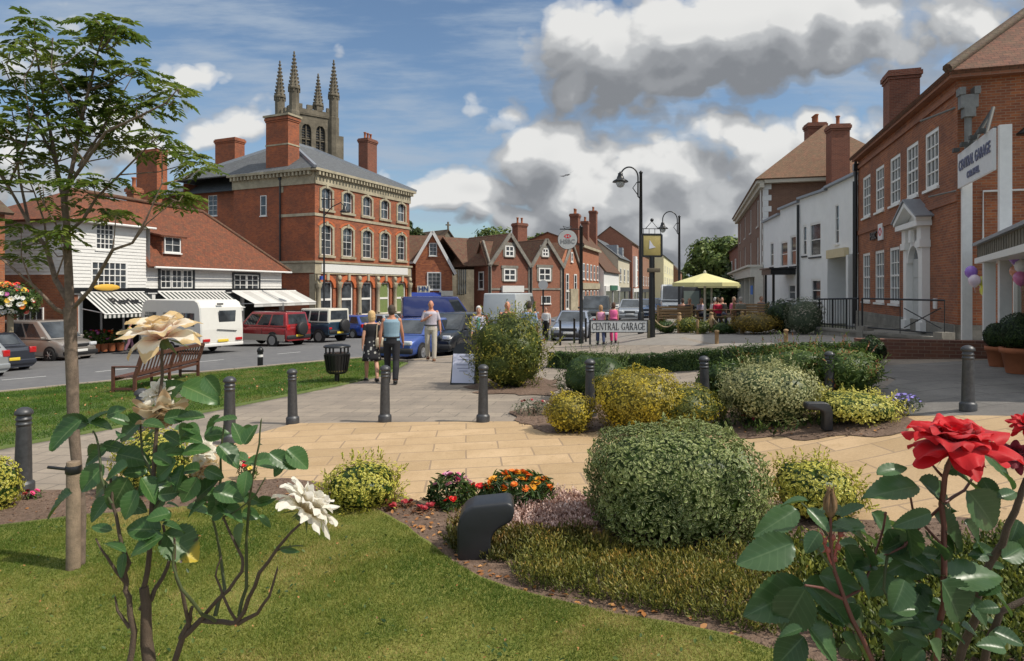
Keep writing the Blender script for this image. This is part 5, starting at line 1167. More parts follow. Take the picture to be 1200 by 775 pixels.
post_at(921,386,402,'short timber post before the pale shrub by the terrace wall',.12,M_TIMBER,'short timber posts','timber_post')
p = G(305, 429); r = thing('bollard','short black bollard with a pale band on the verge by the road','bollard',p)
m = MB(); m.lathe([(.09,0),(.09,.45)],12); m.build('post',M_BLACK,r); m = MB(); m.lathe([(.093,.3),(.093,.38)],12); m.build('reflective_band',M_WHITE,r); m = MB(); m.lathe([(.09,.45),(.11,.47),(.10,.55),(.05,.62),(.001,.64)],12); m.build('cap',M_BLACK,r)
p = G(395, 449); r = thing('litter_bin','black ribbed litter bin with open hood on a short post by the path','litter bin',p,.15)
m = MB(); m.lathe([(.06,0),(.06,.28)],10); m.lathe([(.16,0),(.16,.02)],14); m.build('post',M_BLACK,r)
m = MB(); m.lathe([(.20,.24),(.235,.27),(.30,.70),(.315,.71),(.315,.74),(.29,.75)],24,smooth=False)
for i in range(24): th = 2*PI*i/24; m.bar((.245*math.cos(th),.245*math.sin(th),.29),(.312*math.cos(th),.312*math.sin(th),.70),.022)
m.build('body',M_BLACK,r)
m = MB(); m.lathe([(.241,.30),(.246,.33)],24); m.build('band',plain((.25,.2,.08),.5,.5,nm='dull_gold'),r)
for i in range(6): m = MB(); th = 2*PI*i/6+.3; m.bar((.27*math.cos(th),.27*math.sin(th),.73),(.27*math.cos(th),.27*math.sin(th),.89),.04); m.build('hood_strut',M_BLACK,r)
m = MB(); m.lathe([(.33,.885),(.335,.91),(.30,.94),(.15,.965),(.001,.975)],24); m.build('hood',M_BLACK,r)
A = G(158, 461); B = G(232, 442); d = (B-A); Lb = 1.85; rz = math.atan2(d.y, d.x)
r = thing('park_bench','brown slatted timber bench on the verge, seen from behind and facing the road','bench',A.lerp(B,.5)-Vector((0,0,.0)),rz)
r.location.z = min(A.z,B.z)+.01; Lb = d.length*1.0
def P_(x,y,z): return (x,y,z)
back = MB(); tl = .16  # back leans away from sitter: sitter side is +y
for x in (-Lb/2, Lb/2):
    m = MB(); m.bar((x,0,0),(x,.0,.45),.06,.07); m.bar((x,0,.44),(x,-tl,.95),.06,.07); m.build('leg',M_WOOD,r)
    m = MB(); m.bar((x,.5,0),(x,.5,.66),.06,.06); m.build('leg',M_WOOD,r)
    m = MB(); m.bbox((x,.22,.68),(.075,.62,.04),.012); m.build('armrest',M_WOOD,r)
m = MB(); m.bar((0,0,0),(0,0,.45),.05,.06); m.bar((0,0,.44),(0,-tl,.9),.05,.06); m.build('leg',M_WOOD,r)
m = MB(); m.bar((0,.46,0),(0,.46,.4),.05,.05); m.build('leg',M_WOOD,r)
m = MB(); n = 20
def yb(z): return -tl*(z-.44)/.51
m.bar((-Lb/2,yb(.93),.93),(Lb/2,yb(.93),.93),.035,.09); m.bar((-Lb/2,yb(.5),.50),(Lb/2,yb(.5),.50),.035,.07)
for i in range(n):
    x = -Lb/2+Lb*(i+.7)/(n+.4); m.bar((x,yb(.52),.52),(x,yb(.91),.91),.045,.018)
m.build('backrest',M_WOOD,r)
m = MB()
for k in range(6): m.bbox((0,.06+k*.09,.43),(Lb,.07,.025),.008)
m.bar((-Lb/2,.5,.38),(Lb/2,.5,.38),.03,.07); m.bar((-Lb/2,.0,.38),(Lb/2,0,.38),.03,.07)
m.build('seat',M_WOOD,r)
m = MB()
for x in (-Lb/2,Lb/2): m.bar((x,.02,.16),(x,.48,.16),.035,.05)
m.build('side_stretcher',M_WOOD,r)
p = G(545, 449); r = thing('pavement_sign','folding pavement A-board with rounded black head and white notice','sign board',p,-.12)
hb_ = .98; w0 = .27
def board(y0,y1,name):
    m = MB(); pr = [(-w0-.03,0),(w0+.03,0),(w0,hb_-.22)]+[(w0*math.cos(t)*.98,hb_-.22+.2*math.sin(t)) for t in [PI*i/10 for i in range(1,10)]]+[(-w0,hb_-.22)]
    m.prism([(x,y0+(y1-y0)*z/hb_,z) for x,z in pr],(0,.025,0)); return m.build(name,M_BLACK,r)
f_b = board(-.28,-.03,'front_panel'); board(.28,.03,'back_panel')
m = MB(); q = .25/hb_
m.prism([(x,-.283+q*z,z) for x,z in ((-w0+.005,.04),(w0-.005,.04),(w0-.01,hb_-.28),(-w0+.01,hb_-.28))],(0,-.004,0)); no = m.build('notice',plain((.62,.64,.78),.6,var=.04,nm='notice_paper'),f_b)
m = MB()
for i,(wd,z) in enumerate(((.22,.64),(.3,.56),(.34,.44),(.3,.36),(.2,.30))): m.prism([(x,-.289+q*zz,zz) for x,zz in ((-wd/2,z),(wd/2,z),(wd/2,z+.02),(-wd/2,z+.02))],(0,-.002,0))
m.build('notice_writing',plain((.3,.32,.45),.6,var=0,nm='grey_print'),no)
def lamp(px, top, base_Y, arc_px, lampy, label):
    x = (px-CX)/F*base_Y; z0 = gz(x, base_Y)-.05; H = CAMH-(top-HY)/F*base_Y-z0
    r = thing('street_lamp', label, 'street lamp', (x,base_Y,z0), 0, 'swan-neck street lamps')
    m = MB(); m.lathe([(.13,0),(.13,.9),(.10,.95),(.085,1.0),(.075,H*.6),(.06,H-.1),(.09,H-.06),(.05,H),(.001,H+.04)],14); m.build('pole',M_BLACK,r)
    w = (px-arc_px)/F*base_Y; R_ = w/2; zl = H-.25
    m = MB(); pts = [(-.02,0,zl-.9),(-.12,0,zl-.8),(-.12,0,zl+.0)]+[(-.12-R_+.06+(R_-.06)*math.cos(t),0,zl+(R_*1.0)*math.sin(t)) for t in [PI*i/14 for i in range(1,15)]]
    ze = H-(lampy-top)/F*base_Y; pts.append((-w,0,ze+.35)); m.tube(pts,.032,8); m.tube([(-.02,0,zl-.2),(-.12,0,zl-.2)],.03,6)
    m.tube([(-.12,0,zl-.75),(-.34,0,zl-.45),(-.16,0,zl-.2)],.02,6); m.build('bracket_arm',M_BLACK,r)
    m = MB(); m.lathe([(.03,.42),(.05,.38),(.11,.34),(.10,.28),(.14,.2),(.16,.12),(.30,.04),(.34,-.02),(.30,-.02)],16,(-w,0,ze)); l = m.build('lantern',M_BLACK,r)
    m = MB(); m.lathe([(.17,-.02),(.19,-.1),(.12,-.22),(.001,-.26)],14,(-w,0,ze)); m.build('glass_bowl',glass((.35,.37,.38),.15),l); return r
lamp(751,201,27,727,213,'tall black swan-neck street lamp nearest, left of the village sign')
lamp(796,253,39,776.5,268,'black swan-neck street lamp farther up the street, behind the village sign')
x = -.2925*42; r = thing('street_lamp','black lamp column with side lantern before the corner building','street lamp',(x,42,gz(x,42)-.1))
H = CAMH-(232-HY)/F*42-gz(x,42)+.1
m = MB(); m.lathe([(.12,0),(.12,1.0),(.07,1.1),(.055,H)],10); m.build('pole',M_BLACK,r)
m = MB(); zz = H-.3; m.tube([(0,0,zz-.9),(.5,0,zz-.3),(1.1,0,zz),(1.35,0,zz-.3)],.035,6); m.tube([(-.2,0,zz+.2),(.7,0,zz+.2)],.03,6); m.build('bracket_arm',M_BLACK,r)
m = MB(); m.lathe([(.04,.0),(.12,-.08),(.13,-.25),(.30,-.38),(.33,-.45),(.1,-.46)],12,(1.35,0,zz-.2)); m.build('lantern',M_BLACK,r)
x = (636.5-CX)/F*36; r = thing('road_sign','grey backed road sign on a slim post right of the white van','sign',(x,36,gz(x,36)-.1))
m = MB(); Hs = CAMH-(334-HY)/F*36-gz(x,36)+.1; m.lathe([(.05,0),(.05,Hs+.2)],8); m.build('pole',M_BLACK,r); m = MB(); m.lathe([(.27,-.02),(.27,.02)],16,(0,-.07,Hs),Matrix.Rotation(PI/2,3,'X'),False); m.build('sign_face',plain((.35,.36,.37),.5,nm='sign_grey'),r)
p = G(681, 403); r = thing('hanging_bank_sign','round grey bank sign reading HSBC hanging left of a black pole','sign',p)
s = p.y/F; H = CAMH-(267-HY)*s-p.z
m = MB(); m.lathe([(.11,0),(.11,.55),(.075,.6),(.07,H),(.09,H+.01),(.04,H+.09),(.001,H+.1)],12); m.build('pole',M_BLACK,r)
m = MB(); zc_ = CAMH-(281-HY)*s-p.z; xc = (665-681)*s; rr = 11.2*s
m.tube([(0,0,zc_+rr+.04),(xc-rr*.8,0,zc_+rr+.04)],.025,6); m.tube([(xc-.1,0,zc_+rr+.05),(xc-.2,0,zc_+rr+.17),(xc,0,zc_+rr+.1),(xc+.2,0,zc_+rr+.17),(xc+.1,0,zc_+rr+.05)],.015,5); m.tube([(0,0,zc_-rr*.6),(xc+rr*.7,0,zc_-rr*.5)],.018,6); m.build('bracket',M_BLACK,r)
m = MB(); m.lathe([(rr,-.05),(rr,.05)],36,(xc,0,zc_),Matrix.Rotation(PI/2,3,'X'),False); di = m.build('sign_disc',plain((.48,.49,.48),.5,var=.08,nm='sign_disc'),r)
m = MB(); m.tube([(xc+rr*math.cos(t),0,zc_+rr*math.sin(t)) for t in [2*PI*i/36 for i in range(37)]],.018,6,cap=False); m.build('rim',M_IRON,di)
t = text_mesh('HSBC', rr*.62, .003, .006); t.data.transform(Matrix.Rotation(PI/2,4,'X')); t.location = (xc,-.056,zc_-rr*.22); t.parent = di; t.data.materials.append(plain((.22,.22,.22),.5,var=0,nm='grey_letters'))
hexlogo(di,(xc,-.056,zc_+rr*.35),rr*.8,rr*.42)
def roman(text, H):
    """thick and thin serif capitals as plates in x,z"""
    m = MB(); x = 0; T = .17*H; t_ = .065*H; S = .05*H
    def q(x0,x1,z0,z1): m.prism([(x0,0,z0),(x1,0,z0),(x1,0,z1),(x0,0,z1)],(0,-.006,0))
    def pg(P): m.prism([(a,0,b) for a,b in P],(0,-.006,0))
    def stem(x0,w=T,s=True):
        q(x0,x0+w,0,H)
        if s: q(x0-S,x0+w+S,0,t_*.8); q(x0-S,x0+w+S,H-t_*.8,H)
    def ring(cx,cz,rx,rz,a0,a1,n=18,thin=t_):
        for i in range(n):
            u = a0+(a1-a0)*i/n; v = a0+(a1-a0)*(i+1)/n; P = []
            for a,o in ((u,1),(v,1),(v,0),(u,0)):
                wx = T; wz = thin
                P.append((cx+(rx-(0 if o else wx))*math.cos(a), cz+(rz-(0 if o else wz))*math.sin(a)))
            pg(P)
    for ch in text:
        if ch == ' ': x += .45*H; continue
        if ch == 'E': w = .62*H; stem(x); q(x+T,x+w,H-t_,H); q(x+T,x+w,0,t_); q(x+T,x+w*.8,H*.5-t_/2,H*.5+t_/2); q(x+w-t_,x+w,H-.22*H,H-t_); q(x+w-t_,x+w,t_,.24*H); q(x+w*.8-t_*.8,x+w*.8,H*.38,H*.62)
        elif ch == 'N': w = .8*H; stem(x,t_); q(x+w-t_,x+w,0,H); q(x+w-t_-S,x+w+S,H-t_*.8,H); pg([(x,H),(x+T*1.1,H),(x+w,0),(x+w-T*1.0,0)])
        elif ch == 'T': w = .74*H; stem(x+w/2-T/2); q(x,x+w,H-t_,H); q(x,x+t_,H-.24*H,H-t_); q(x+w-t_,x+w,H-.24*H,H-t_)
        elif ch == 'L': w = .62*H; stem(x); q(x+T,x+w,0,t_); q(x+w-t_,x+w,t_,.26*H)
        elif ch == 'A': w = .8*H; pg([(x,0),(x+t_*1.1,0),(x+w/2+t_*.3,H),(x+w/2-t_*.8,H)]); pg([(x+w-T*1.1,0),(x+w,0),(x+w/2+T*.3,H),(x+w/2-T*.7,H)]); q(x+w*.22,x+w*.78,H*.3,H*.3+t_); q(x-S,x+t_+S,0,t_*.8); q(x+w-T-S,x+w+S,0,t_*.8)
        elif ch == 'R': w = .74*H; stem(x); ring(x+T+.12*H,H*.74,.36*H,H*.26,-PI/2,PI/2); q(x+T,x+T+.14*H,H-t_,H); q(x+T,x+T+.14*H,H*.48,H*.48+t_); pg([(x+T+.1*H,H*.5),(x+T+.3*H,H*.5),(x+w+S,0),(x+w-T,0)])
        elif ch in 'CG':
            w = .8*H; ring(x+.46*H,H/2,.46*H,H/2,PI*.27,PI*1.73,26); q(x+w-t_,x+w,H*.70,H*.97)
            if ch == 'G': q(x+w-T,x+w,0.08*H,H*.42); q(x+w-T-S,x+w+S,H*.42-t_*.8,H*.42)
            else: q(x+w-t_*.7,x+w,H*.06,H*.2)
        x += w+.17*H
    return m, x-.17*H
pL = G(690.5,403.5); pR = G(759,403.5); pL.y = pR.y = (pL.y+pR.y)/2; Yn = pL.y; s = Yn/F
zg = gz((pL.x+pR.x)/2,Yn); r = thing('street_name_sign','white CENTRAL GARAGE street name plate on two dark posts behind the hedge','sign',((691-CX)*s,Yn,zg))
zt_s = CAMH-(375.5-HY)*s-zg; zb_s = CAMH-(389.5-HY)*s-zg; Wn = (760.5-691)*s
for u in (0.02, Wn): 
    m = MB(); m.bbox((u,.05,zt_s/2),(.07 if u<1 else .11,.07,zt_s+.02),.008); m.build('post',M_DARK if u<1 else plain((.10,.09,.05),.7,nm='mossy_post'),r)
m = MB(); m.b2(.03,Wn-.06,-.02,.01,zb_s,zt_s); pt = m.build('plate',plain((.52,.54,.54),.4,var=.05,nm='plate_white'),r)
m = MB(); 
for a,b,c,d_ in ((.03,Wn-.06,zt_s-.012,zt_s+.012),(.03,Wn-.06,zb_s-.014,zb_s+.012),(.02,.045,zb_s,zt_s),(Wn-.075,Wn-.05,zb_s,zt_s)): m.b2(a,b,-.032,-.0205,c,d_)
m.build('border',M_BLACK,pt)
lm, wl_ = roman('CENTRAL GARAGE', 1.0); sc = min((Wn-.26)/wl_, (zt_s-zb_s)*.62)
lo_ = lm.build('lettering',plain((.03,.03,.03),.5,var=0,nm='black_letters'),pt,uv=False); lo_.data.transform(Matrix.Diagonal(((Wn-.24)/wl_,1,(zt_s-zb_s)*.60,1))); lo_.location = (.09,-.0215,zb_s+(zt_s-zb_s)*.2)
Yv = 24.5; s = Yv/F; xv = (764-CX)*s; zg = gz(xv,Yv); r = thing('village_sign','painted village sign in a dark frame on a thick black post with iron crest','sign',(xv,Yv,zg),.1)
zt = CAMH-(275-HY)*s-zg; zb = CAMH-(300.5-HY)*s-zg; hw = 11.5*s
m = MB(); m.lathe([(.13,0),(.12,zb*.6),(.10,zb)],10); m.bbox((0,0,zb*.82),(.3,.3,.08),.01); m.build('post',M_BLACK,r)
m = MB(); m.bbox((0,0,(zt+zb)/2),(2*hw-.06,.05,zt-zb-.06),.005); bo = m.build('painted_board',plain((.42,.34,.12),.6,var=.25,nscale=3,nm='ochre_board'),r)
m = MB(); m.prism([(-.12,-.028,zb+.28),(.14,-.028,zb+.34),(.05,-.028,zb+.4),(-.1,-.028,zb+.62)],(0,-.01,0)); m.build('painted_mark',plain((.62,.63,.7),.6,nm='pale_mark'),bo)
m = MB(); m.bar((-hw,0,zt),(hw,0,zt),.07); m.bar((-hw,0,zb),(hw,0,zb),.07); m.bar((-hw,0,zb),(-hw,0,zt),.07); m.bar((hw,0,zb),(hw,0,zt),.07); m.build('frame',M_BLACK,r)
m = MB(); m.tube([(-hw,0,zt+.22),(hw,0,zt+.22)],.015,5)
for x in (-hw*.9,-hw*.3,hw*.3,hw*.9): m.tube([(x,0,zt),(x,0,zt+.22)],.012,5)
m.tube([(-.25,0,zt+.22),(0,0,zt+.5),(.25,0,zt+.22)],.015,5); m.ball((0,0,zt+.55),.07); m.build('iron_crest',M_BLACK,r)
zs1 = CAMH-(317-HY)*s-zg; m = MB(); m.bbox((.02,-.16,zs1),(.5,.04,.16),.01); m.build('name_panel',plain((.10,.08,.05),.6,nm='dark_panel'),r)
def hood(A_, L, H_, w, label, thin=False):
    out = [(0,0),(-.02,.55),(.02,.74),(.12,.88),(.28,.96),(.9,1.02),(1.0,.98),(1.03,.84),(.98,.70),(.76,.58),(.66,.50),(.60,.38),(.58,0)]
    if thin: out = [(0,0),(0,.62),(.04,.82),(.14,.95),(.28,1),(.94,1.0),(1,.95),(1.0,.82),(.95,.74),(.50,.72),(.37,.66),(.33,.55),(.33,0)]
    bm = bmesh.new(); vs = [bm.verts.new((x*L,-w/2,z*H_)) for x,z in out]; f = bm.faces.new(vs)
    g = bmesh.ops.extrude_face_region(bm, geom=[f]); bmesh.ops.translate(bm, vec=(0,w,0), verts=[v for v in g['geom'] if isinstance(v,bmesh.types.BMVert)])
    bmesh.ops.recalc_face_normals(bm, faces=bm.faces); bmesh.ops.bevel(bm, geom=list(bm.edges), offset=abs(L)*.05, segments=3, affect='EDGES', profile=.5)
    m = MB(); bm.verts.index_update(); m.add([v.co.copy() for v in bm.verts],[[v.index for v in f.verts] for f in bm.faces],True); bm.free()
    o = m.build('ground_light',plain((.022,.024,.028),.42,var=.15,nscale=14,bump=.05,nm='black_plastic'),fixn=True); o.location = A_
    return tag(o,label,'ground light','hooded ground lights')
a = G(538,652); hood(a,63/F*a.y,(650-582)/F*a.y,.27,'large black plastic hooded ground light among the orange and red flowers')
a = G(974,506); a.z = gz(a.x,a.y)+.02; hood(a,-31/F*a.y,.36,.12,'small black hooded ground light under the pale shrub, arm pointing left',True)
M_PARA = plain((.66,.62,.30), .8, var=.05, nm='yellow_canvas')
def parasol(px, py_apex, Y, half_px, label, drop=11.5):
    s = Y/F; x = (px-CX)*s; zg = gz(x,Y); r = thing('parasol',label,'parasol',(x,Y,zg),.2,'yellow parasols')
    za = CAMH-(py_apex-HY)*s-zg; R_ = half_px*s; zr = za-drop*s
    m = MB(); n = 8; pts = []
    for i in range(n): th = 2*PI*i/n; pts.append((R_*math.cos(th),R_*math.sin(th),zr))
    m.add([(0,0,za)]+pts,[(0,i+1,(i+1)%n+1) for i in range(n)],False)
    low = [(p[0],p[1],p[2]-.16) for p in pts]; m.add(pts+low,[(i,(i+1)%n,n+(i+1)%n,n+i) for i in range(n)][::1],False)
    o = m.build('canopy',M_PARA,r); o.modifiers.new('t','SOLIDIFY').thickness = .012
    m = MB(); m.lathe([(.06,0),(.045,za-.05),(.08,za-.02),(.03,za+.12)],10); m.lathe([(.4,0),(.4,.08),(.1,.12)],14); m.build('pole',plain((.62,.60,.5),.5,nm='pole_paint'),r)
    m = MB()
    for i in range(n): th = 2*PI*i/n; m.bar((0,0,za-.1),(R_*.98*math.cos(th),R_*.98*math.sin(th),zr-.03),.03)
    m.build('ribs',M_TIMBER,r); return r
pY = G(826,384).y
parasol(826,320,pY,39,'yellow eight-sided parasol over the pub tables, nearest')
parasol(834,325,pY+5,33,'second yellow parasol just behind the nearest one',9)
r = None; fp = [(764.5,368,393),(796,368,390.5),(833.5,367.5,390),(870,366.5,391)]
P0 = G(fp[0][0],fp[0][2]); r = thing('rope_fence','low timber post and rope fence around the pub garden','fence',P0)
tops = []
for px,t,b in fp:
    p = G(px,b)-P0; h = (b-t)/F*(p.y+P0.y); m = MB(); m.lathe([(.085,0),(.085,h-.08),(.06,h-.06),(.06,h-.03),(.085,h-.01),(.07,h+.04),(.001,h+.06)],10,p); m.build('post',M_TIMBER,r); tops.append(p+Vector((0,0,h-.1)))
for i in range(3):
    a, b = tops[i], tops[i+1]; m = MB(); m.tube([a.lerp(b,k/10)-Vector((0,0,.42*(1-(2*k/10-1)**2))) for k in range(11)],.03,6); m.build('rope',M_ROPE,r)
m = MB(); p = G(817.5,392)-P0; m.tube([p,p+Vector((0,0,.55))],.05,8); m.build('short_post',M_TIMBER,r)
def pub_table(px, Y, rz, label, s0=[None]):
    x = (px-CX)/F*Y
    if s0[0] is not None: return clone(s0[0],loc=(x,Y,gz(x,Y)),rz=rz,label=label)
    r = thing('picnic_table',label,'table',(x,Y,gz(x,Y)),rz,'pub picnic tables'); 
    m = MB(); 
    for k in range(5): m.bbox((0,-.3+k*.15,.75),(1.7,.13,.04),.008)
    m.build('table_top',M_TIMBER,r)
    for sy in (-1,1): m = MB(); m.bbox((0,sy*.72,.45),(1.7,.24,.04),.008); m.build('seat',M_TIMBER,r)
    for sx in (-.6,.6):
        m = MB(); m.bar((sx,-.62,0),(sx,-.2,.74),.09,.05); m.bar((sx,.62,0),(sx,.2,.74),.09,.05); m.bar((sx,-.8,.41),(sx,.8,.41),.05,.09); m.build('leg_frame',M_TIMBER,r)
    s0[0] = r; return r
pub_table(826,pY+1.2,.3,'timber picnic table under the nearest yellow parasol'); pub_table(787,pY+1.0,.1,'timber picnic table left of the parasols, nearest the village sign'); pub_table(853,pY+1.0,-.2,'timber picnic table right of the parasol pole'); pub_table(882,pY+2.4,.25,'timber picnic table beside the tall brown house')
def timber_bench(px,Y,rz,label,s0=[None]):
    x = (px-CX)/F*Y
    if s0[0] is not None: return clone(s0[0],loc=(x,Y,gz(x,Y)),rz=rz,label=label)
    r = thing('garden_bench',label,'bench',(x,Y,gz(x,Y)),rz,'pub garden benches')
    m = MB()
    for k in range(4): m.bbox((0,.0,.55+k*.13),(1.6,.03,.10),.006)
    m.build('backrest',M_TIMBER,r); m = MB(); m.bbox((0,-.28,.45),(1.6,.5,.05),.01); m.build('seat',M_TIMBER,r)
    for sx in (-.78,.78): m = MB(); m.bar((sx,0,0),(sx,0,1.05),.08); m.bar((sx,-.5,0),(sx,-.5,.65),.08); m.bar((sx,-.52,.65),(sx,0,.65),.07,.04); m.build('leg',M_TIMBER,r)
    s0[0] = r; return r
timber_bench(791,pY+.4,PI+.05,'slatted timber bench back seen between the first two rope posts'); timber_bench(880,pY+1.4,PI-.2,'slatted timber bench right of the seated drinkers')
x = (810-CX)/F*33; r = thing('menu_board','dark framed menu board standing beyond the pub tables','sign board',(x,33,gz(x,33)))
m = MB(); m.bbox((0,0,1.35),(1.0,.08,1.1),.01); m.bar((-.4,0,0),(-.4,0,.9),.06); m.bar((.4,0,0),(.4,0,.9),.06); m.build('frame',M_DARK,r); m = MB(); m.b2(-.4,.4,-.055,-.042,.9,1.7); m.build('menu_sheet',plain((.16,.2,.18),.6,nm='menu_sheet'),r)
POTS = []
for px, Y, rt, ht, lab in ((1170,11.6,.20,.36,'clipped box ball in a terracotta pot, left of the pair by the canopy post'),(1195,10.6,.27,.42,'larger clipped box ball in a terracotta pot at the right edge')):
    x = (px-CX)/F*Y; p = Vector((x,Y,gz(x,Y)+.01)); r = thing('potted_shrub',lab,'potted plant',p,0,'potted box balls')
    m = MB(); m.lathe([(rt*.68,0),(rt*.72,.03),(rt*.93,ht*.78),(rt*1.04,ht*.79),(rt*1.05,ht),(rt*.93,ht),(rt*.9,ht*.86),(.001,ht*.86)],24); m.build('pot',M_TERRA,r); POTS.append((r,rt,ht))
def balloon(px,py,Y,rad,c,label,nm):
    p = W(px,py,Y); r = thing('balloon',label,'balloon',p,0,'party balloons on the canopy')
    m = MB(); m.lathe([(.001,rad*1.15),(rad*.5,rad*1.0),(rad*.85,rad*.6),(rad,rad*.1),(rad*.9,-rad*.5),(rad*.5,-rad*1.0),(rad*.12,-rad*1.28),(.001,-rad*1.3)],16); m.build('skin',plain(c,.25,var=0,coat=.4,nm=nm),r)
    m = MB(); m.lathe([(.001,-rad*1.28),(rad*.12,-rad*1.42)],8); m.tube([(0,0,-rad*1.3),(.03,.02,-rad*1.3-.1)],.004,4); m.build('knot',plain(c,.4,var=0,nm=nm),r)
balloon(1138,319,13.6,.12,(.32,.16,.60),'purple balloon, top left of the cluster on the first canopy post','purple')
balloon(1142,329,13.5,.115,(.75,.62,.72),'pale pink balloon under the purple one on the first post','pale_pink')
balloon(1151,330,13.5,.10,(.62,.60,.10),'small yellow balloon in the middle of the first cluster','yellow')
balloon(1157,340,13.4,.14,(.66,.64,.08),'large yellow balloon hanging lowest in the first cluster','yellow')
balloon(1192,301,12.0,.14,(.34,.18,.62),'purple balloon topmost in the cluster at the right edge','purple')
balloon(1198,312,11.9,.125,(.78,.78,.80),'white balloon in the cluster at the right edge','white')
balloon(1190,318,12.1,.10,(.80,.36,.22),'small orange balloon in the cluster at the right edge','orange')
balloon(1196,326,11.9,.12,(.72,.22,.45),'pink balloon lowest in the cluster at the right edge','pink')
def wheel(parent, x, y, r, w=.2, alloy=True):
    m = MB(); M = Matrix.Rotation(PI/2,3,'X'); s = 1 if y > 0 else -1
    m.lathe([(r*.62,-w/2),(r*.92,-w/2),(r,-w*.3),(r,w*.3),(r*.92,w/2),(r*.62,w/2)],22,(x,y,r),M)
    t = m.build('wheel',plain((.015,.015,.015),.8,var=0,nm='tyre'),parent)
    m = MB(); m.lathe([(r*.63,-.02),(r*.6,.0),(r*.5,.01)],22,(x,y+s*w*.42,r),M)
    for k in range(6 if alloy else 12):
        th = 2*PI*k/(6 if alloy else 12); m.bar((x+.05*math.cos(th),y+s*w*.46,r+.05*math.sin(th)),(x+r*.58*math.cos(th),y+s*w*.42,r+r*.58*math.sin(th)),.05,.02)
    m.lathe([(.06,-.03),(.06,.03)],10,(x,y+s*w*.46,r),M); m.lathe([(r*.62,-.005),(r*.62,.005)],22,(x,y+s*w*.15,r),M,False)
    m.build('rim',plain((.42,.43,.45),.3,.7,var=0,nm='alloy') if alloy else plain((.3,.3,.3),.4,.5,var=0,nm='steel_rim'),t)
def car(name,label,px,Y,theta,spec,col,grp='parked vehicles',metal=.3,cat='car',zoff=-.10):
    x0 = (px-CX)/F*Y; rz = PI/2-math.radians(theta); r = thing(name,label,cat,(x0,Y,gz(x0,Y)+zoff),rz,grp)
    L,Wd,H = spec['L'],spec['W'],spec['H']; hw = Wd/2
    paint = plain(col,.3,metal,var=.03,coat=.8,nm='car_paint'); M_TR = plain((.02,.02,.022),.6,var=0,nm='black_trim')
    low = spec.get('low',.2); st = spec['st']   # (x, ztop, widthfactor)
    m = MB(); ring = []
    for (x,zt,wf) in st:
        w = hw*wf; h = zt-low
        half = [(w*.86,low),(w*.98,low+.07),(w,low+h*.35),(w*.995,low+h*.62),(w*.965,low+h*.86),(w*.90,zt-.02),(w*.80,zt)]
        ring.append([(x,y,z) for y,z in half]+[(x,-y,z) for y,z in half[::-1]])
    k = len(ring[0]); vs = [v for rr in ring for v in rr]
    m.add(vs,[(i*k+j,(i+1)*k+j,(i+1)*k+(j+1)%k,i*k+(j+1)%k) for i in range(len(ring)-1) for j in range(k)],True); m.add(ring[0],[tuple(range(k))],False); m.add(ring[-1],[tuple(range(k))[::-1]],False)
    body = m.build('body',paint,r,fixn=True)
    xb0,xb1,xt0,xt1,zb,zt,wb,wt = spec['cab']; zt_ = zt; wb *= hw; wt *= hw
    B4 = [(xb0,-wb,zb),(xb1,-wb,zb),(xb1,wb,zb),(xb0,wb,zb)]; T4 = [(xt0,-wt,zt),(xt1,-wt,zt),(xt1,wt,zt),(xt0,wt,zt)]
    bm = bmesh.new(); vv = [bm.verts.new(v) for v in B4+T4]
    for f in ((0,1,5,4),(2,3,7,6),(1,2,6,5),(3,0,4,7),(4,5,6,7)): bm.faces.new([vv[i] for i in f])
    top = [e for e in bm.edges if e.verts[0].co.z > zt-.01 or e.verts[1].co.z > zt-.01]
    bmesh.ops.bevel(bm,geom=top,offset=.07,segments=3,affect='EDGES',profile=.5)
    m = MB(); bm.verts.index_update(); m.add([v.co.copy() for v in bm.verts],[[v.index for v in f.verts] for f in bm.faces],True); bm.free()
    m.build('cabin',plain(spec['roofc'],.4,var=.03,nm='roof_paint') if 'roofc' in spec else paint,r,fixn=True)
    Bv = [Vector(v) for v in B4]; Tv = [Vector(v) for v in T4]
    def pane(nm, a, b, c, d, f0, f1, g0=.10, g1=.84, off=.012):
        def pt(f,g): return a.lerp(b,f).lerp(d.lerp(c,f),g)
        n = (b-a).cross(d-a).normalized(); P = [pt(f0,g0),pt(f1,g0),pt(f1,g1),pt(f0,g1)]
        m = MB(); m.prism([p+n*off for p in P],-n*.02); return m.build(nm,glass((.02,.025,.03),.04),r)
    pane('windscreen',Bv[1],Bv[2],Tv[2],Tv[1],.07,.93,.06,.9); 
    if not spec.get('blind'): pane('rear_window',Bv[3],Bv[0],Tv[0],Tv[3],.1,.9,spec.get('rw',.2),.86)
    for (f0,f1) in spec.get('sw',((.06,.34),(.38,.62),(.66,.93))):
        pane('side_window',Bv[0],Bv[1],Tv[1],Tv[0],f0,f1); pane('side_window',Bv[2],Bv[3],Tv[3],Tv[2],1-f1,1-f0)
    xf = st[-1][0]; xr = st[0][0]; wr = spec.get('r',.31)
    for wx in (spec['wf'],spec['wr']):
        for s in (-1,1):
            a = MB(); a.lathe([(wr*1.17,-.015),(wr*1.17,.015)],20,(wx,s*(hw-.005),wr+.02),Matrix.Rotation(PI/2,3,'X'),False); a.build('wheel_arch',M_TR,r); wheel(r,wx,s*(hw-.06),wr,alloy=spec.get('alloy',True))
    zl = spec.get('zl',.68); hl = plain((.75,.77,.8),.12,.2,var=0,coat=1.0,nm='headlight_glass'); tl = plain((.45,.01,.01),.2,var=0,coat=1.0,nm='tail_light')
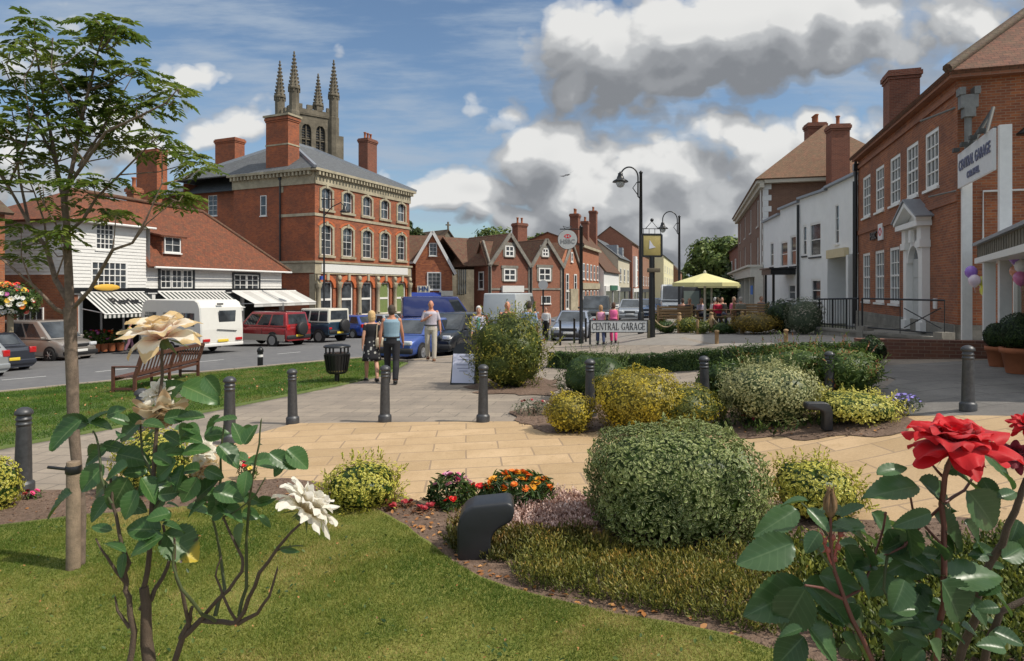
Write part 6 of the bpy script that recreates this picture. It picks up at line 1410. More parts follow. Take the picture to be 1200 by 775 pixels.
    for s in (-1,1):
        m = MB(); m.bbox((xf-.05,s*hw*.70,zl),(.14,hw*.36,.15),.03); m.build('headlight',hl,r)
        m = MB(); m.bbox((xr+.04,s*hw*.80,spec.get('zr',.8)),(.12,hw*.26,spec.get('hr',.22)),.02); m.build('tail_light',tl,r)
        m = MB(); m.bbox((xb1-.28,s*(hw+.07),zb+.06),(.1,.17,.11),.03); m.build('wing_mirror',paint if not spec.get('blackm') else M_TR,r)
    m = MB(); m.bbox((xf-.02,0,low+.18),(.16,Wd*.93,.2),.05); m.build('front_bumper',M_TR if spec.get('dark_b') else paint,r)
    m = MB(); m.bbox((xf+.005,0,zl-.02),(.06,hw*.85,.11),.02); m.bbox((xf+.06,0,low+.17),(.02,hw*.8,.07),.005); m.build('grille',M_TR,r)
    m = MB(); m.bbox((xr+.02,0,low+.2),(.16,Wd*.93,.2),.05); m.build('rear_bumper',M_TR if spec.get('dark_b') else paint,r)
    m = MB(); m.bbox((xf+.075,0,low+.28),(.02,.5,.11),.004); m.build('number_plate',plain((.7,.7,.68),.5,var=0,nm='white_plate'),r)
    m = MB(); m.bbox((xr-.07,0,spec.get('zp',low+.32)),(.02,.5,.11),.004); m.build('number_plate',plain((.75,.55,.05),.5,var=0,nm='yellow_plate'),r)
    m = MB()
    for fx in spec.get('dl',(.02,.5)): 
        xx = xb0+(xb1-xb0)*fx
        for s in (-1,1): m.box((xx,s*(hw+.001),low+.38),(.012,.01,.5))
    m.build('door_seam',M_TR,r)
    if spec.get('spare'):
        m = MB(); M = Matrix.Rotation(PI/2,3,'Y'); m.lathe([(.02,-.12),(.30,-.12),(.36,-.08),(.36,.08),(.30,.12),(.02,.12)],22,(xr-.12,spec['spare'],.98),M); m.build('spare_wheel',M_TR,r)
    if spec.get('two'):
        m = MB()
        for s in (-1,1): m.b2(xr+.1,xf-.1,s*(hw-.0)-.012,s*(hw)+.012,low,low+.33)
        m.build('lower_body_panel',plain(spec['two'],.4,.3,var=.03,nm='lower_paint'),r)
    if spec.get('rails'):
        m = MB()
        for s in (-1,1): m.tube([(xt0+.1,s*wt*.85,zt+.05),(xt1-.1,s*wt*.85,zt+.05)],.02,6)
        m.build('roof_rail',M_TR,r)
    return r
HATCH = dict(L=3.8,W=1.66,H=1.45,st=[(-1.9,.72,.86),(-1.84,.9,.95),(-1.4,.93,1),(0,.93,1),(.8,.92,1),(1.35,.84,.98),(1.75,.74,.93),(1.88,.62,.84)],cab=(-1.82,1.0,-1.35,.2,.9,1.44,.94,.72),wf=1.2,wr=-1.2,r=.29,zl=.66,zr=.82)
MPV = dict(L=4.1,W=1.72,H=1.78,st=[(-2.05,.9,.93),(-2.0,1.0,.97),(-1.4,1.02,1),(.3,1.02,1),(1.0,1.0,1),(1.6,.9,.97),(1.95,.76,.92),(2.05,.6,.85)],cab=(-2.02,1.25,-1.9,.35,.98,1.78,.95,.80),wf=1.3,wr=-1.35,r=.31,zl=.74,zr=1.0,hr=.3,sw=((.03,.30),(.33,.58),(.62,.86)),dark_b=True)
SUV = dict(L=4.7,W=1.82,H=1.85,low=.35,st=[(-2.3,1.0,.95),(-2.25,1.1,.98),(-1.4,1.12,1),(.3,1.12,1),(.9,1.1,1),(1.7,1.05,.98),(2.2,.98,.94),(2.3,.8,.9)],cab=(-2.27,1.15,-2.1,.35,1.08,1.84,.95,.80),wf=1.4,wr=-1.35,r=.37,zl=.86,zr=1.05,hr=.3,spare=-.12,rails=True,zp=.62,dark_b=True)
LRV = dict(L=4.0,W=1.75,H=1.95,low=.45,st=[(-1.95,1.15,.99),(-1.93,1.2,1),(-1.2,1.2,1),(.35,1.2,1),(.4,1.12,1),(1.2,1.12,1),(1.75,1.1,.98),(1.8,1.0,.97)],cab=(-1.93,.42,-1.92,.2,1.18,1.94,.98,.92),wf=1.3,wr=-1.25,r=.38,zl=.9,zr=.85,hr=.12,spare=-.3,zp=.6,roofc=(.62,.6,.52),sw=((.04,.3),(.34,.6),(.66,.94)),dark_b=True,alloy=False)
SALOON = dict(L=4.5,W=1.74,H=1.42,st=[(-2.2,.8,.88),(-2.1,.92,.95),(-1.5,.95,1),(.3,.93,1),(1.0,.9,1),(1.8,.78,.96),(2.15,.68,.9),(2.25,.55,.82)],cab=(-1.6,1.05,-1.05,.25,.9,1.42,.93,.72),wf=1.35,wr=-1.3,r=.31,zl=.66,zr=.82)
VAN = dict(L=4.9,W=1.9,H=2.4,low=.28,st=[(-2.4,1.25,.98),(-2.38,1.3,1),(-1.4,1.3,1),(.9,1.3,1),(1.5,1.2,1),(2.0,1.05,.97),(2.3,.9,.92),(2.42,.65,.86)],cab=(-2.39,1.75,-2.36,.95,1.25,2.4,.99,.92),wf=1.55,wr=-1.35,r=.33,zl=.85,zr=1.1,hr=.4,sw=((.80,.97),),rw=.25,dark_b=True)
car('car','beige grey people carrier parked facing right behind the tree trunk',54,29,106,MPV,(.36,.33,.30),metal=.5)
car('car','dark saloon with red tail lights cut by the left edge',-22,24.3,-62,SALOON,(.03,.035,.05))
car('car','silver car nose showing at the very left edge, nearest the verge',-62,21.5,-70,HATCH,(.4,.42,.42),metal=.5)
car('off_roader','red off-roader with silver lower body and rear spare wheel',313,35,-64,dict(SUV,two=(.42,.40,.36)),(.28,.02,.025),cat='off-roader')
car('off_roader','dark blue boxy off-roader with cream roof and spare wheel',368,37.3,-62,LRV,(.02,.05,.085),cat='off-roader')
car('car','bright blue hatchback parked left of the corner building window',409,41,-58,dict(HATCH,L=3.7),(.02,.06,.32))
car('car','silver hatchback hardly visible behind the walking couple',441,42,-52,HATCH,(.4,.42,.44),metal=.5)
car('car','dark green car mostly hidden behind the walking man',470,44,-50,SALOON,(.03,.06,.05))
car('car','mid blue small car facing the camera, behind the man in a pale shirt',489,24.6,199,dict(HATCH,dark_b=True),(.05,.10,.34))
car('car','black hatchback facing the camera, between the man and the older woman',533,26.3,200,MPV|dict(cab=(-1.95,1.2,-1.5,.25,.95,1.6,.94,.74)),(.012,.016,.022))
car('van','dark blue panel van facing right below the small gabled shop',516,40,76,VAN|dict(blind=1,cab=(-2.39,1.75,-2.36,.95,1.25,2.42,.99,.92)),(.010,.022,.13),cat='van')
car('van','white panel van seen from behind, over the tall loose shrub',601,35.5,17,VAN|dict(blind=1,cab=(-2.39,1.75,-2.36,.95,1.25,2.45,.99,.92)),(.46,.49,.50),cat='van',metal=0)
car('car','silver saloon with dark bumper facing the camera beside the round sign pole',673,31.5,192,dict(SALOON,dark_b=True),(.30,.34,.42),metal=.5)
car('off_roader','dark off-roader behind the silver saloon',699,39,190,SUV|dict(spare=None),(.02,.025,.025),cat='off-roader')
car('car','silver hatchback behind the pink-topped women',739,44,192,HATCH,(.4,.42,.44),metal=.5)
car('car','blue grey car behind the tall street lamp',756,50,190,SALOON,(.10,.16,.28))
car('car','dark blue car far up the street right of the village sign post',771,56,190,HATCH,(.04,.07,.16))
car('van','white van far up the high street beyond the benches',788,52,192,VAN|dict(cab=(-2.39,1.75,-2.36,.95,1.25,2.5,.99,.92)),(.62,.63,.62),cat='van',metal=0)
x0 = (224-CX)/F*31.0; rz = PI/2-math.radians(-58); r = thing('caravan','white touring caravan parked before the striped awnings','caravan',(x0,31.0,gz(x0,31)-.10),rz,'parked vehicles')
Lc_, Wc, Hc = 5.0, 2.15, 2.5
pf = [(-2.35,.45),(-2.5,.6),(-2.5,1.2),(-2.40,2.2),(-2.25,2.45),(-2.0,2.55),(1.9,2.55),(2.2,2.45),(2.35,2.2),(2.5,1.3),(2.5,.7),(2.3,.45)]
m = MB(); n = len(pf); ws = [(-Wc/2,.985),(-Wc/2+.06,1.0),(Wc/2-.06,1.0),(Wc/2,.985)]
vs = [(x*k,y,.45+(z-.45)*k) for y,k in ws for x,z in pf]
m.add(vs,[(i*n+j,i*n+(j+1)%n,(i+1)*n+(j+1)%n,(i+1)*n+j) for i in range(3) for j in range(n)],False); m.add(vs[:n],[tuple(range(n))],False); m.add(vs[-n:],[tuple(range(n))],False)
body = m.build('body',plain((.70,.69,.64),.4,var=.04,nm='caravan_white'),r,fixn=True)
gc = glass((.03,.035,.04),.08)
for (x,z,w,h,s) in ((-1.5,1.65,1.0,.6,1),(.1,1.65,.8,.6,1),(1.6,1.65,1.0,.6,1),(-1.5,1.65,1.0,.6,-1),(1.5,1.65,1.0,.6,-1)): m = MB(); m.bbox((x,s*(Wc/2+.005),z),(w,.04,h),.015); m.build('side_window',gc,r)
m = MB(); m.bbox((-2.46,-.25,1.75),(.06,.85,.62),.02,rot=Matrix.Rotation(-.1,3,'Y')); m.build('rear_window',gc,r)
m = MB(); m.bbox((2.44,0,1.7),(.06,1.5,.6),.02); m.build('front_window',gc,r)
for s in (-1,1): m = MB(); m.bbox((-2.53,s*.82,.72),(.06,.34,.14),.02); m.build('tail_light',plain((.45,.01,.01),.2,var=0,coat=1.0,nm='tail_light'),r)
m = MB(); m.bbox((-2.55,0,.68),(.03,.52,.12),.004); m.build('number_plate',plain((.75,.55,.05),.5,var=0,nm='yellow_plate'),r)
m = MB(); m.bbox((-2.5,0,.5),(.1,2.1,.16),.03); m.build('rear_bumper',M_WHITE,r)
m = MB(); m.bar((-2.3,0,.4),(2.4,0,.4),.1); m.bar((2.3,.5,.4),(3.4,0,.42),.07); m.bar((2.3,-.5,.4),(3.4,0,.42),.07); m.tube([(3.2,0,.42),(3.2,0,.05)],.03,8); m.build('drawbar',M_IRON,r)
for s in (-1,1): wheel(r,-.2,s*.98,.31)
m = MB(); m.b2(-.4,.0,-Wc/2-.01,-Wc/2-.002,.5,2.1); m.build('door',M_WHITE,r)
m = MB(); m.bar((-2.54,.3,1.2),(-2.54,-.7,1.1),.03); m.bbox((-2.45,.1,2.36),(.06,.3,.08),.01); m.build('grab_handle',M_IRON,r)
SKIN = plain((.50,.27,.18),.55,var=.05,nm='skin'); 
def remeshed(mb, name, mat, parent, voxel, smooth=2):
    o = mb.build('tmp', mat, None, uv=False); md = o.modifiers.new('r','REMESH'); md.mode = 'VOXEL'; md.voxel_size = voxel; md.use_smooth_shade = True
    if smooth: s = o.modifiers.new('s','SMOOTH'); s.factor = .5; s.iterations = smooth
    dg = bpy.context.evaluated_depsgraph_get(); me = bpy.data.meshes.new_from_object(o.evaluated_get(dg)); old = o.data
    bpy.data.objects.remove(o); bpy.data.meshes.remove(old); me.name = name
    n = bpy.data.objects.new(name, me); COL.objects.link(n); n.parent = parent
    if not len(me.materials): me.materials.append(mat)
    return n
def person(label, px, feet, top, facing, top_c, bot, hair, Y=None, arms=None, stride=.18, female=False, dress=None, skin=SKIN, voxel=.012, sleeve=.5, grp='people', seated=False, lean=0.0, bald=False, shoes=(.02,.02,.02), open_front=None, hair_r=1.0):
    if Y is None: p = G(px, feet); Y = p.y
    p = Vector(((px-CX)/F*Y, Y, 0)); p.z = gz(p.x, p.y)+(-.10 if False else 0)
    if feet: p.z = CAMH-(feet-HY)/F*Y
    H = CAMH-(top-HY)/F*Y-p.z if top else 1.7
    sc = H/1.75 if not seated else 1.0
    rz = PI/2-math.radians(facing); r = thing('person',label,'person',p,rz,grp); r.scale = (sc,)*3
    hipz = .92 if not seated else .50; sh = 1.42 if not seated else 1.0; dz = sh-1.42
    sw_ = .17 if not female else .15
    def tz(z): return z+dz
    def lx(z): return lean*max(0,(z-.9))
    legs = []
    for s in (-1,1):
        st = stride*s
        if seated: hip=(0,s*.10,hipz); kn=(.42,s*.13,.50); an=(.40,s*.13,.08)
        else: hip=(0,s*.095,hipz); kn=(st*.5+.03,s*.10,.50); an=(st*1.0-(.05 if st<0 else 0),s*.09,.09+(.04 if st<0 else 0))
        legs.append((hip,kn,an))
    A = arms or ((8,5),(8,-5))
    arm = []
    for i,s in enumerate((-1,1)):
        sp = Vector((lx(tz(1.42)),s*sw_,tz(1.41))); spec_ = A[i]
        if len(spec_) == 2:
            a = math.radians(spec_[0]); f = math.radians(spec_[1])
            el = sp+Vector((math.sin(f)*.28,s*math.sin(a)*.28,-.28*math.cos(a))); wr = el+Vector((math.sin(f+.25)*.25,s*math.sin(a*.5)*.2,-.24))
        else: el = sp+Vector(spec_[0]); wr = el+Vector(spec_[2])
        arm.append((sp,el,wr))
    b = MB()
    tor = [(.115,hipz-.06),(.15 if not female else .165,hipz+.02),(.14,hipz+.12),(.135 if not female else .12,tz(1.12)),(.155,tz(1.28)),(.165 if not female else .15,tz(1.38)),(.12,tz(1.44)),(.06,tz(1.49)),(.055,tz(1.55))]
    def torso(mb, grow=0.0, z0=None, z1=None, fat=1.0):
        pr_ = [(rr+grow,z) for rr,z in tor if (z0 is None or z >= z0) and (z1 is None or z <= z1)]
        b0 = len(mb.v); mb.lathe(pr_,20,(0,0,0),sx=.72*fat,sy=1.12*(fat if fat < 1.05 else 1.03))
        for i in range(b0,len(mb.v)): v = mb.v[i]; mb.v[i] = (v[0]+lx(v[2]),v[1],v[2])
    torso(b)
    hc = Vector((lx(tz(1.6))+.015,0,tz(1.635)))
    b.ball(hc,(.092,.075,.118),16,12); b.ball(hc+Vector((.035,0,-.055)),(.055,.052,.055),10,8); b.ball(hc+Vector((.097,0,-.012)),(.018,.013,.024),8,6)
    for s in (-1,1): b.ball(hc+Vector((-.005,s*.078,-.005)),(.018,.009,.03),8,6)
    b.tube([hc+Vector((-.03,0,-.17)),hc+Vector((-.01,0,-.05))],[.056,.052],12)
    for hip,kn,an in legs:
        b.tube([hip,kn,an],[.085,.055,.038],12); b.ball(kn,.054,10,8); b.tube([an,(an[0]+.02,an[1],an[2]-.05)],.04,10); b.ball((an[0]+.06,an[1],an[2]-.055),(.12,.042,.035),12,8)
        b.tube([(kn[0]-.01,kn[1],kn[2]-.02),((kn[0]*.6+an[0]*.4)-.02,kn[1],kn[2]*.62+an[2]*.38),an],[.052,.056,.036],10)
    for i,s in enumerate((-1,1)):
        sp,el,wr = arm[i]; b.ball(sp,(.06,.055,.06),12,8); b.tube([sp,sp.lerp(el,.5),el,el.lerp(wr,.3),wr],[.050,.046,.038,.040,.026],12)
        d = (wr-el).normalized(); pc = wr+d*.045; b.ball(pc,(.035,.02,.045),10,8)
        sd_ = d.cross(Vector((0,1,0)));
        if sd_.length < .3: sd_ = Vector((0,0,1))
        sd_.normalize()
        for q in range(4):
            o = sd_*(q-1.5)*.018; ln = (.06,.07,.066,.05)[q]; bend = Vector((.012,-s*.012,0)); b.tube([pc+o+d*.02,pc+o+d*(.035+ln*.5)+bend*.5,pc+o+d*(.03+ln)+bend*1.6],[.0095,.009,.007],6)
        b.tube([pc+sd_*.02-d*.02,pc+sd_*.045+d*.015,pc+sd_*.05+d*.045],[.011,.010,.008],6)
    body = remeshed(b,'body',skin,r,voxel)
    m = MB()
    for s in (-1,1): m.ball(hc+Vector((.083,s*.028,.012)),(.008,.012,.007),8,6)
    m.build('eyes',M_DARK,r,uv=False); m = MB(); m.ball(hc+Vector((.083,0,-.062)),(.008,.024,.006),8,6); m.build('mouth',plain((.35,.10,.08),.5,var=0,nm='lips'),r,uv=False)
    c = MB(); torso(c,.016,z0=hipz-.01 if not dress else hipz-.01,z1=tz(1.46),fat=1.0 if not open_front else 1.0)
    if sleeve <= 0:
        for sp,el,wr in arm: q = sp.lerp(Vector((sp.x,0,sp.z)),.34); c.tube([q+Vector((0,0,-.12)),q+Vector((0,0,.045))],[.075,.045],12)
    if sleeve > 0:
        for i,s in enumerate((-1,1)):
            sp,el,wr = arm[i]; c.ball(sp+Vector((0,0,-.008)),(.060,.055,.058),12,8)
            e_ = sp.lerp(el,min(1,sleeve*2)) if sleeve <= .5 else el
            pts = [sp,sp.lerp(e_,.5),e_]; rr = [.058,.056,.054]
            if sleeve > .5: pts.append(el.lerp(wr,(sleeve-.5)*2*.92)); rr.append(.038)
            if sleeve > 0: c.tube(pts,rr,12)
    remeshed(c,'top',plain(top_c,.85,var=.12,nscale=9,nm='cloth_top'),r,voxel)
    if open_front is not None:
        c = MB(); c.lathe([(.118,hipz+.1),(.125,tz(1.2)),(.135,tz(1.38)),(.05,tz(1.44))],14,(.04,0,0),sx=.72,sy=.62); c.build('inner_top',plain(open_front,.8,var=.05,nm='inner_top'),r,uv=False)
    if dress:
        col,zh = dress; c = MB(); n = 26; pr_ = [(.155,hipz+.1),(.185,hipz-.03),(.20,hipz-.2),(.215,zh+.1),(.225,zh),(.20,zh+.01),(.15,hipz)]
        vs = []
        for rr,z in pr_:
            for j in range(n):
                th = 2*PI*j/n; wv_ = 1+.07*math.sin(th*7)*(hipz-z)*1.6; vs.append((rr*math.cos(th)*.8*wv_,rr*math.sin(th)*1.05*wv_,z))
        c.add(vs,[(i*n+j,i*n+(j+1)%n,(i+1)*n+(j+1)%n,(i+1)*n+j) for i in range(len(pr_)-1) for j in range(n)],True); c.build('skirt',col,r,uv=False)
    else:
        c = MB(); c.lathe([(.12,hipz-.09),(.165,hipz-.02),(.155,hipz+.10),(.148,hipz+.12)],18,(0,0,0),sx=.76,sy=1.1)
        for hip,kn,an in legs: c.tube([hip,kn,(an[0],an[1],an[2]-.02)],[.098,.074,.064],14); c.tube([kn,((kn[0]*.6+an[0]*.4)-.02,kn[1],kn[2]*.62+an[2]*.38),(an[0],an[1],an[2])],[.072,.074,.062],12); c.ball(hip,(.1,.1,.1),12,8); c.ball(kn,.072,10,8)
        remeshed(c,'trousers',plain(bot,.85,var=.12,nscale=9,nm='cloth_bottom'),r,voxel)
        if not seated: c = MB(); c.lathe([(.170,hipz+.105),(.170,hipz+.135)],20,(0,0,0),sx=.76,sy=1.12); c.build('belt',M_DARK,r,uv=False)
    for hip,kn,an in legs:
        c = MB(); c.ball((an[0]+.055,an[1],an[2]-.052),(.135,.052,.045),14,8); c.b2(an[0]-.08,an[0]+.17,an[1]-.045,an[1]+.045,an[2]-.095,an[2]-.075); c.build('shoe',plain(shoes,.5,var=0,nm='shoe'),r,uv=False)
    if hair:
        c = MB(); k = hair_r
        if bald: c.ball(hc+Vector((-.035,0,-.01)),(.068,.083,.06),14,10)
        else:
            c.ball(hc+Vector((-.018,0,.03)),(.088*k,.086*k,.102*k),16,12)
            c.ball(hc+Vector((-.035,0,-.02)),(.075*k,.084*k,.09*k),14,10)
            if female: c.ball(hc+Vector((-.04,0,-.07)),(.06*k,.08*k,.08*k),14,10); c.ball(hc+Vector((.045,0,.075)),(.045,.065,.035),12,8)
        h = remeshed(c,'hair',plain(hair,.8,var=.35,nscale=30,bump=.4,nm='hair'),r,.01 if voxel < .015 else .02,1)
    return r
def pattern_mat():
    t = NT('patterned_skirt'); v = t.n('ShaderNodeTexVoronoi'); v.inputs['Scale'].default_value = 11; t.l(t.obj(), v.inputs['Vector'])
    t.l(t.ramp(v.outputs['Distance'],[(.28,(.45,.45,.42)),(.36,(.015,.015,.02))]), t.b.inputs['Base Color']); t.b.inputs['Roughness'].default_value = .85; return t.mat
M_PAT = pattern_mat(); M_DSK = plain((.03,.035,.06),.85,var=.3,nscale=14,nm='dark_skirt')
w1 = person('blonde woman in a black top and patterned skirt walking away, seen from behind',435.5,447,365,-22,(.012,.012,.015),None,(.62,.42,.20),female=True,dress=(M_PAT,.52),stride=.22,arms=((10,12),(12,-10)),sleeve=.25,voxel=.011,shoes=(.02,.02,.02),hair_r=1.12)
hbg = thing('handbag','cream handbag hanging from the shoulder of the blonde woman','bag',w1.location+Vector((.27,-.06,.98)),.2)
m = MB(); m.bbox((0,0,0),(.32,.12,.24),.05); m.build('bag_body',plain((.60,.50,.36),.5,nm='cream_leather'),hbg); m = MB(); m.tube([(-.13,0,.1),(-.12,.02,.42),(-.06,.03,.52),(.0,.02,.42),(.13,0,.1)],.012,6); m.build('strap',plain((.60,.50,.36),.5,nm='cream_leather'),hbg)
person('man in a sleeveless light blue vest and black trousers, seen from behind',459,449.5,358,-8,(.24,.36,.44),(.014,.014,.018),(.07,.05,.035),stride=.20,arms=((12,10),(14,-6)),sleeve=-.05,voxel=.011,skin=plain((.50,.22,.13),.55,var=.05,nm='tanned_skin'))
person('balding older man in a pale lilac shirt and cream trousers, hand on chest',505,423,352.5,174,(.50,.46,.52),(.46,.42,.35),(.55,.52,.5),stride=.10,arms=(((.02,-.10,-.27),0,(.14,.20,.14)),(16,0)),sleeve=.42,voxel=.011,bald=True,shoes=(.16,.07,.03),skin=plain((.55,.25,.16),.55,var=.05,nm='ruddy_skin'))
person('white-haired woman in a lilac cardigan, teal top and dark skirt walking forward',561,425,359,184,(.56,.56,.70),None,(.62,.6,.57),female=True,dress=(M_DSK,.52),stride=.2,sleeve=.9,voxel=.011,open_front=(.09,.36,.36),hair_r=1.05,shoes=(.3,.2,.15))
person('bald man in black behind the tall loose shrub',594.5,None,353.5,170,(.02,.02,.02),(.03,.03,.04),None,Y=19.0,voxel=.014,skin=plain((.55,.24,.14),.55,var=.05,nm='sunburnt_skin'))
person('dark-haired man in a pale blue shirt behind the tall loose shrub',620,None,353,20,(.26,.38,.60),(.05,.05,.07),(.05,.04,.03),Y=19.4,voxel=.014)
person('woman in a pale pink top with her back turned, left of the pink pair',704,None,358,-5,(.72,.32,.48),(.06,.08,.16),(.42,.25,.12),Y=25.5,female=True,voxel=.016,sleeve=-.05,hair_r=1.1)
person('woman in a bright pink top with dark hair, right of the pink pair',719,None,355,10,(.85,.16,.36),(.75,.08,.25),(.10,.05,.03),Y=25.3,female=True,voxel=.016,sleeve=-.05,hair_r=1.1)
person('person in a yellow top at the flower shop under the striped awning',152,None,378,60,(.72,.58,.10),(.3,.15,.2),(.05,.2,.18),Y=31.2,voxel=.018,sleeve=.6)
person('person in a white top and black trousers beside the road sign post',640,None,360,200,(.6,.6,.6),(.01,.01,.01),(.06,.05,.04),Y=30,voxel=.018)
for o in [o for o in COL.objects if o.get('category') == 'person']:
    pass
seats = [(800,(.20,.10,.08),(.08,.05,.04),20,2.1),(808,(.05,.05,.06),(.1,.07,.05),200,1.6),(822,(.45,.45,.62),(.3,.25,.2),170,1.4),(838,(.60,.60,.62),(.5,.5,.5),10,2.3),(846,(.03,.03,.03),(.05,.04,.03),190,2.6),(841,(.65,.03,.09),(.12,.08,.05),-10,.9),(860,(.70,.18,.30),(.4,.3,.2),170,2.2),(868,(.22,.22,.18),(.45,.42,.4),15,1.0),(892,(.10,.10,.12),(.2,.15,.1),160,2.2)]
lab = ['seated drinker in brown, leftmost under the parasols','seated drinker in dark clothes left of the parasol pole','seated drinker in a lilac shirt beside the parasol pole','seated drinker in white with grey hair at the middle table','seated drinker in black at the far side of the middle table','seated drinker in a bright red top with back turned','seated drinker in a pink top at the right-hand table','seated drinker in an olive grey jacket, nearest the bench','seated drinker in dark blue by the tall brown house']
for (px,tc_,hc_,fc,dy),lb in zip(seats,lab):
    Yq = pY+dy; x = (px-CX)/F*Yq
    q = person(lb,px,None,None,fc,tc_,(.05,.06,.1),hc_,Y=Yq,seated=True,voxel=.02,female=(lb.find('pink')>0),grp='seated pub customers',sleeve=.6)
    q.location.z = gz(x,Yq)+.0
def np_mesh(name, V, Fq, mat, parent=None, uv=None, rnd=None, smooth=False):
    """V (n,3), Fq (m,4) quads or (m,3) tris"""
    me = bpy.data.meshes.new(name); k = Fq.shape[1]; m = len(Fq)
    me.vertices.add(len(V)); me.vertices.foreach_set('co', V.astype(np.float32).ravel())
    me.loops.add(m*k); me.loops.foreach_set('vertex_index', Fq.astype(np.int32).ravel())
    me.polygons.add(m); me.polygons.foreach_set('loop_start', np.arange(0, m*k, k, dtype=np.int32)); me.polygons.foreach_set('loop_total', np.full(m, k, dtype=np.int32))
    if smooth: me.polygons.foreach_set('use_smooth', np.ones(m, dtype=bool))
    if uv is not None:
        l = me.uv_layers.new(name='UVMap'); l.data.foreach_set('uv', uv[Fq.ravel()].astype(np.float32).ravel())
    if rnd is not None:
        a = me.attributes.new('rnd', 'FLOAT', 'POINT'); a.data.foreach_set('value', rnd.astype(np.float32))
    me.update(calc_edges=True); me.materials.append(mat)
    o = bpy.data.objects.new(name, me); COL.objects.link(o)
    if parent is not None: o.parent = parent
    return o
def nrm(a): return a/np.maximum(1e-9, np.linalg.norm(a, axis=1, keepdims=True))
def leafset(P, N, size, width=.5, jit=.9, droop=.15, fold=.25, sv=.35, along=None, out=.45, rpow=1.0):
    n = len(P); R = nrm(rng.normal(size=(n,3))); T = R-N*np.sum(R*N,1,keepdims=True); T = nrm(T)
    D = nrm(T+N*out+R*jit*.35) if along is None else nrm(along+R*jit*.3)
    Nn = nrm(N+R*jit*.6); S = nrm(np.cross(D, Nn)); Nn = nrm(np.cross(S, D))
    L = (size*(1+sv*(rng.random(n)*2-1)))[:,None]; w = L*width*.5
    base = P; c = lambda f, s, h: base+D*L*f+S*w*s+Nn*L*h
    V = np.stack([c(0,0,0), c(.32,-1,fold*.25), c(.72,-.78,fold*.2-droop*.3), c(1,0,-droop), c(.72,.78,fold*.2-droop*.3), c(.32,1,fold*.25)], 1).reshape(-1,3)
    b = np.arange(n)[:,None]*6; Fq = np.concatenate([b+np.array([[0,1,2,3]]), b+np.array([[0,3,4,5]])],0)
    uv = np.tile(np.array([[0,0],[1,.3],[1,.7],[.2,1],[1,.7],[1,.3]],dtype=float), (n,1))
    f_ = .35/max(size,.02)**.5; rn = np.repeat(np.clip(rng.random(n)**rpow*.75+.12+.55*nz3(P,f_*2.2),0,1), 6); return V, Fq, uv, rn
def nz3(P, f, seed=0.0):
    return np.array([noise.noise(Vector((p[0]*f+seed, p[1]*f-seed, p[2]*f+2*seed))) for p in P])
def blobpts(n, r, p=2.0, amp=.1, freq=2.0, seed=0.0, inner=.16, zmin=-.8):
    d = nrm(rng.normal(size=(int(n*1.7),3))); d = d[d[:,2] > zmin][:n]
    k = 1/(np.sum(np.abs(d)**p,1)**(1/p)); rad = k*(1+amp*2*nz3(d, freq, seed)+amp*.8*nz3(d, freq*3, seed+5))
    rad *= 1-inner*rng.random(len(d))**1.5
    P = d*rad[:,None]*np.array(r); N = nrm(np.sign(d)*np.abs(d)**(p-1)/np.array(r)); return P, N
def bush(name, label, cat, at, r, n, size, mat, p=2.2, amp=.1, freq=2.0, group=None, width=.5, seed=None, core=True, jit=.9, out=.45, shoots=0, shootm=None, zc=.86, stem=True, inner=.16, parent=None, coremat=None, shoot_len=.2):
    seed = random.random()*50 if seed is None else seed
    root = parent if parent is not None else thing(name, label, cat, at, 0, group)
    c = np.array([0,0,r[2]*zc]); P, N = blobpts(n, r, p, amp, freq, seed, inner)
    ok = P[:,2]+c[2] > .01; P = P[ok]; N = N[ok]
    V, Fq, uv, rn = leafset(P+c, N, size, width, jit, out=out)
    if shoots:
        P, N = blobpts(shoots, r, p, amp, freq, seed, .05); N = nrm(N+np.array([0,0,.8])); PP=[];NN=[];AA=[]
        for a, b in zip(P, N):
            for t in np.linspace(.1,1,7): PP.append(a+c+b*shoot_len*t); NN.append(nrm(rng.normal(size=(1,3)))[0]); AA.append(b)
        V2, F2, u2, r2 = leafset(np.array(PP), np.array(NN), size*.9, width, along=np.array(AA)+np.array(NN)*.8); Fq = np.concatenate([Fq,F2+len(V)]); V = np.concatenate([V,V2]); uv = np.concatenate([uv,u2]); rn = np.concatenate([rn,np.clip(r2*1.2+.1,0,1)])
    np_mesh('foliage', V, Fq, mat, root, uv, rn)
    if core:
        m = MB(); b0 = 0; k, q = 18, 12; vs = []
        for i in range(1,q):
            ph = PI*i/q
            for j in range(k):
                th = 2*PI*j/k; d = Vector((math.sin(ph)*math.cos(th), math.sin(ph)*math.sin(th), math.cos(ph))); kk = 1/(abs(d.x)**p+abs(d.y)**p+abs(d.z)**p)**(1/p)
                kk *= .80*(1+amp*2*noise.noise(Vector((d.x*freq+seed,d.y*freq-seed,d.z*freq+2*seed)))); vs.append((d.x*kk*r[0], d.y*kk*r[1], max(.0,d.z*kk*r[2]+c[2])))
        m.add(vs,[(i*k+j,(i+1)*k+j,(i+1)*k+(j+1)%k,i*k+(j+1)%k) for i in range(q-2) for j in range(k)],True); m.add(vs[:k],[tuple(range(k))],False)
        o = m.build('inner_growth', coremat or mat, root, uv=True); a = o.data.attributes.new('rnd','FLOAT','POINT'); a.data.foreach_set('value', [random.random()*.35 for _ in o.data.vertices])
    if stem:
        m = MB()
        for i in range(5): th = 2*PI*i/5; m.tube([(.04*math.cos(th),.04*math.sin(th),-.03),(r[0]*.3*math.cos(th),r[1]*.3*math.sin(th),r[2]*.8)],.012,5)
        m.build('stem', plain((.10,.07,.04),.8,nm='bark'), root, uv=False)
    return root
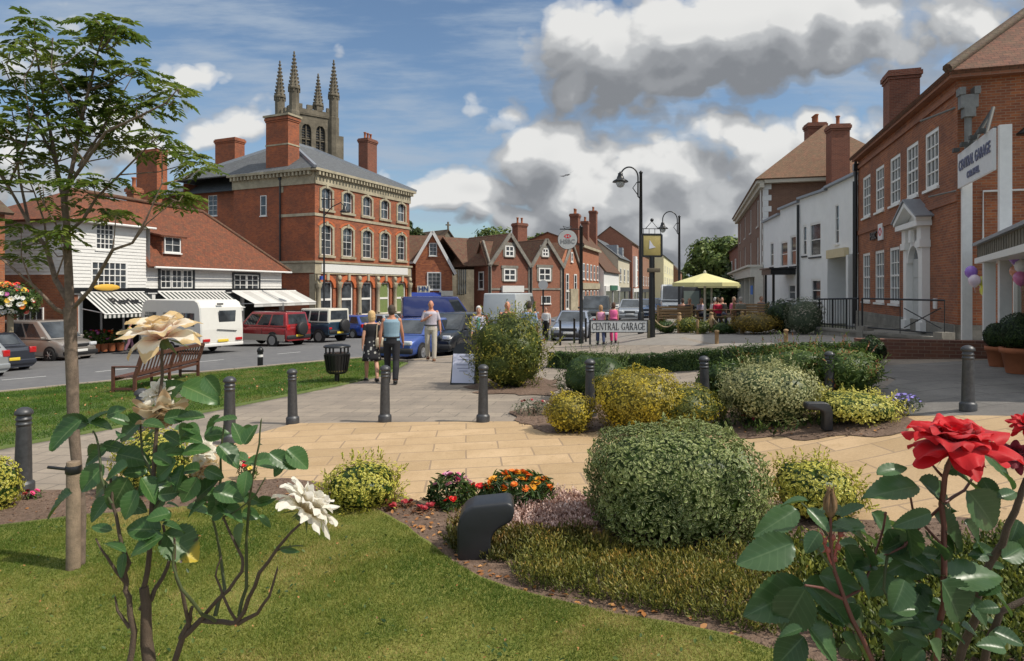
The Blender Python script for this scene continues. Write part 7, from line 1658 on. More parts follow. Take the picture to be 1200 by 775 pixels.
L_PRIV = leafm((.035,.07,.014),(.10,.15,.03),(.22,.27,.08),edge=(.42,.44,.20),edgew=.72,hi=(.36,.40,.14))
L_EUON = leafm((.03,.06,.012),(.07,.13,.02),(.20,.24,.03),edge=(.62,.56,.10),edgew=.42,hi=(.65,.58,.12))
L_GOLD = leafm((.10,.10,.02),(.26,.22,.03),(.50,.40,.035),edge=(.58,.46,.05),edgew=.7,hi=(.62,.50,.05))
L_SILV = leafm((.06,.09,.035),(.13,.17,.06),(.30,.32,.13),edge=(.55,.53,.26),edgew=.55,hi=(.6,.58,.3))
L_GREEN2 = leafm((.04,.08,.015),(.10,.16,.03),(.20,.25,.06),hi=(.30,.12,.05))
L_DARK = leafm((.012,.028,.010),(.028,.055,.016),(.06,.10,.025))
L_MID = leafm((.025,.055,.012),(.055,.10,.02),(.12,.17,.035))
L_LIME = leafm((.05,.075,.015),(.13,.16,.03),(.28,.28,.05),hi=(.5,.42,.06))
L_HEDG = leafm((.018,.045,.012),(.04,.085,.018),(.09,.14,.03))
L_GREY = leafm((.06,.085,.05),(.13,.16,.09),(.28,.28,.20),hi=(.4,.36,.28))
L_BRNZ = leafm((.10,.04,.02),(.20,.08,.035),(.30,.16,.06))
L_FAR = leafm((.022,.042,.012),(.045,.075,.02),(.085,.12,.03),trans=.15)
L_FARL = leafm((.05,.09,.02),(.11,.16,.035),(.19,.24,.06),trans=.15)
def at(px, base, back=0.0):
    p = G(px, base); p.y += back; p.x = (px-CX)/F*p.y; p.z = gz(p.x,p.y)+.02; return p
def bpx(label, px, base, top, half, n, size, mat, back=None, name='shrub', cat='shrub', asp=1.0, **k):
    """bush from its outline in the photo"""
    p0 = G(px, base); rx = half/F*p0.y; bk = rx*asp*.8 if back is None else back
    p = at(px, base, bk); rx = half/F*p.y; h = CAMH-(top-HY)/F*p.y-p.z
    return bush(name, label, cat, p, (rx, rx*asp, h/1.86), n, size, mat, **k)
bpx('large clipped shrub with small pale-edged leaves at the front of the flower bed',790,651,503,97,15000,.036,L_PRIV,p=3.2,amp=.06,freq=2.8,asp=.85,inner=.14,shoots=160,shoot_len=.05)
bpx('round yellow and green euonymus bush between the lawn and the sand paving',424,606,543,44,2600,.038,L_EUON,amp=.15,inner=.25,shoots=60,shoot_len=.1,group='variegated euonymus bushes')
bpx('yellow and green euonymus bush seen through the white rose leaves',182,584,503,42,2400,.038,L_EUON,amp=.10,shoots=20,shoot_len=.1,group='variegated euonymus bushes')
bpx('variegated euonymus bush cut by the left edge beside the iron bollard',0,603,537,20,1100,.038,L_EUON,amp=.10,group='variegated euonymus bushes')
bpx('yellow and green euonymus bush behind the rosebud at the right',955,622,538,50,3000,.036,L_EUON,amp=.16,inner=.25,shoots=60,shoot_len=.1,group='variegated euonymus bushes')
bpx('largest golden-leaved domed shrub in the island bed',748,513,430,54,7500,.034,L_GOLD,amp=.10,freq=2.6,inner=.18,shoots=60,shoot_len=.05,group='golden shrubs')
bpx('lower golden and green shrub right of the largest golden dome',806,511,450,41,4200,.034,leafm((.05,.08,.018),(.14,.15,.025),(.42,.35,.035),hi=(.58,.46,.05)),amp=.10,group='golden shrubs')
bpx('small golden shrub left of the largest golden dome, tilted to the left',667,511,460,28,2400,.034,L_GOLD,amp=.10,inner=.18,freq=2.6,shoots=25,shoot_len=.05,group='golden shrubs')
bpx('fine grassy green shrub behind the small golden shrub',700,472,414,44,3000,.06,L_MID,width=.22,amp=.16,shoots=60,shoot_len=.2,jit=1.1)
bpx('grey-green cream-edged shrub behind the red begonias',903,507,425,56,8000,.036,L_SILV,amp=.15,freq=3,inner=.25,shoots=120,shoot_len=.10)
bpx('low bright yellow-edged euonymus beside the small ground light',1003,505,459,46,3200,.036,leafm((.05,.09,.02),(.12,.17,.03),(.42,.42,.06),edge=(.72,.66,.16),edgew=.4,hi=(.75,.68,.15)),amp=.18,freq=3,inner=.25,shoots=60,shoot_len=.08,group='variegated euonymus bushes')
bpx('loose green perennials left of the cream-edged shrub',850,478,424,30,1500,.07,L_MID,width=.35,amp=.2,shoots=30,shoot_len=.22,shootm=L_LIME)
bpx('feathery green shrub behind the cream-edged shrub',930,470,406,52,3600,.06,L_GREEN2,width=.28,amp=.2,shoots=70,shoot_len=.25)
bpx('green shrub with bronze twigs right of the small iron bollard',992,470,408,36,2400,.06,L_GREEN2,width=.3,amp=.18,shoots=40,shoot_len=.22,shootm=L_BRNZ)
bpx('little dark conical evergreen at the right end of the long hedge',1021,428,394,16,1200,.05,L_DARK,amp=.08,p=1.7)
bpx('tall loose yellow-green shrub in front of the white van',597,457,364,44,7000,.06,L_LIME,width=.4,amp=.20,freq=2.8,shoots=150,shoot_len=.22,asp=.9,inner=.3,p=2.4)
bpx('yellow shrub on the forecourt below the white stucco house',885,393,366,27,1500,.07,leafm((.10,.08,.02),(.24,.17,.03),(.42,.28,.04)),amp=.12,p=2.0)
bpx('dark evergreen shrub behind the forecourt flowers',916,391,351,20,1400,.07,L_DARK,amp=.15)
bpx('pale flowering shrub at the left end of the stone terrace wall',943,393,349,21,1800,.06,L_GREY,amp=.12)
for (px,b,t,h,m,l) in ((781,391,376,12,L_MID,'small green plant at the foot of the first rope post'),(806,391,372,13,L_LIME,'yellow-green plant between the rope fence and the bench'),(822,392,377,9,L_LIME,'small lime plant at the parasol foot'),(846,392,379,11,L_MID,'small green plant behind the right rope'),(858,391,381,8,L_LIME,'small yellow plant near the last rope post'),(771,385,368,9,L_LIME,'yellow-green plant by the village sign post'),(872,384,370,10,L_DARK,'dark plant behind the yellow forecourt shrub')):
    bpx(l,px,b,t,h,500,.08,m,amp=.2,group='pub garden plants',width=.4,shoots=8,shoot_len=.2)
for (r_, rt, ht) in POTS:
    c = thing; z = ht; P, N = blobpts(3600,(rt*1.12,rt*1.12,rt*1.15),2.1,.06,2.5,random.random()*9,.12)
    V,Fq,uv,rn = leafset(P+np.array([0,0,z+rt*.95]),N,.03,.5,.9); np_mesh('foliage',V,Fq,L_DARK,r_,uv,rn)
    m = MB(); m.ball((0,0,z+rt*.95),(rt*.95,rt*.95,rt)); o = m.build('inner_growth',L_DARK,r_)
hA, hB = G(641,431), G(1012,431); hA.y -= .0
hA = Vector((hA.x,16.6,0)); hB = Vector((9.3,16.6,0)); Lh = hB.x-hA.x; hd = .9
def hedge(label, a_, b_, dep, ht, n, mat):
    o0 = Vector((a_.x,a_.y,gz(a_.x,a_.y))); dd = (b_-a_).xy; L = dd.length; dd.normalize(); r = thing('hedge',label,'hedge',o0,math.atan2(dd.y,dd.x))
    zf = lambda u, v: gz(o0.x+dd.x*u-dd.y*v, o0.y+dd.y*u+dd.x*v)-o0.z
    P = []; N = []
    for _ in range(n):
        q = rng.random(); u = rng.random()*L; 
        if q < .5: P.append((u,0,rng.random()*ht)); N.append((0,-1,.1))
        elif q < .95: P.append((u,rng.random()*dep,ht)); N.append((0,0,1))
        else: P.append((0 if rng.random()<.5 else L,rng.random()*dep,rng.random()*ht)); N.append((-1 if P[-1][0]==0 else 1,0,0))
    P = np.array(P); N = np.array(N,dtype=float); wv_ = nz3(P,1.6)*.04+nz3(P,6)*.05; P = P+N*(wv_[:,None])-N*rng.random((n,1))*.06
    P[:,2] += np.array([zf(p[0],p[1]) for p in P]); V,Fq,uv,rn = leafset(P,nrm(N),.045,.5,1.0); np_mesh('foliage',V,Fq,mat,r,uv,rn)
    m = MB(); k = 12
    for i in range(k):
        a = L*i/k; b = L*(i+1)/k; za = zf(a,.4); m.b2(a,b-.001,.07,dep-.07,za-.1,za+ht-.07)
    m.build('inner_growth',mat,r); return r
hedge('long low clipped green hedge between the paving and the forecourt', G(641,431), G(1008,430), .6, .42, 20000, L_HEDG)
eb = MB()
for i in range(60):
    e0 = G(641,431)+Vector((.3,1.25,0)); e1 = G(1008,430)+Vector((.5,1.15,0)); a = e0.lerp(e1,i/60); b = e0.lerp(e1,(i+.93)/60); a.z = gz(a.x,a.y)+.02; b.z = gz(b.x,b.y)+.02; eb.bar(a,b,.28,.14+.02*(i%3))
tag(eb.build('brick_edging',brick((.42,.20,.12),(.33,.15,.09)),None),kind='structure')
def flower_mesh(kind, c, c2, s):
    m = MB()
    n = {'daisy':14,'rosette':9,'simple':5}[kind]
    for lay in range(2 if kind != 'simple' else 1):
        for i in range(n):
            th = 2*PI*(i+.5*lay)/n; d = Vector((math.cos(th),math.sin(th),.25+.35*lay)); t = Vector((-math.sin(th),math.cos(th),0)); L = s*(1-.25*lay); w = L*(.26 if kind=='daisy' else .5 if kind=='rosette' else .6)
            b = Vector((0,0,.004*lay)); m.add([b,b+d*L*.55-t*w*.8,b+d*L+Vector((0,0,-.1*L)),b+d*L*.55+t*w*.8],[(0,1,2,3)],True)
    m.mi = 1; m.ball((0,0,s*.12),(s*.22,s*.22,s*.14),8,5)
    o = m.build('flower',[plain(c,.6,var=.08,nm='petal'),plain(c2,.7,var=0,nm='flower_eye')],None,uv=False); me = o.data; bpy.data.objects.remove(o); return me
def flower_clump(name, label, p, r, n, fm, leafmat, cat='flowers', group=None, leafn=500, lsize=.05, fz=1.0, lw=.3):
    rt = bush(name,label,cat,p,(r[0],r[1],r[2]),leafn,lsize,leafmat,amp=.15,group=group,width=lw,core=False,zc=.7)
    for i in range(n):
        a = rng.random()*2*PI; q = math.sqrt(rng.random()); x = r[0]*q*math.cos(a); y = r[1]*q*math.sin(a); z = r[2]*(.7+1.0*math.sqrt(max(0,1-q*q)))*fz+.02
        f = bpy.data.objects.new('flower', fm[i%len(fm)]); COL.objects.link(f); f.parent = rt; f.location = (x,y,z); f.rotation_euler = ((rng.random()-.5)*.9+.35*(-y/r[1])*0+.45,(rng.random()-.5)*.9,rng.random()*6)
    return rt
FM_OR = flower_mesh('daisy',(.80,.16,.01),(.55,.30,.02),.042); FM_OR2 = flower_mesh('daisy',(.80,.34,.01),(.3,.05,.01),.042)
FM_PK = flower_mesh('daisy',(.70,.16,.32),(.6,.4,.1),.042); FM_PK2 = flower_mesh('daisy',(.70,.36,.50),(.6,.4,.1),.038)
FM_RD = flower_mesh('rosette',(.75,.015,.015),(.5,.02,.01),.036); FM_HP = flower_mesh('rosette',(.78,.06,.22),(.6,.3,.1),.034)
FM_PU = flower_mesh('simple',(.26,.20,.62),(.7,.7,.8),.020); FM_WH = flower_mesh('simple',(.75,.70,.60),(.5,.4,.1),.035); FM_YE = flower_mesh('simple',(.75,.55,.08),(.5,.3,.02),.035); FM_DR = flower_mesh('rosette',(.35,.02,.03),(.2,.01,.01),.03)
def fc(label,px,base,half,top,n,fm,lm=L_MID,**k):
    p = at(px,base,.12); s = p.y/F; rx = half*s; h = CAMH-(top-HY)*s-p.z
    return flower_clump('flower_clump',label,p,(rx,rx*.75,h/1.75),n,fm,lm,group='bedding flowers',**k)
fc('orange gazania clump beside the large ground light',607,594,38,556,46,[FM_OR,FM_OR2,FM_OR],leafn=900,lsize=.09,lw=.2)
fc('pink daisy-like flower clump left of the orange flowers',529,598,24,558,20,[FM_PK,FM_PK2],leafn=700,lsize=.08,lw=.2)
fc('red flowers in front of the large ground light, left part',528,606,9,585,6,[FM_RD],leafn=150)
fc('red flowers between the pink clump and the orange clump',560,592,22,571,14,[FM_RD],leafn=300)
for px,b,l in ((462,606,'small dark red seedling nearest the euonymus bush'),(478,602,'small dark red seedling second from the euonymus bush'),(492,609,'small dark red seedling third from the euonymus bush'),(506,606,'small dark red seedling just left of the pink clump'),(447,600,'small dark red seedling hard against the euonymus bush')):
    fc(l,px,b,8,b-12,4,[FM_DR],L_BRNZ,leafn=60,lsize=.04)
fc('red begonia leftmost in front of the cream-edged shrub',873,500,5,488,3,[FM_RD],leafn=80)
fc('hot pink begonia in front of the cream-edged shrub',886,503,7,492,4,[FM_HP],leafn=120)
fc('red begonias right of the hot pink begonia',907,500,11,486,6,[FM_RD],leafn=150)
fc('purple lobelia clump at the end of the yellow-edged shrub',1059,486,20,463,70,[FM_PU],leafn=500,lsize=.03)
fc('pink and yellow flowers seen through the white rose leaves',290,566,10,540,7,[FM_HP,FM_YE,FM_RD],leafn=150)
fc('few pink flowers in soil left of the young tree',38,590,10,577,5,[FM_DR,FM_HP],leafn=80)
fc('pink flowers between the tall shrub and the golden shrubs',624,488,22,470,9,[FM_WH,FM_DR],L_GREY,leafn=350)
fc('blue-mauve flowers under the fine grassy shrub',668,466,13,448,10,[FM_PU],leafn=200)
fc('orange flower at the right of the tall loose shrub',636,412,6,398,4,[FM_OR],leafn=30)
fc('white flowers low between the golden and cream-edged shrubs',838,508,14,495,5,[FM_WH],leafn=350)
hp0 = W(12,352,25.0); hz = gz(hp0.x,hp0.y)-.1; r = thing('flower_planter','tall post planter overflowing with red, white and yellow flowers at the left edge','planter',(hp0.x,hp0.y,hz))
m = MB(); m.lathe([(.2,0),(.14,.3),(.11,1.0),(.11,hp0.z-hz-.5),(.5,hp0.z-hz-.2)],14); m.build('post',plain((.4,.33,.22),.7,nm='planter_post'),r)
bush(None,None,None,None,(.95,.95,.70),2600,.10,L_MID,amp=.15,parent=r,stem=False,core=True,zc=(hp0.z-hz)/.70)
BIGF = [flower_mesh('rosette',c,(.5,.4,.1),.10) for c in ((.75,.03,.02),(.75,.72,.6),(.78,.5,.05),(.72,.72,.68),(.5,.1,.35),(.78,.2,.03))]
for i in range(95):
    d = nrm(rng.normal(size=(1,3)))[0]; d[1] = -abs(d[1])*.8-.1; d[2] = d[2] if d[2] > -.7 else -d[2]; d = d/np.linalg.norm(d)
    f = bpy.data.objects.new('flower', BIGF[[0,1,2,3,1,4,5,3,1][i%9] if d[2] < .4 else [0,5,2,0,1,4][i%6]]); COL.objects.link(f); f.parent = r
    f.location = (d[0]*.97,d[1]*.97,hp0.z-hz+d[2]*.72); f.rotation_euler = Vector(d).to_track_quat('Z','Y').to_euler(); s = .8+rng.random()*.6; f.scale = (s,s,s)
k = 0
for px,base,cols,l in ((104,396,[0,1],'low pot of green and white flowers at the left of the flower shop'),(113,397,[4],'pot of blue and purple flowers at the flower shop'),(122,396,[4,0],'orange pot of purple flowers at the flower shop'),(131,397,[0,5],'orange pot of red flowers nearest the yellow-topped person'),(141,396,[3,2],'pot of pale flowers behind the yellow-topped person')):
    Yq = 31.6+.25*k; x = (px-CX)/F*Yq; p = Vector((x,Yq,gz(x,Yq))); k += 1
    rt = thing('potted_flowers',l,'potted plant',p,0,'flower shop display'); m = MB(); m.lathe([(.14,0),(.2,.38),(.22,.4)],12); m.build('pot',M_TERRA,rt)
    bush(None,None,None,None,(.38,.34,.34),260,.12,L_MID,parent=rt,stem=False,core=False,zc=2.1,amp=.2)
    for i in range(12): f = bpy.data.objects.new('flower',BIGF[cols[i%len(cols)]]); COL.objects.link(f); f.parent = rt; f.location = ((rng.random()-.5)*.7,-.25*rng.random()-.1,.6+rng.random()*.5); f.rotation_euler = (.7,0,rng.random()*6); f.scale = (.7,)*3
def region_pts(poly_px, n):
    P = gp(poly_px); xs = [p[0] for p in P]; ys = [p[1] for p in P]; out = []
    def inside(x,y):
        c = False; j = len(P)-1
        for i in range(len(P)):
            if (P[i][1] > y) != (P[j][1] > y) and x < (P[j][0]-P[i][0])*(y-P[i][1])/(P[j][1]-P[i][1])+P[i][0]: c = not c
            j = i
        return c
    while len(out) < n:
        x = random.uniform(min(xs),max(xs)); y = random.uniform(min(ys),max(ys))
        if inside(x,y): out.append((x,y,gz(x,y)+.02))
    return np.array(out)
def sprigs(name, poly, n, h, per, size, width, mat, sprd=.35, off=0.0):
    B = region_pts(poly, n); D = nrm(rng.normal(size=(n,3))*sprd+np.array([0,0,1])); hh = h*(.6+.6*rng.random(n))*(.75+.9*np.clip(nz3(B,2.6)+.35,0,1))
    P = []; A = []; N = []
    for i in range(n):
        for t in np.linspace(.12,1,per): P.append(B[i]+D[i]*hh[i]*t); rr = nrm(rng.normal(size=(1,3)))[0]; A.append(D[i]*1.2+rr*.9); N.append(rr)
    V,Fq,uv,rn = leafset(np.array(P),np.array(N),size,width,along=nrm(np.array(A)),jit=.6,sv=.4); rn = np.clip(rn*.5+np.repeat(np.tile(np.linspace(0,.5,per),n),6),0,1)
    o = np_mesh(name,V,Fq,mat,None,uv,rn); return tag(o,kind='stuff')
L_HEATH = leafm((.05,.07,.015),(.135,.15,.028),(.27,.23,.045),hi=(.40,.24,.05))
L_HEATH2 = leafm((.035,.05,.015),(.09,.095,.02),(.17,.13,.03),hi=(.3,.17,.05))
L_SED = leafm((.30,.16,.12),(.48,.30,.24),(.62,.46,.40),hi=(.7,.56,.5),trans=.1)
sprigs('heather',[(600,676),(622,650),(700,642),(790,655),(870,662),(925,672),(940,690),(930,738),(905,752),(840,738),(760,722),(690,708),(640,700),(606,692)],3200,.12,8,.026,.35,L_HEATH)
sprigs('ground_cover',[(556,640),(562,622),(600,626),(650,630),(690,632),(700,650),(640,652),(590,664),(560,660)],1000,.08,7,.030,.4,L_HEATH2)
sprigs('ground_cover',[(525,640),(535,618),(560,640),(560,656),(530,655)],180,.13,7,.035,.5,L_HEATH2)
sprigs('ground_cover',[(860,640),(900,640),(1000,655),(1200,640),(1300,700),(1200,790),(1000,790),(940,735),(930,680)],2600,.13,7,.035,.5,leafm((.03,.05,.012),(.07,.10,.02),(.17,.19,.03),hi=(.35,.34,.05)))
sprigs('sedum',[(598,626),(604,592),(650,582),(690,584),(702,612),(694,632),(650,630)],1800,.06,5,.024,.6,L_SED,.8)
sprigs('bed_weeds',[(820,500),(840,470),(880,455),(960,452),(1000,470),(990,500),(930,512),(860,512)],500,.14,6,.05,.4,L_MID,.6)
def scatter_flat(name, poly, n, size, mat, z=.012, kind='stuff', lift=.3):
    B = region_pts(poly,n); B[:,2] += z; N = nrm(rng.normal(size=(n,3))*lift+np.array([0,0,1])); V,Fq,uv,rn = leafset(B,N,size,.55,.5,out=.1); return tag(np_mesh(name,V,Fq,mat,None,uv,rn),kind=kind)
L_DRY = leafm((.20,.08,.03),(.38,.16,.05),(.50,.26,.10),trans=.1)
scatter_flat('fallen_leaves',[(400,596),(440,603),(500,640),(560,680),(640,706),(760,732),(900,762),(900,750),(760,722),(640,695),(580,672),(520,630),(500,590),(420,575)],110,.045,L_DRY)
scatter_flat('fallen_leaves',[(0,620),(0,585),(340,565),(400,575),(390,592),(260,598),(100,606)],70,.035,L_DRY)
scatter_flat('fallen_leaves',[(640,508),(800,506),(1030,512),(1050,490),(900,500),(640,498)],60,.045,L_DRY)
def clods(poly, n, s):
    B = region_pts(poly,n); ico = np.array([[1,0,0],[-1,0,0],[0,1,0],[0,-1,0],[0,0,1],[0,0,-1]],float); Ft = np.array([[0,2,4],[2,1,4],[1,3,4],[3,0,4],[2,0,5],[1,2,5],[3,1,5],[0,3,5]])
    sc = s*(.3+rng.random((n,1,1))**2*1.4); V = (ico[None]*(.6+.8*rng.random((n,6,3))))*sc*np.array([1,1,.6])+B[:,None]; Fq = (np.arange(n)[:,None,None]*6+Ft[None]).reshape(-1,3)
    return tag(np_mesh('soil_clods',V.reshape(-1,3),Fq,M_SOIL,None),kind='stuff')
clods([(0,618),(0,582),(60,578),(330,563),(462,583),(600,594),(700,594),(900,608),(1150,614),(1300,640),(1200,780),(960,780),(900,765),(700,720),(560,680),(500,642),(440,602),(260,596)],9000,.016)
clods([(606,497),(612,484),(650,470),(830,456),(1000,463),(1062,488),(1035,513),(900,514),(790,505),(640,508)],3500,.022)
def blades(poly, n, h, w, mat, z=.03, name='grass'):
    B = region_pts(poly,n); B[:,2] += z-.02; D = nrm(rng.normal(size=(n,3))*.55+np.array([0,0,1])); S = nrm(np.cross(D,rng.normal(size=(n,3))))
    H = h*(.5+rng.random((n,1)))*(1+.6*nz3(B,1.3)[:,None]); V = np.stack([B-S*w,B+S*w,B+D*H],1).reshape(-1,3); Fq = np.arange(n*3).reshape(-1,3)
    pat = np.clip(.5+.9*nz3(B,1.0)+.5*nz3(B,4.5)+.35*(rng.random(n)-.5)*2,0,1)
    return tag(np_mesh(name,V,Fq,mat,None,None,np.repeat(pat,3)),kind='stuff')
L_GRASS = leafm((.085,.145,.016),(.17,.205,.03),(.265,.26,.055),trans=.3,hi=(.42,.34,.12),rough=.6)
L_VERG = leafm((.055,.125,.014),(.10,.185,.022),(.15,.22,.03),trans=.3,hi=(.22,.22,.06),rough=.6)
blades([(-60,640),(0,622),(100,610),(180,604),(260,598),(340,592),(400,595),(440,603),(476,623),(500,643),(530,663),(560,683),(590,695),(640,709),(700,722),(780,738),(860,755),(905,769),(1000,797),(560,860),(0,860)],230000,.020,.0022,L_GRASS,.045)
blades([(-40,463),(0,462),(190,443),(380,425),(430,421),(452,424),(475,426),(450,440),(400,451),(330,465),(250,481),(120,504),(0,526),(-40,532)],120000,.04,.006,L_VERG,.03)
scatter_flat('lawn_weeds',[(0,640),(100,612),(340,594),(470,640),(560,700),(700,740),(900,775),(560,850),(0,850)],420,.030,L_MID,.055,lift=.5)
scatter_flat('lawn_weeds',[(0,640),(100,612),(340,594),(470,640),(560,700),(700,740),(900,775),(560,850),(0,850)],160,.018,L_DRY,.062,lift=.5)
scatter_flat('lawn_weeds',[(0,470),(190,448),(380,430),(440,430),(330,463),(120,500),(0,520)],200,.05,L_DRY,.06,lift=.6)
base = G(93,668); base.z -= .02
TY = base.y
rt = thing('young_tree','slender young rowan tree with feathery leaves on the lawn at the left','tree',base)
def B3(px,py,dy=0.0): p = W(px,py,TY+dy); return p-base
M_BARK = plain((.21,.155,.115),.85,var=.7,nscale=22,bump=.9,nm='rowan_bark')
m = MB(); m.tube([(0,0,0),B3(95,600),B3(90,545,.02),B3(86,500),B3(85,450),B3(83,400),B3(82,360)],[.040,.036,.036,.040,.043,.043,.045],14); m.tube([B3(82,364),B3(80,310),B3(78,262),B3(75,235),B3(78,218)],[.034,.03,.026,.024,.02],10); m.build('trunk',M_BARK,rt)
BR = [([(78,368,0),(65,362,-.05),(51,347,-.1),(37,333,-.15),(0,302,-.2),(-40,262,-.25)],.018),
 ([(82,356,0),(65,328,.05),(57,299,.1),(51,285,.1),(34,262,.15),(17,231,.15),(0,205,.15),(-20,160,.1)],.023),
 ([(86,361,0),(106,339,-.1),(132,293,-.2),(155,285,-.25),(171,258,-.3),(190,215,-.3)],.017),
 ([(155,285,-.25),(172,262,-.3),(205,235,-.3)],.008),
 ([(80,272,0),(97,258,-.05),(113,232,-.1),(140,205,-.15),(175,170,-.2),(190,155,-.2)],.014),
 ([(76,240,0),(68,205,.1),(62,170,.15),(52,120,.2),(42,60,.2),(40,28,.2)],.019),
 ([(78,225,0),(84,200,-.05),(96,140,-.1),(104,105,-.1),(115,60,-.1),(125,30,-.1)],.018),
 ([(82,215,0),(100,190,-.15),(124,155,-.25),(160,138,-.3),(194,121,-.35),(208,105,-.35)],.015),
 ([(92,195,-.1),(115,160,0),(135,125,.1),(155,90,.15)],.011),
 ([(66,190,.1),(45,150,.25),(22,110,.3),(8,75,.3)],.013),([(34,262,.15),(22,205,.3),(18,150,.35),(12,120,.3)],.012),([(96,140,-.1),(80,110,-.2),(60,80,-.25),(62,45,-.2)],.010),
 ([(10,218,.15),(30,170,-.1),(35,140,-.2),(28,90,-.2)],.010),([(57,299,.1),(52,260,0),(40,225,-.1),(25,190,-.15)],.010),([(80,300,0),(70,270,-.15),(52,240,-.25),(50,215,-.25)],.008),([(97,258,-.05),(120,260,.1),(140,250,.15)],.007),([(65,328,.05),(75,300,-.1),(70,275,-.15),(60,285,-.2)],.007),([(37,333,-.15),(25,300,-.2),(25,270,-.2)],.007),([(17,231,.15),(-5,190,.1),(-30,120,.1)],.010)]
m = MB()
for pts, r0 in BR: m.tube([B3(*p) for p in pts],[r0*(1-.75*i/(len(pts)-1)) for i in range(len(pts))],7)
CL = [(40,22),(20,45),(60,48),(12,60),(42,62),(2,72),(30,90),(50,95),(15,105),(65,100),(40,120),(70,122),(20,135),(55,140),(0,112),(5,150),(-20,90),(-25,140),(110,22),(125,30),(140,30),(105,45),(97,58),(122,52),(147,42),(100,75),(116,72),(110,90),(155,75),(162,82),(195,95),(210,105),(186,112),(205,115),(100,110),(116,105),(127,113),(95,126),(80,116),(110,127),(160,120),(150,131),(140,126),(125,146),(110,151),(90,150),(50,165),(75,176),(100,170),(20,170),(5,185),(35,186),(60,196),(140,165),(150,171),(180,156),(195,160),(190,175),(130,210),(110,216),(90,210),(45,216),(60,236),(75,262),(205,233),(215,228),(196,222),(25,266),(10,282),(45,277),(60,292),(30,302),(70,272),(120,246),(136,252),(-15,215),(-30,180),(172,130),(65,75),(85,95),(30,150),(75,148),(15,205),(100,230),(228,190),(236,198),(222,182),(33,36),(130,42),(118,98)]
LP=[];LN=[];LA=[];tw=MB()
for (px,py) in CL:
    c = B3(px,py,random.uniform(-.28,.28)); nl = random.randint(5,8)
    bp = min((B3(*p) for pts,_ in BR for p in pts), key=lambda q: (q-c).length+ (0 if q.z < c.z else .2)); m.tube([bp,bp.lerp(c,.5)+Vector((0,0,-.03)),c],[.006,.0045,.003],5)
    for j in range(nl):
        th = 2*PI*j/nl+random.random(); el = random.uniform(-.25,.6); d = Vector((math.cos(th)*math.cos(el),math.sin(th)*math.cos(el),math.sin(el))); L = random.uniform(.13,.20); side = d.cross(Vector((0,0,1))).normalized(); up = side.cross(d)
        np_ = 6
        for q in range(1,np_+1):
            t = .22+.78*q/(np_+.5); droop = Vector((0,0,-.06*t*t*L/.16)); p = c+d*L*t+droop
            for s in (-1,1): LP.append(p); LA.append(side*s*.9+d*.5+Vector((0,0,-.25))); LN.append(up)
        LP.append(c+d*L+Vector((0,0,-.06))); LA.append(d+Vector((0,0,-.4))); LN.append(up)
m.build('branches',M_BARK,rt,uv=False)
V,Fq,uv,rn = leafset(np.array(LP),nrm(np.array(LN,float)),.062,.40,jit=.35,along=nrm(np.array(LA,float)),sv=.25); np_mesh('foliage',V,Fq,leafm((.06,.11,.018),(.13,.19,.03),(.21,.26,.05),trans=.5),rt,uv,rn)
sp_ = G(86,673); r = thing('tree_stake','round pale timber stake with a black rubber tie against the young tree','stake',sp_); hs_ = CAMH-(541-HY)/F*sp_.y-sp_.z
m = MB(); m.lathe([(.052,-.05),(.050,.1),(.048,hs_-.01),(.044,hs_)],16); m.build('post',plain((.27,.20,.135),.85,var=.5,nscale=14,bump=.6,nm='weathered_stake'),r)
m = MB(); m.lathe([(.052,hs_-.09),(.056,hs_-.08),(.056,hs_-.04),(.052,hs_-.03)],16); m.tube([(-.04,-.03,hs_-.05),(-.11,-.05,hs_-.035),(-.16,-.05,hs_-.03)],.012,6); m.build('strap',M_BLACK,r)
def tree(label, px, Y, top, half, mat, n=5200, base=None, size=.32, crown=.68, group='background trees', seed=1):
    x = (px-CX)/F*Y; z0 = gz(x,Y)-.2; H = CAMH-(top-HY)/F*Y-z0; R_ = half/F*Y; rt = thing('tree',label,'tree',(x,Y,z0),0,group)
    rd = random.Random(seed); m = MB(); m.tube([(0,0,0),(R_*.03,0,H*.25),(0,0,H*.5),(R_*.05,0,H*.8)],[R_*.07,R_*.055,R_*.04,.05],8)
    P=[];N=[]
    cl = []
    for i in range(16):
        a = rd.uniform(0,2*PI); q = math.sqrt(rd.random())*.72; zf = rd.random(); k = math.sqrt(max(.05,1-(2*zf-1)**2*.8)); c = Vector((R_*q*k*math.cos(a),R_*q*k*math.sin(a),H*(1-crown)+H*crown*(.12+.74*zf))); cl.append(c); m.tube([(0,0,H*(.2+.4*zf)),c*.6+Vector((0,0,c.z*.3)),c],[R_*.03,R_*.02,.03],5)
    m.build('trunk',plain((.10,.08,.06),.9,nm='bark'),rt,uv=False)
    for i,c in enumerate(cl):
        rr = R_*rd.uniform(.30,.46); p_,n_ = blobpts(n//16,(rr,rr,rr*.8),2,.22,2.2,i*3.1+seed,.4,-1); P.append(p_+np.array(c)); N.append(n_)
    P = np.concatenate(P); N = np.concatenate(N); V,Fq,uv,rn = leafset(P,N,size,.6,1.0); np_mesh('crown',V,Fq,mat,rt,uv,rn); return rt
tree('large green tree behind the parasols at the end of the street, right part',846,92,281,40,L_FARL,12000,size=.5,seed=3)
tree('rounded green tree left of the large tree above the parasols',816,100,305,24,L_FARL,7000,size=.5,seed=4,crown=.8)
tree('dark tree filling the gap beside the tall brown house',866,84,300,22,L_FAR,6000,size=.5,seed=5,crown=.85)
tree('dark green tree just right of the corner building roof',479,82,250,19,L_FAR,4000,size=.5,seed=6)
tree('pale green tree behind the gabled building roof',585,110,268,42,L_FARL,5000,size=.6,seed=7)
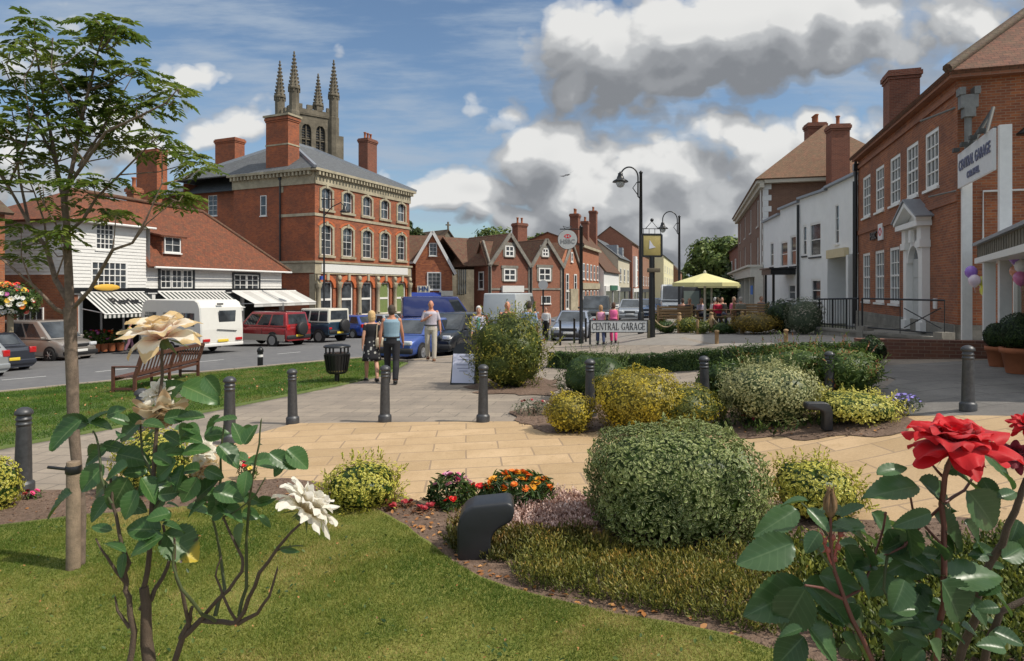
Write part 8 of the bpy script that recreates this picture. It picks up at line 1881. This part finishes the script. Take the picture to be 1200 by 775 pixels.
tree('green tree behind the gabled building chimney',632,112,270,22,L_FARL,3000,size=.6,seed=8)
tree('dark tree at the far end of the high street',792,230,318,22,L_FAR,3000,size=1.0,seed=9,crown=.85)
tree('green tree behind the dark brick house at the left edge',40,60,232,34,L_FAR,4000,size=.5,seed=10)
tree('tall dark shrub behind the pub crowd, below the large tree',838,62,328,34,L_FAR,5000,size=.4,seed=11,crown=.9)
g = W(665,205,60); r = MB(); r.tube([(-.25,0,0),(0,0,-.02),(.25,0,.02)],[.02,.07,.02],6); r.add([(0,.12,0),(0,-.1,0),(.45,-.05,.28),(.75,.05,.5)],[(0,1,2,3)],True); r.add([(0,.12,0),(0,-.1,0),(-.4,-.05,-.22),(-.8,.05,-.1)],[(0,1,2,3)],True)
o = r.build('bird',plain((.12,.12,.13),.7,nm='bird_grey')); o.location = g; tag(o,'dark gull gliding below the clouds left of the tall street lamp','bird')
def leaf_mat(name, c0, c1, gloss=.32, vein=(.16,.24,.09), yellow=None):
    t = NT(name); b = t.b; at_ = t.n('ShaderNodeAttribute', attribute_name='rnd'); sep = t.n('ShaderNodeSeparateXYZ'); t.l(t.uv(), sep.inputs[0])
    nz = t.noise(18, 4, .6, t.obj()); col = t.ramp(at_.outputs['Fac'], [(0,c0),(1,c1)])
    col = t.mix(t.ramp(nz,[(.35,(.35,.35,.35)),(.6,(0,0,0))]), col, tuple(x*.65 for x in c0))
    av = t.n('ShaderNodeMath',operation='ABSOLUTE'); t.l(sep.outputs[1], av.inputs[0])
    a = t.n('ShaderNodeMath',operation='MULTIPLY_ADD'); t.l(sep.outputs[0],a.inputs[0]); a.inputs[1].default_value=7.0
    bb_ = t.n('ShaderNodeMath',operation='MULTIPLY'); t.l(av.outputs[0],bb_.inputs[0]); bb_.inputs[1].default_value=-1.5; t.l(bb_.outputs[0],a.inputs[2])
    fr = t.n('ShaderNodeMath',operation='PINGPONG'); t.l(a.outputs[0],fr.inputs[0]); fr.inputs[1].default_value=.5
    v1 = t.ramp(fr.outputs[0],[(0.0,(.45,.45,.45)),(.10,(0,0,0))]); v2 = t.ramp(av.outputs[0],[(.015,(1,1,1)),(.07,(0,0,0))])
    col = t.mix(v1,col,vein); col = t.mix(v2,col,vein)
    if yellow:
        col = t.mix(t.ramp(sep.outputs[0],[(.66,(0,0,0)),(.78,(1,1,1))]),col,yellow); sp = t.noise(60,2,.5,t.obj()); col = t.mix(t.ramp(sp,[(.62,(0,0,0)),(.68,(1,1,1))]),col,(.03,.01,.01))
    t.l(col,b.inputs['Base Color']); b.inputs['Roughness'].default_value = gloss; b.inputs['Specular IOR Level'].default_value=.5
    t.bump(v1,-.35,.002) if False else t.bump(nz,.25,.002)
    tr = t.n('ShaderNodeBsdfTranslucent'); t.l(t.mix(.5,col,(.14,.26,.04)),tr.inputs['Color']); ms = t.n('ShaderNodeMixShader'); ms.inputs[0].default_value=.22
    t.l(b.outputs[0],ms.inputs[1]); t.l(tr.outputs[0],ms.inputs[2]); t.l(ms.outputs[0],t.t.nodes['Material Output'].inputs['Surface']); return t.mat
def leaf_grid(B, T, w=.6, roll=0.0, Nh=None, curl=.12, fold=.16, rnd=None):
    """one serrated, veined leaf from base to tip"""
    B = np.array(B,float); T = np.array(T,float); d = T-B; L = np.linalg.norm(d); d = d/L
    N = np.array(Nh if Nh is not None else (0,-.62,.78),float)+rng.normal(size=3)*.28
    S = np.cross(d,N); S/=np.linalg.norm(S); N = np.cross(S,d)
    c,s = math.cos(roll),math.sin(roll); S,N = S*c+N*s, N*c-S*s
    ni,nj = 29,7; s_ = np.linspace(0,1,ni); j_ = np.linspace(-1,1,nj); ss,jj = np.meshgrid(s_,j_,indexing='ij')
    hw = np.sin(np.pi*ss**.78)**.72*(1-.12*ss); hw = np.maximum(hw,.0); edge = (np.abs(jj) > .99)
    hw = hw*(1+edge*(.05*(np.arange(ni)%2)[:,None]*2-.05)); y = jj*hw*w*L*.5
    ph = rng.random()*6; z = np.abs(jj)*hw*fold*L*w*1.2 - curl*L*ss**2*1.1 + .012*L*np.cos(2*np.pi*(ss*7-np.abs(jj)*1.5))*np.abs(jj)*hw + .025*L*np.sin(ss*5+ph)*jj + rng.normal()*.03*L*jj*ss
    P = B+d*(ss[...,None]*L)+S*y[...,None]+N*z[...,None]
    V = P.reshape(-1,3); q = np.arange(ni*nj).reshape(ni,nj); Fq = np.stack([q[:-1,:-1],q[1:,:-1],q[1:,1:],q[:-1,1:]],-1).reshape(-1,4)
    uv = np.stack([ss,jj],-1).reshape(-1,2); return V,Fq,uv,np.full(len(V),rng.random() if rnd is None else rnd)
def leaves_obj(name, L_, mat, parent, org):
    Vs=[];Fs=[];Us=[];Rs=[];k=0
    for V,Fq,uv,rn in L_: Vs.append(V-org); Fs.append(Fq+k); Us.append(uv); Rs.append(rn); k+=len(V)
    return np_mesh(name,np.concatenate(Vs),np.concatenate(Fs),mat,parent,np.concatenate(Us),np.concatenate(Rs),True)
def petal(th, a0, a1, L, w, cup=.25, roll=.3, r0=.004, z0=0.0, tip=.15, wav=.05, seed=0.0, n=12, mcols=9):
    """petal swept from angle a0 (from the axis) at its foot to a1 at its rim"""
    s_ = np.linspace(0,1,n); a = a0+(a1-a0)*s_**1.2; dr = np.sin(a); dz = np.cos(a); ds = L/(n-1)
    r = r0+np.concatenate([[0],np.cumsum((dr[1:]+dr[:-1])/2*ds)]); z = z0+np.concatenate([[0],np.cumsum((dz[1:]+dz[:-1])/2*ds)])
    nr = np.cos(a)*-1; nzv = np.sin(a)   # inner-side normal in (r,z)
    j_ = np.linspace(-1,1,mcols); hw = w*.5*np.clip(np.sin(np.pi*(.10+.62*s_**.8))**.8,0.02,None)
    V = []
    for i in range(n):
        for j in j_:
            o = j*hw[i]; cu = cup*w*(j*j)*math.sin(min(1,s_[i]*1.3)*PI*.6) - roll*w*max(0,abs(j)-.55)*s_[i]**2*1.6
            cu += wav*w*math.sin(j*4.5+seed)*s_[i]**2 - roll*w*.45*max(0,s_[i]-.72)*2.2
            ex = (tip*.8*(1-abs(j)**1.5)-.30*abs(j)**2.4)*w*s_[i]**3
            rr = r[i]+nr[i]*cu+dr[i]*ex; zz = z[i]+nzv[i]*cu+dz[i]*ex
            V.append((rr*math.cos(th)-o*math.sin(th), rr*math.sin(th)+o*math.cos(th), zz))
    q = np.arange(n*mcols).reshape(n,mcols); Fq = np.stack([q[:-1,:-1],q[1:,:-1],q[1:,1:],q[:-1,1:]],-1).reshape(-1,4)
    uv = np.array([(s_[i],j) for i in range(n) for j in j_]); return np.array(V),Fq,uv,np.full(n*mcols,rng.random())
def petal_mat(name, c0, c1, base=None, edge=None, rough=.6, trans=.42):
    t = NT(name); b = t.b; at_ = t.n('ShaderNodeAttribute', attribute_name='rnd'); sep = t.n('ShaderNodeSeparateXYZ'); t.l(t.uv(), sep.inputs[0])
    col = t.ramp(at_.outputs['Fac'],[(0,c0),(1,c1)])
    if base: col = t.mix(t.ramp(sep.outputs[0],[(.0,(1,1,1)),(.6,(0,0,0))]),col,base)
    if edge: nz = t.noise(60,3,.6,t.obj()); m = t.n('ShaderNodeMath',operation='MULTIPLY_ADD'); t.l(nz,m.inputs[0]); m.inputs[1].default_value=.35; t.l(sep.outputs[0],m.inputs[2]); col = t.mix(t.ramp(m.outputs[0],[(1.08,(0,0,0)) if False else (.95,(0,0,0)),(1.0,(.7,.7,.7))]),col,edge)
    t.l(col,b.inputs['Base Color']); b.inputs['Roughness'].default_value=rough; b.inputs['Sheen Weight'].default_value=.25; b.inputs['Specular IOR Level'].default_value=.3
    t.bump(t.noise(120,3,.6,t.obj()),.12,.001)
    tr = t.n('ShaderNodeBsdfTranslucent'); t.l(col,tr.inputs['Color']); ms = t.n('ShaderNodeMixShader'); ms.inputs[0].default_value=trans; t.l(b.outputs[0],ms.inputs[1]); t.l(tr.outputs[0],ms.inputs[2]); t.l(ms.outputs[0],t.t.nodes['Material Output'].inputs['Surface']); return t.mat
def rose(parent, org, c, axis, R_, layers, mat, sepm, label=None):
    """layers: (count, a0, a1, length, width, cup, roll, z0, tip, wav)"""
    Ls = []
    for li,(n,a0,a1,L,w,cup,rl,z0,tp,wv_) in enumerate(layers):
        for i in range(n):
            th = 2*PI*(i+.5*(li%2))/n+rng.normal()*.12+li*.4
            Ls.append(petal(th,a0+rng.normal()*.05,a1+rng.normal()*.10,L*R_*(1+rng.normal()*.06),w*R_*(1+rng.normal()*.06),cup,rl,.004,z0*R_,tp,wv_,rng.random()*6))
    q = Vector(axis).to_track_quat('Z','Y').to_matrix(); Mx = np.array(q); V = [(v@Mx.T+np.array(c),f,u,r_) for v,f,u,r_ in Ls]
    o = leaves_obj('flower',V,mat,parent,np.array(org)); 
    if label: o['label'] = label
    m = MB(); cc = Vector(c)-Vector(org)
    m.lathe([(.001,-.30*R_),(.07*R_,-.28*R_),(.13*R_,-.18*R_),(.14*R_,-.05*R_),(.08*R_,.02*R_)],12,cc,q)
    for i in range(5):
        th = 2*PI*i/5; d = Vector((math.cos(th),math.sin(th),-.45)); t_ = Vector((-math.sin(th),math.cos(th),0)); m.add([cc+q@(d*R_*.12-t_*R_*.07),cc+q@(d*R_*.12+t_*R_*.07),cc+q@(d*R_*.35+t_*R_*.03+Vector((0,0,-.02*R_))),cc+q@(d*R_*.55+Vector((0,0,-.18*R_)))],[(0,1,2,3)],True)
    m.build('sepals',sepm,o,uv=False); return o
ST_G = plain((.07,.09,.03),.5,var=.3,nscale=40,nm='green_stem'); ST_B = plain((.10,.07,.045),.7,var=.35,nscale=50,bump=.4,nm='brown_stem'); ST_R = plain((.15,.055,.04),.45,var=.3,nscale=40,nm='red_stem')
SEP = plain((.08,.13,.04),.5,var=.2,nm='sepal')
YW = 1.25; orgW = Vector(((172-CX)/F*YW,YW+.02,0)); orgW.z = gz(orgW.x,orgW.y)+.045
wr_ = thing('rose_bush','white rose bush with dark green leaves and bare lower stems in the left foreground','rose bush',orgW)
def PW(px,py,dy=0.0): return W(px,py,YW+dy)
zb_l = orgW
STW = [([(174,775,.02),(172,730,.02),(168,688,.02)],.0125,.0085,ST_B),([(168,692,.02),(176,650,.02),(178,600,.0),(180,540,0),(186,480,0),(190,440,0),(191,402,0)],.0055,.0026,ST_B),
 ([(150,790,.0),(156,740,0),(151,700,0),(148,684,0),(150,660,-.01),(140,625,-.02),(131,590,-.02),(130,560,-.02)],.0062,.0022,ST_B),
 ([(196,800,.03),(212,748,.03),(235,726,.03),(262,728,.03),(279,730,.02),(290,702,.0),(305,672,-.02),(325,643,-.03),(342,624,-.04),(355,611,-.05)],.0065,.0022,ST_B),
 ([(225,738,.03),(245,716,.02),(268,692,.0),(284,668,0),(284,655,0),(275,638,0),(262,606,0)],.0045,.002,ST_B),
 ([(279,731,.02),(302,718,.0),(315,700,-.03),(325,668,-.04)],.0045,.0018,ST_B),([(252,722,.03),(262,690,.05),(258,650,.06),(250,608,.05)],.0045,.0022,ST_G),([(212,748,.03),(222,728,.03),(225,712,.02)],.006,.003,ST_B),
 ([(222,735,.03),(212,692,.0),(203,660,-.02),(205,630,-.02)],.004,.002,ST_B),([(255,730,.03),(238,720,.0),(214,690,-.03),(202,664,-.03),(205,640,-.03)],.004,.002,ST_G),([(165,715,.02),(176,700,.03),(188,680,.04),(200,650,.05),(190,615,.05)],.006,.0025,ST_B),
 ([(152,736,.0),(138,715,.0),(135,700,.0)],.0035,.0015,ST_B),([(280,722,.02),(288,690,.03),(289,640,.03),(290,600,.02),(296,560,.0),(304,520,-.02),(306,494,-.02)],.004,.0014,ST_G),([(250,610,.05),(258,560,.03),(260,520,.0),(263,498,.0)],.003,.0015,ST_G),
 ([(178,600,0),(200,570,.02),(225,545,.04),(240,535,.05)],.003,.002,ST_G),([(131,590,-.02),(118,560,-.02),(116,520,0),(110,505,0)],.003,.0015,ST_G),([(186,490,0),(198,470,.02),(212,455,.02)],.0025,.0015,ST_G),([(180,560,0),(165,530,.02),(165,490,.03)],.003,.0015,ST_G),
 ([(355,640,-.05),(340,640,-.04),(325,645,-.03)],.0012,.0015,ST_G),([(262,606,0),(276,600,0),(300,580,-.03),(310,560,-.03)],.002,.0012,ST_G),([(148,684,0),(125,655,-.03),(112,632,-.03)],.0035,.0014,ST_B),([(279,731,.02),(262,700,.0),(252,675,.0),(258,655,0)],.003,.0014,ST_B)]
def stems(S, P_, org, parent, ground, extra=()):
    for mt,nm in ((ST_B,'brown_stems'),(ST_G,'green_stems'),(ST_R,'red_stems')):
        m = MB()
        for pts,r0,r1,mm in S:
            if mm is not mt: continue
            q = [P_(*p)-org for p in pts]
            if pts[0][1] > 770: q = [Vector((ground[0]*.3+q[0].x*.25,ground[1]*.3,0)), q[0]*.5+Vector((0,0,0))]+q; rr = [r0*1.3,r0*1.15]+[r0+(r1-r0)*i/(len(pts)-1) for i in range(len(pts))]
            else: rr = [r0+(r1-r0)*i/(len(pts)-1) for i in range(len(pts))]
            Q=[q[0]];RR=[rr[0]]
            for i in range(1,len(q)):
                for t in (.5,1.0): jit_ = Vector(rng.normal(size=3))*min(.0022,rr[i]*.4); Q.append(q[i-1].lerp(q[i],t)+jit_); RR.append(rr[i-1]+(rr[i]-rr[i-1])*t)
            m.tube(Q,RR,8)
            for i in range(2,len(Q),2):   # thorns
                d = Vector(rng.normal(size=3)).normalized(); m.tube([Q[i],Q[i]+d*(RR[i]+.005)],[.0018,.0002],4,smooth=False)
        if m.v: m.build(nm,mt,parent,uv=False)
stems(STW,PW,orgW,wr_,(0,0))
LW = [((95,492),(54,527),.72),((104,497),(70,489),.6),((98,493),(132,500),.6),((130,483),(92,498),.5),((126,487),(146,478),.8),((152,497),(126,486),.6),((168,492),(136,516),.8),((168,496),(192,499),.6),((125,526),(96,546),.45),((120,521),(152,528),.5),((122,545),(92,577),.8),((137,532),(176,541),.7),((192,491),(226,485),.6),((213,452),(257,469),.7),((240,441),(257,464),.8),((188,471),(211,447),.9),((240,490),(202,487),.5),((258,487),(240,513),.85),((278,491),(250,492),.6),((284,521),(274,495),.75),((286,521),(300,497),.75),((256,522),(281,548),.8),((290,541),(272,529),.7),((297,541),(327,537),.7),((315,531),(348,549),.6),((336,527),(362,549),.8),((336,541),(319,558),.85),((290,552),(284,584),.65),((216,545),(202,577),.7),((225,550),(243,572),.7),((207,541),(178,562),.7),((84,577),(51,606),.6),((128,582),(104,612),.65),((131,622),(106,616),.5),((191,629),(149,650),.8),((189,621),(146,619),.75),((146,648),(140,678),.5),((123,637),(148,643),.5),((190,614),(218,622),.7),((150,560),(128,600),.75),((162,575),(143,610),.75),((134,565),(158,590),.75),((250,575),(287,585),.75),((256,590),(285,610),.7),((272,570),(241,602),.75),((262,566),(282,572),.7),((301,590),(320,584),.5),((304,604),(318,618),.5),((328,643),(350,647),.35),((150,545),(122,560),.7),((185,560),(160,580),.7),((200,560),(226,575),.75),((180,535),(205,520),.6),((215,530),(245,525),.6),((232,560),(212,590),.75),((165,560),(185,590),.7),((196,580),(175,602),.7),((230,585),(255,560),.7),((148,510),(128,520),.6),((200,545),(178,530),.6),((240,550),(262,560),.75),((145,585),(170,600),.75)]
M_RL = leaf_mat('white_rose_leaf',(.035,.095,.025),(.075,.17,.045),.36)
Ls = []
for i,(b,t,w) in enumerate(LW):
    dy = random.uniform(-.045,.05); b_,t_ = PW(*b,dy),PW(*t,dy+random.uniform(-.02,.015)); t_ = b_+(t_-b_)*1.0; Ls.append(leaf_grid(b_,t_,w*.95,random.uniform(-.35,.35)))
for i in range(24):
    b_ = PW(random.uniform(125,300),random.uniform(495,612),random.uniform(-.03,.05)); a = random.uniform(-.6,PI+.6); d = Vector((math.cos(a)*.8,random.uniform(-.3,.3),-abs(math.sin(a))*.8+.2)).normalized()*random.uniform(.034,.05); Ls.append(leaf_grid(b_,b_+d,.75,random.uniform(-.4,.4)))
for i in range(26):
    a = random.uniform(0,2*PI); b = PW(random.uniform(120,290),random.uniform(500,600),random.uniform(.05,.16)); d = Vector((math.cos(a),.4,random.uniform(-.7,.1)))*random.uniform(.035,.055); Ls.append(leaf_grid(b,b+d,.72,random.uniform(-.6,.6)))
leaves_obj('foliage',Ls,M_RL,wr_,np.array(orgW))
o = leaves_obj('spotted_leaf',[leaf_grid(PW(192,624),PW(233,656),.85,0)],leaf_mat('yellowing_leaf',(.05,.12,.03),(.06,.13,.035),.4,yellow=(.50,.38,.03)),wr_,np.array(orgW)); o['label'] = 'black-spotted leaf turning yellow at its tip'
o = leaves_obj('pale_leaf',[leaf_grid(PW(286,614),PW(276,646),.8,0)],leaf_mat('pale_leaf',(.12,.20,.08),(.16,.24,.11),.45),wr_,np.array(orgW)); o['label'] = 'pale blotched leaf low on the right stem'
PW_ = petal_mat('cream_petal',(.86,.82,.70),(.90,.87,.80),base=(.80,.66,.34)); PW2 = petal_mat('peach_petal',(.88,.79,.62),(.92,.86,.76),base=(.86,.55,.42),edge=(.70,.45,.12)); PW3 = petal_mat('faded_petal',(.70,.60,.42),(.78,.68,.50),base=(.60,.45,.25),edge=(.45,.25,.10))
OPEN = [(5,.1,.25,.45,.5,.5,-.1,.05,0,.03),(6,.2,.7,.62,.55,.4,0,.03,.1,.05),(7,.5,1.25,.80,.52,.25,.25,.02,.25,.06),(8,.9,1.75,.92,.50,.12,.35,.0,.35,.08),(8,1.2,2.3,.98,.46,.08,.4,-.02,.4,.10)]
SHAG = [(6,.1,.4,.50,.45,.4,.2,.05,.2,.06),(9,.3,.8,.75,.48,.3,.3,.04,.3,.10),(11,.5,1.25,.90,.50,.25,.35,.02,.4,.12),(12,.85,1.75,1.0,.48,.2,.35,.0,.5,.14),(10,1.2,2.2,.95,.44,.15,.35,-.02,.5,.14)]
WIDE = [(4,.1,.3,.45,.55,.5,-.1,.06,0,.06),(5,.2,.6,.55,.65,.4,.1,.05,0,.08),(6,.5,1.1,.70,.62,.35,.3,.04,.2,.08),(6,.9,1.6,.92,.60,.30,.35,.02,.4,.06),(5,1.35,2.3,.90,.55,.25,.35,-.02,.4,.08)]
rose(wr_,orgW,PW(356,600,-.05),(.45,.28,.62),.060,SHAG,PW_,SEP,'shaggy cream white rose with pointed petals at the right end of its stem')
rose(wr_,orgW,PW(190,397,0),(-.15,-.22,.95),.076,WIDE,PW2,SEP,'large open cream and peach rose at the top of the bush')
rose(wr_,orgW,PW(191,478,.02),(.2,-.35,-.55),.052,WIDE,PW3,SEP,'drooping faded white rose below the top bloom')
rose(wr_,orgW,PW(190,462,.03),(.1,-.5,.7),.034,OPEN,PW_,SEP,'small white rose just above the faded one')
rose(wr_,orgW,PW(237,530,.05),(.3,-.5,.6),.028,OPEN,PW_,SEP,'small white rose among the leaves in the middle')
rose(wr_,orgW,PW(240,548,.05),(.3,-.4,-.4),.026,SHAG,PW2,SEP,'withered peach rose under the small white one')
YR = .92; orgR = Vector(((1080-CX)/F*YR,YR+.08,0)); orgR.z = gz(orgR.x,orgR.y)+.03
rr_ = thing('rose_bush','red rose bush with glossy dark leaves and a big red bloom in the right foreground','rose bush',orgR)
def PR(px,py,dy=0.0): return W(px,py,YR+dy)
STR = [([(1095,800,.05),(1100,732,.02),(1106,682,0),(1105,640,0),(1104,592,0),(1107,560,-.01),(1118,530,-.02)],.0045,.0034,ST_R),
 ([(1035,800,.05),(1012,748,.02),(988,702,0),(977,668,0),(972,632,0),(973,604,0)],.004,.002,ST_R),
 ([(1120,800,.1),(1142,720,.08),(1152,680,.06),(1176,640,.04),(1192,600,.03),(1203,560,.02)],.0062,.0042,ST_B),
 ([(1150,810,.1),(1156,750,.08),(1172,716,.07),(1204,702,.06)],.006,.004,ST_B),([(1105,592,0),(1085,610,.02),(1060,640,.03),(1040,650,.03)],.0022,.0015,ST_R),([(1104,592,0),(1130,575,.02),(1152,545,.03)],.0025,.0015,ST_R),
 ([(1105,640,0),(1070,600,.0),(1062,560,0)],.002,.0014,ST_R),([(988,702,0),(965,690,-.02),(944,686,-.03)],.0025,.0015,ST_R),([(1040,650,.04),(1035,690,.03),(1046,712,.02),(1057,720,.02)],.0022,.0015,ST_G),([(1106,560,0),(1092,545,0),(1087,535,0)],.0022,.001,ST_R),([(988,702,0),(1010,690,.03),(1030,640,.05),(1038,600,.05)],.002,.0016,ST_R),([(977,668,0),(955,640,.0),(938,632,0)],.002,.0014,ST_G),([(972,632,0),(950,600,.02),(940,590,.02)],.002,.0014,ST_G),([(1106,682,0),(1150,690,0),(1165,690,0)],.0016,.0012,ST_R)]
stems(STR,PR,orgR,rr_,(0,0))
LR_ = [((930,636),(867,661),.58),((934,597),(886,627),.48),((947,587),(915,590),.75),((946,596),(973,621),.6),((960,624),(944,647),.7),((975,614),(1004,623),.6),((985,606),(1010,590),.7),((1076,570),(1011,580),.56),((1028,557),(1063,545),.45),((1077,563),(1126,597),.55),((1107,553),(1148,534),.5),((1121,556),(1153,576),.6),((1134,575),(1173,622),.6),((1150,560),(1171,592),.6),((1170,584),(1193,575),.5),((1150,529),(1190,561),.5),((1175,553),(1190,572),.7),((1091,601),(1049,617),.45),((1094,602),(1132,646),.72),((1132,612),(1156,647),.6),((1085,628),(1111,652),.6),((1104,673),(1046,648),.5),((1107,681),(1177,671),.52),((1103,681),(1131,730),.85),((1106,653),(1062,645),.5),((1060,680),(1048,717),.8),((1080,690),(1064,722),.7),((1076,684),(1092,704),.7),((1096,714),(1064,746),.75),((1100,735),(1132,751),.6),((1090,750),(1108,778),.6),((1056,754),(1038,778),.6),((943,686),(876,722),.62),((944,690),(914,743),.72),((942,682),(1010,735),.5),((955,714),(991,731),.6),((942,746),(908,782),.7),((945,732),(988,780),.7),((960,674),(1012,692),.6),((1000,668),(1022,702),.7),((940,736),(910,746),.5),((1060,610),(1075,650),.7),((1040,620),(1062,660),.75),((1022,600),(1050,640),.7),((1000,625),(1028,660),.7),((990,640),(1010,672),.6),((1140,640),(1170,650),.6),((1020,730),(1050,760),.7),((1000,745),(1020,775),.6),((1080,760),(1060,790),.7),((1110,640),(1090,672),.7),((1135,700),(1160,735),.55),((1040,665),(1020,700),.7),((1185,620),(1205,660),.7),((1175,655),(1202,640),.6)]
M_RR = leaf_mat('red_rose_leaf',(.032,.078,.028),(.075,.15,.055),.36,vein=(.11,.18,.08))
Ls = []
for i,(b,t,w) in enumerate(LR_):
    dy = random.uniform(-.04,.05) if i < 42 else random.uniform(.02,.08); b_,t_ = PR(*b,dy),PR(*t,dy+random.uniform(-.025,.02)); t_ = b_+(t_-b_)*1.02; Ls.append(leaf_grid(b_,t_,w*1.04,random.uniform(-.3,.3),Nh=(-.05,-.5,.86)))
for i in range(30):
    b_ = PR(random.uniform(985,1195),random.uniform(600,760),random.uniform(-.01,.06)); a = random.uniform(-.4,PI+.4); d = Vector((math.cos(a)*.9,random.uniform(-.3,.3),-abs(math.sin(a))*.7+.2)).normalized()*random.uniform(.032,.05); Ls.append(leaf_grid(b_,b_+d,.66,random.uniform(-.4,.4)))
for i in range(30):
    a = random.uniform(0,2*PI); b = PR(random.uniform(960,1180),random.uniform(610,760),random.uniform(.06,.16)); d = Vector((math.cos(a),.4,random.uniform(-.7,.1)))*random.uniform(.035,.06); Ls.append(leaf_grid(b,b+d,.7,random.uniform(-.6,.6)))
leaves_obj('foliage',Ls,M_RR,rr_,np.array(orgR))
RED = petal_mat('red_petal',(.56,.004,.010),(.72,.008,.016),base=(.35,.0,.01),rough=.55,trans=.38); DRED = petal_mat('dull_red_petal',(.20,.015,.03),(.32,.03,.05),rough=.6)
BIG = [(4,.05,.15,.34,.42,.6,-.2,.06,0,.04),(5,.1,.45,.42,.5,.5,.1,.05,.0,.06),(6,.3,.9,.55,.62,.35,.3,.04,.05,.08),(6,.6,1.25,.72,.72,.25,.35,.02,.08,.09),(7,.9,1.5,.90,.78,.18,.35,.0,.10,.10),(6,1.2,1.9,1.0,.72,.10,.30,-.03,.18,.10),(5,1.5,2.15,.92,.66,.08,.2,-.06,.3,.08)]
rose(rr_,orgR,PR(1119,522,-.02),(-.04,-.14,.97),.062,BIG,RED,SEP,'big open red rose with many layered petals')
rose(rr_,orgR,PR(1190,536,.03),(-.3,-.4,.8),.026,OPEN,DRED,SEP,'small wilting dark red rose beside the big bloom')
rose(rr_,orgR,PR(1204,500,.03),(-.3,-.3,.8),.022,OPEN,RED,SEP,'small red rose cut by the right edge')
m = MB(); c = PR(973,592)-orgR; m.lathe([(.001,.017),(.003,.012),(.0065,.002),(.0078,-.006),(.006,-.013),(.003,-.017)],14,c); 
for i in range(5): th = 2*PI*i/5; m.tube([c+Vector((.007*math.cos(th),.007*math.sin(th),-.008)),c+Vector((.007*math.cos(th),.007*math.sin(th),.006)),c+Vector((.003*math.cos(th),.003*math.sin(th),.020)),c+Vector((.006*math.cos(th),.006*math.sin(th),.028))],[.003,.0028,.0016,.0005],5)
m.build('bud',plain((.22,.13,.06),.5,var=.5,nscale=90,nm='bud'),rr_,uv=False)
m = MB()
for (px,py) in ((966,634),(976,630),(970,645),(982,641),(985,626),(978,655),(962,628)):
    c = PR(px,py)-orgR; m.ball(c,(.004,.004,.005),8,6); m.tube([PR(974,662)-orgR,c],[.0015,.0012],5)
    for k in range(3): d = Vector(rng.normal(size=3)).normalized(); m.tube([c,c+d*.010],[.0014,.0003],4)
m.build('spent_bloom_cluster',plain((.38,.10,.07),.55,var=.3,nscale=60,nm='spent'),rr_,uv=False)
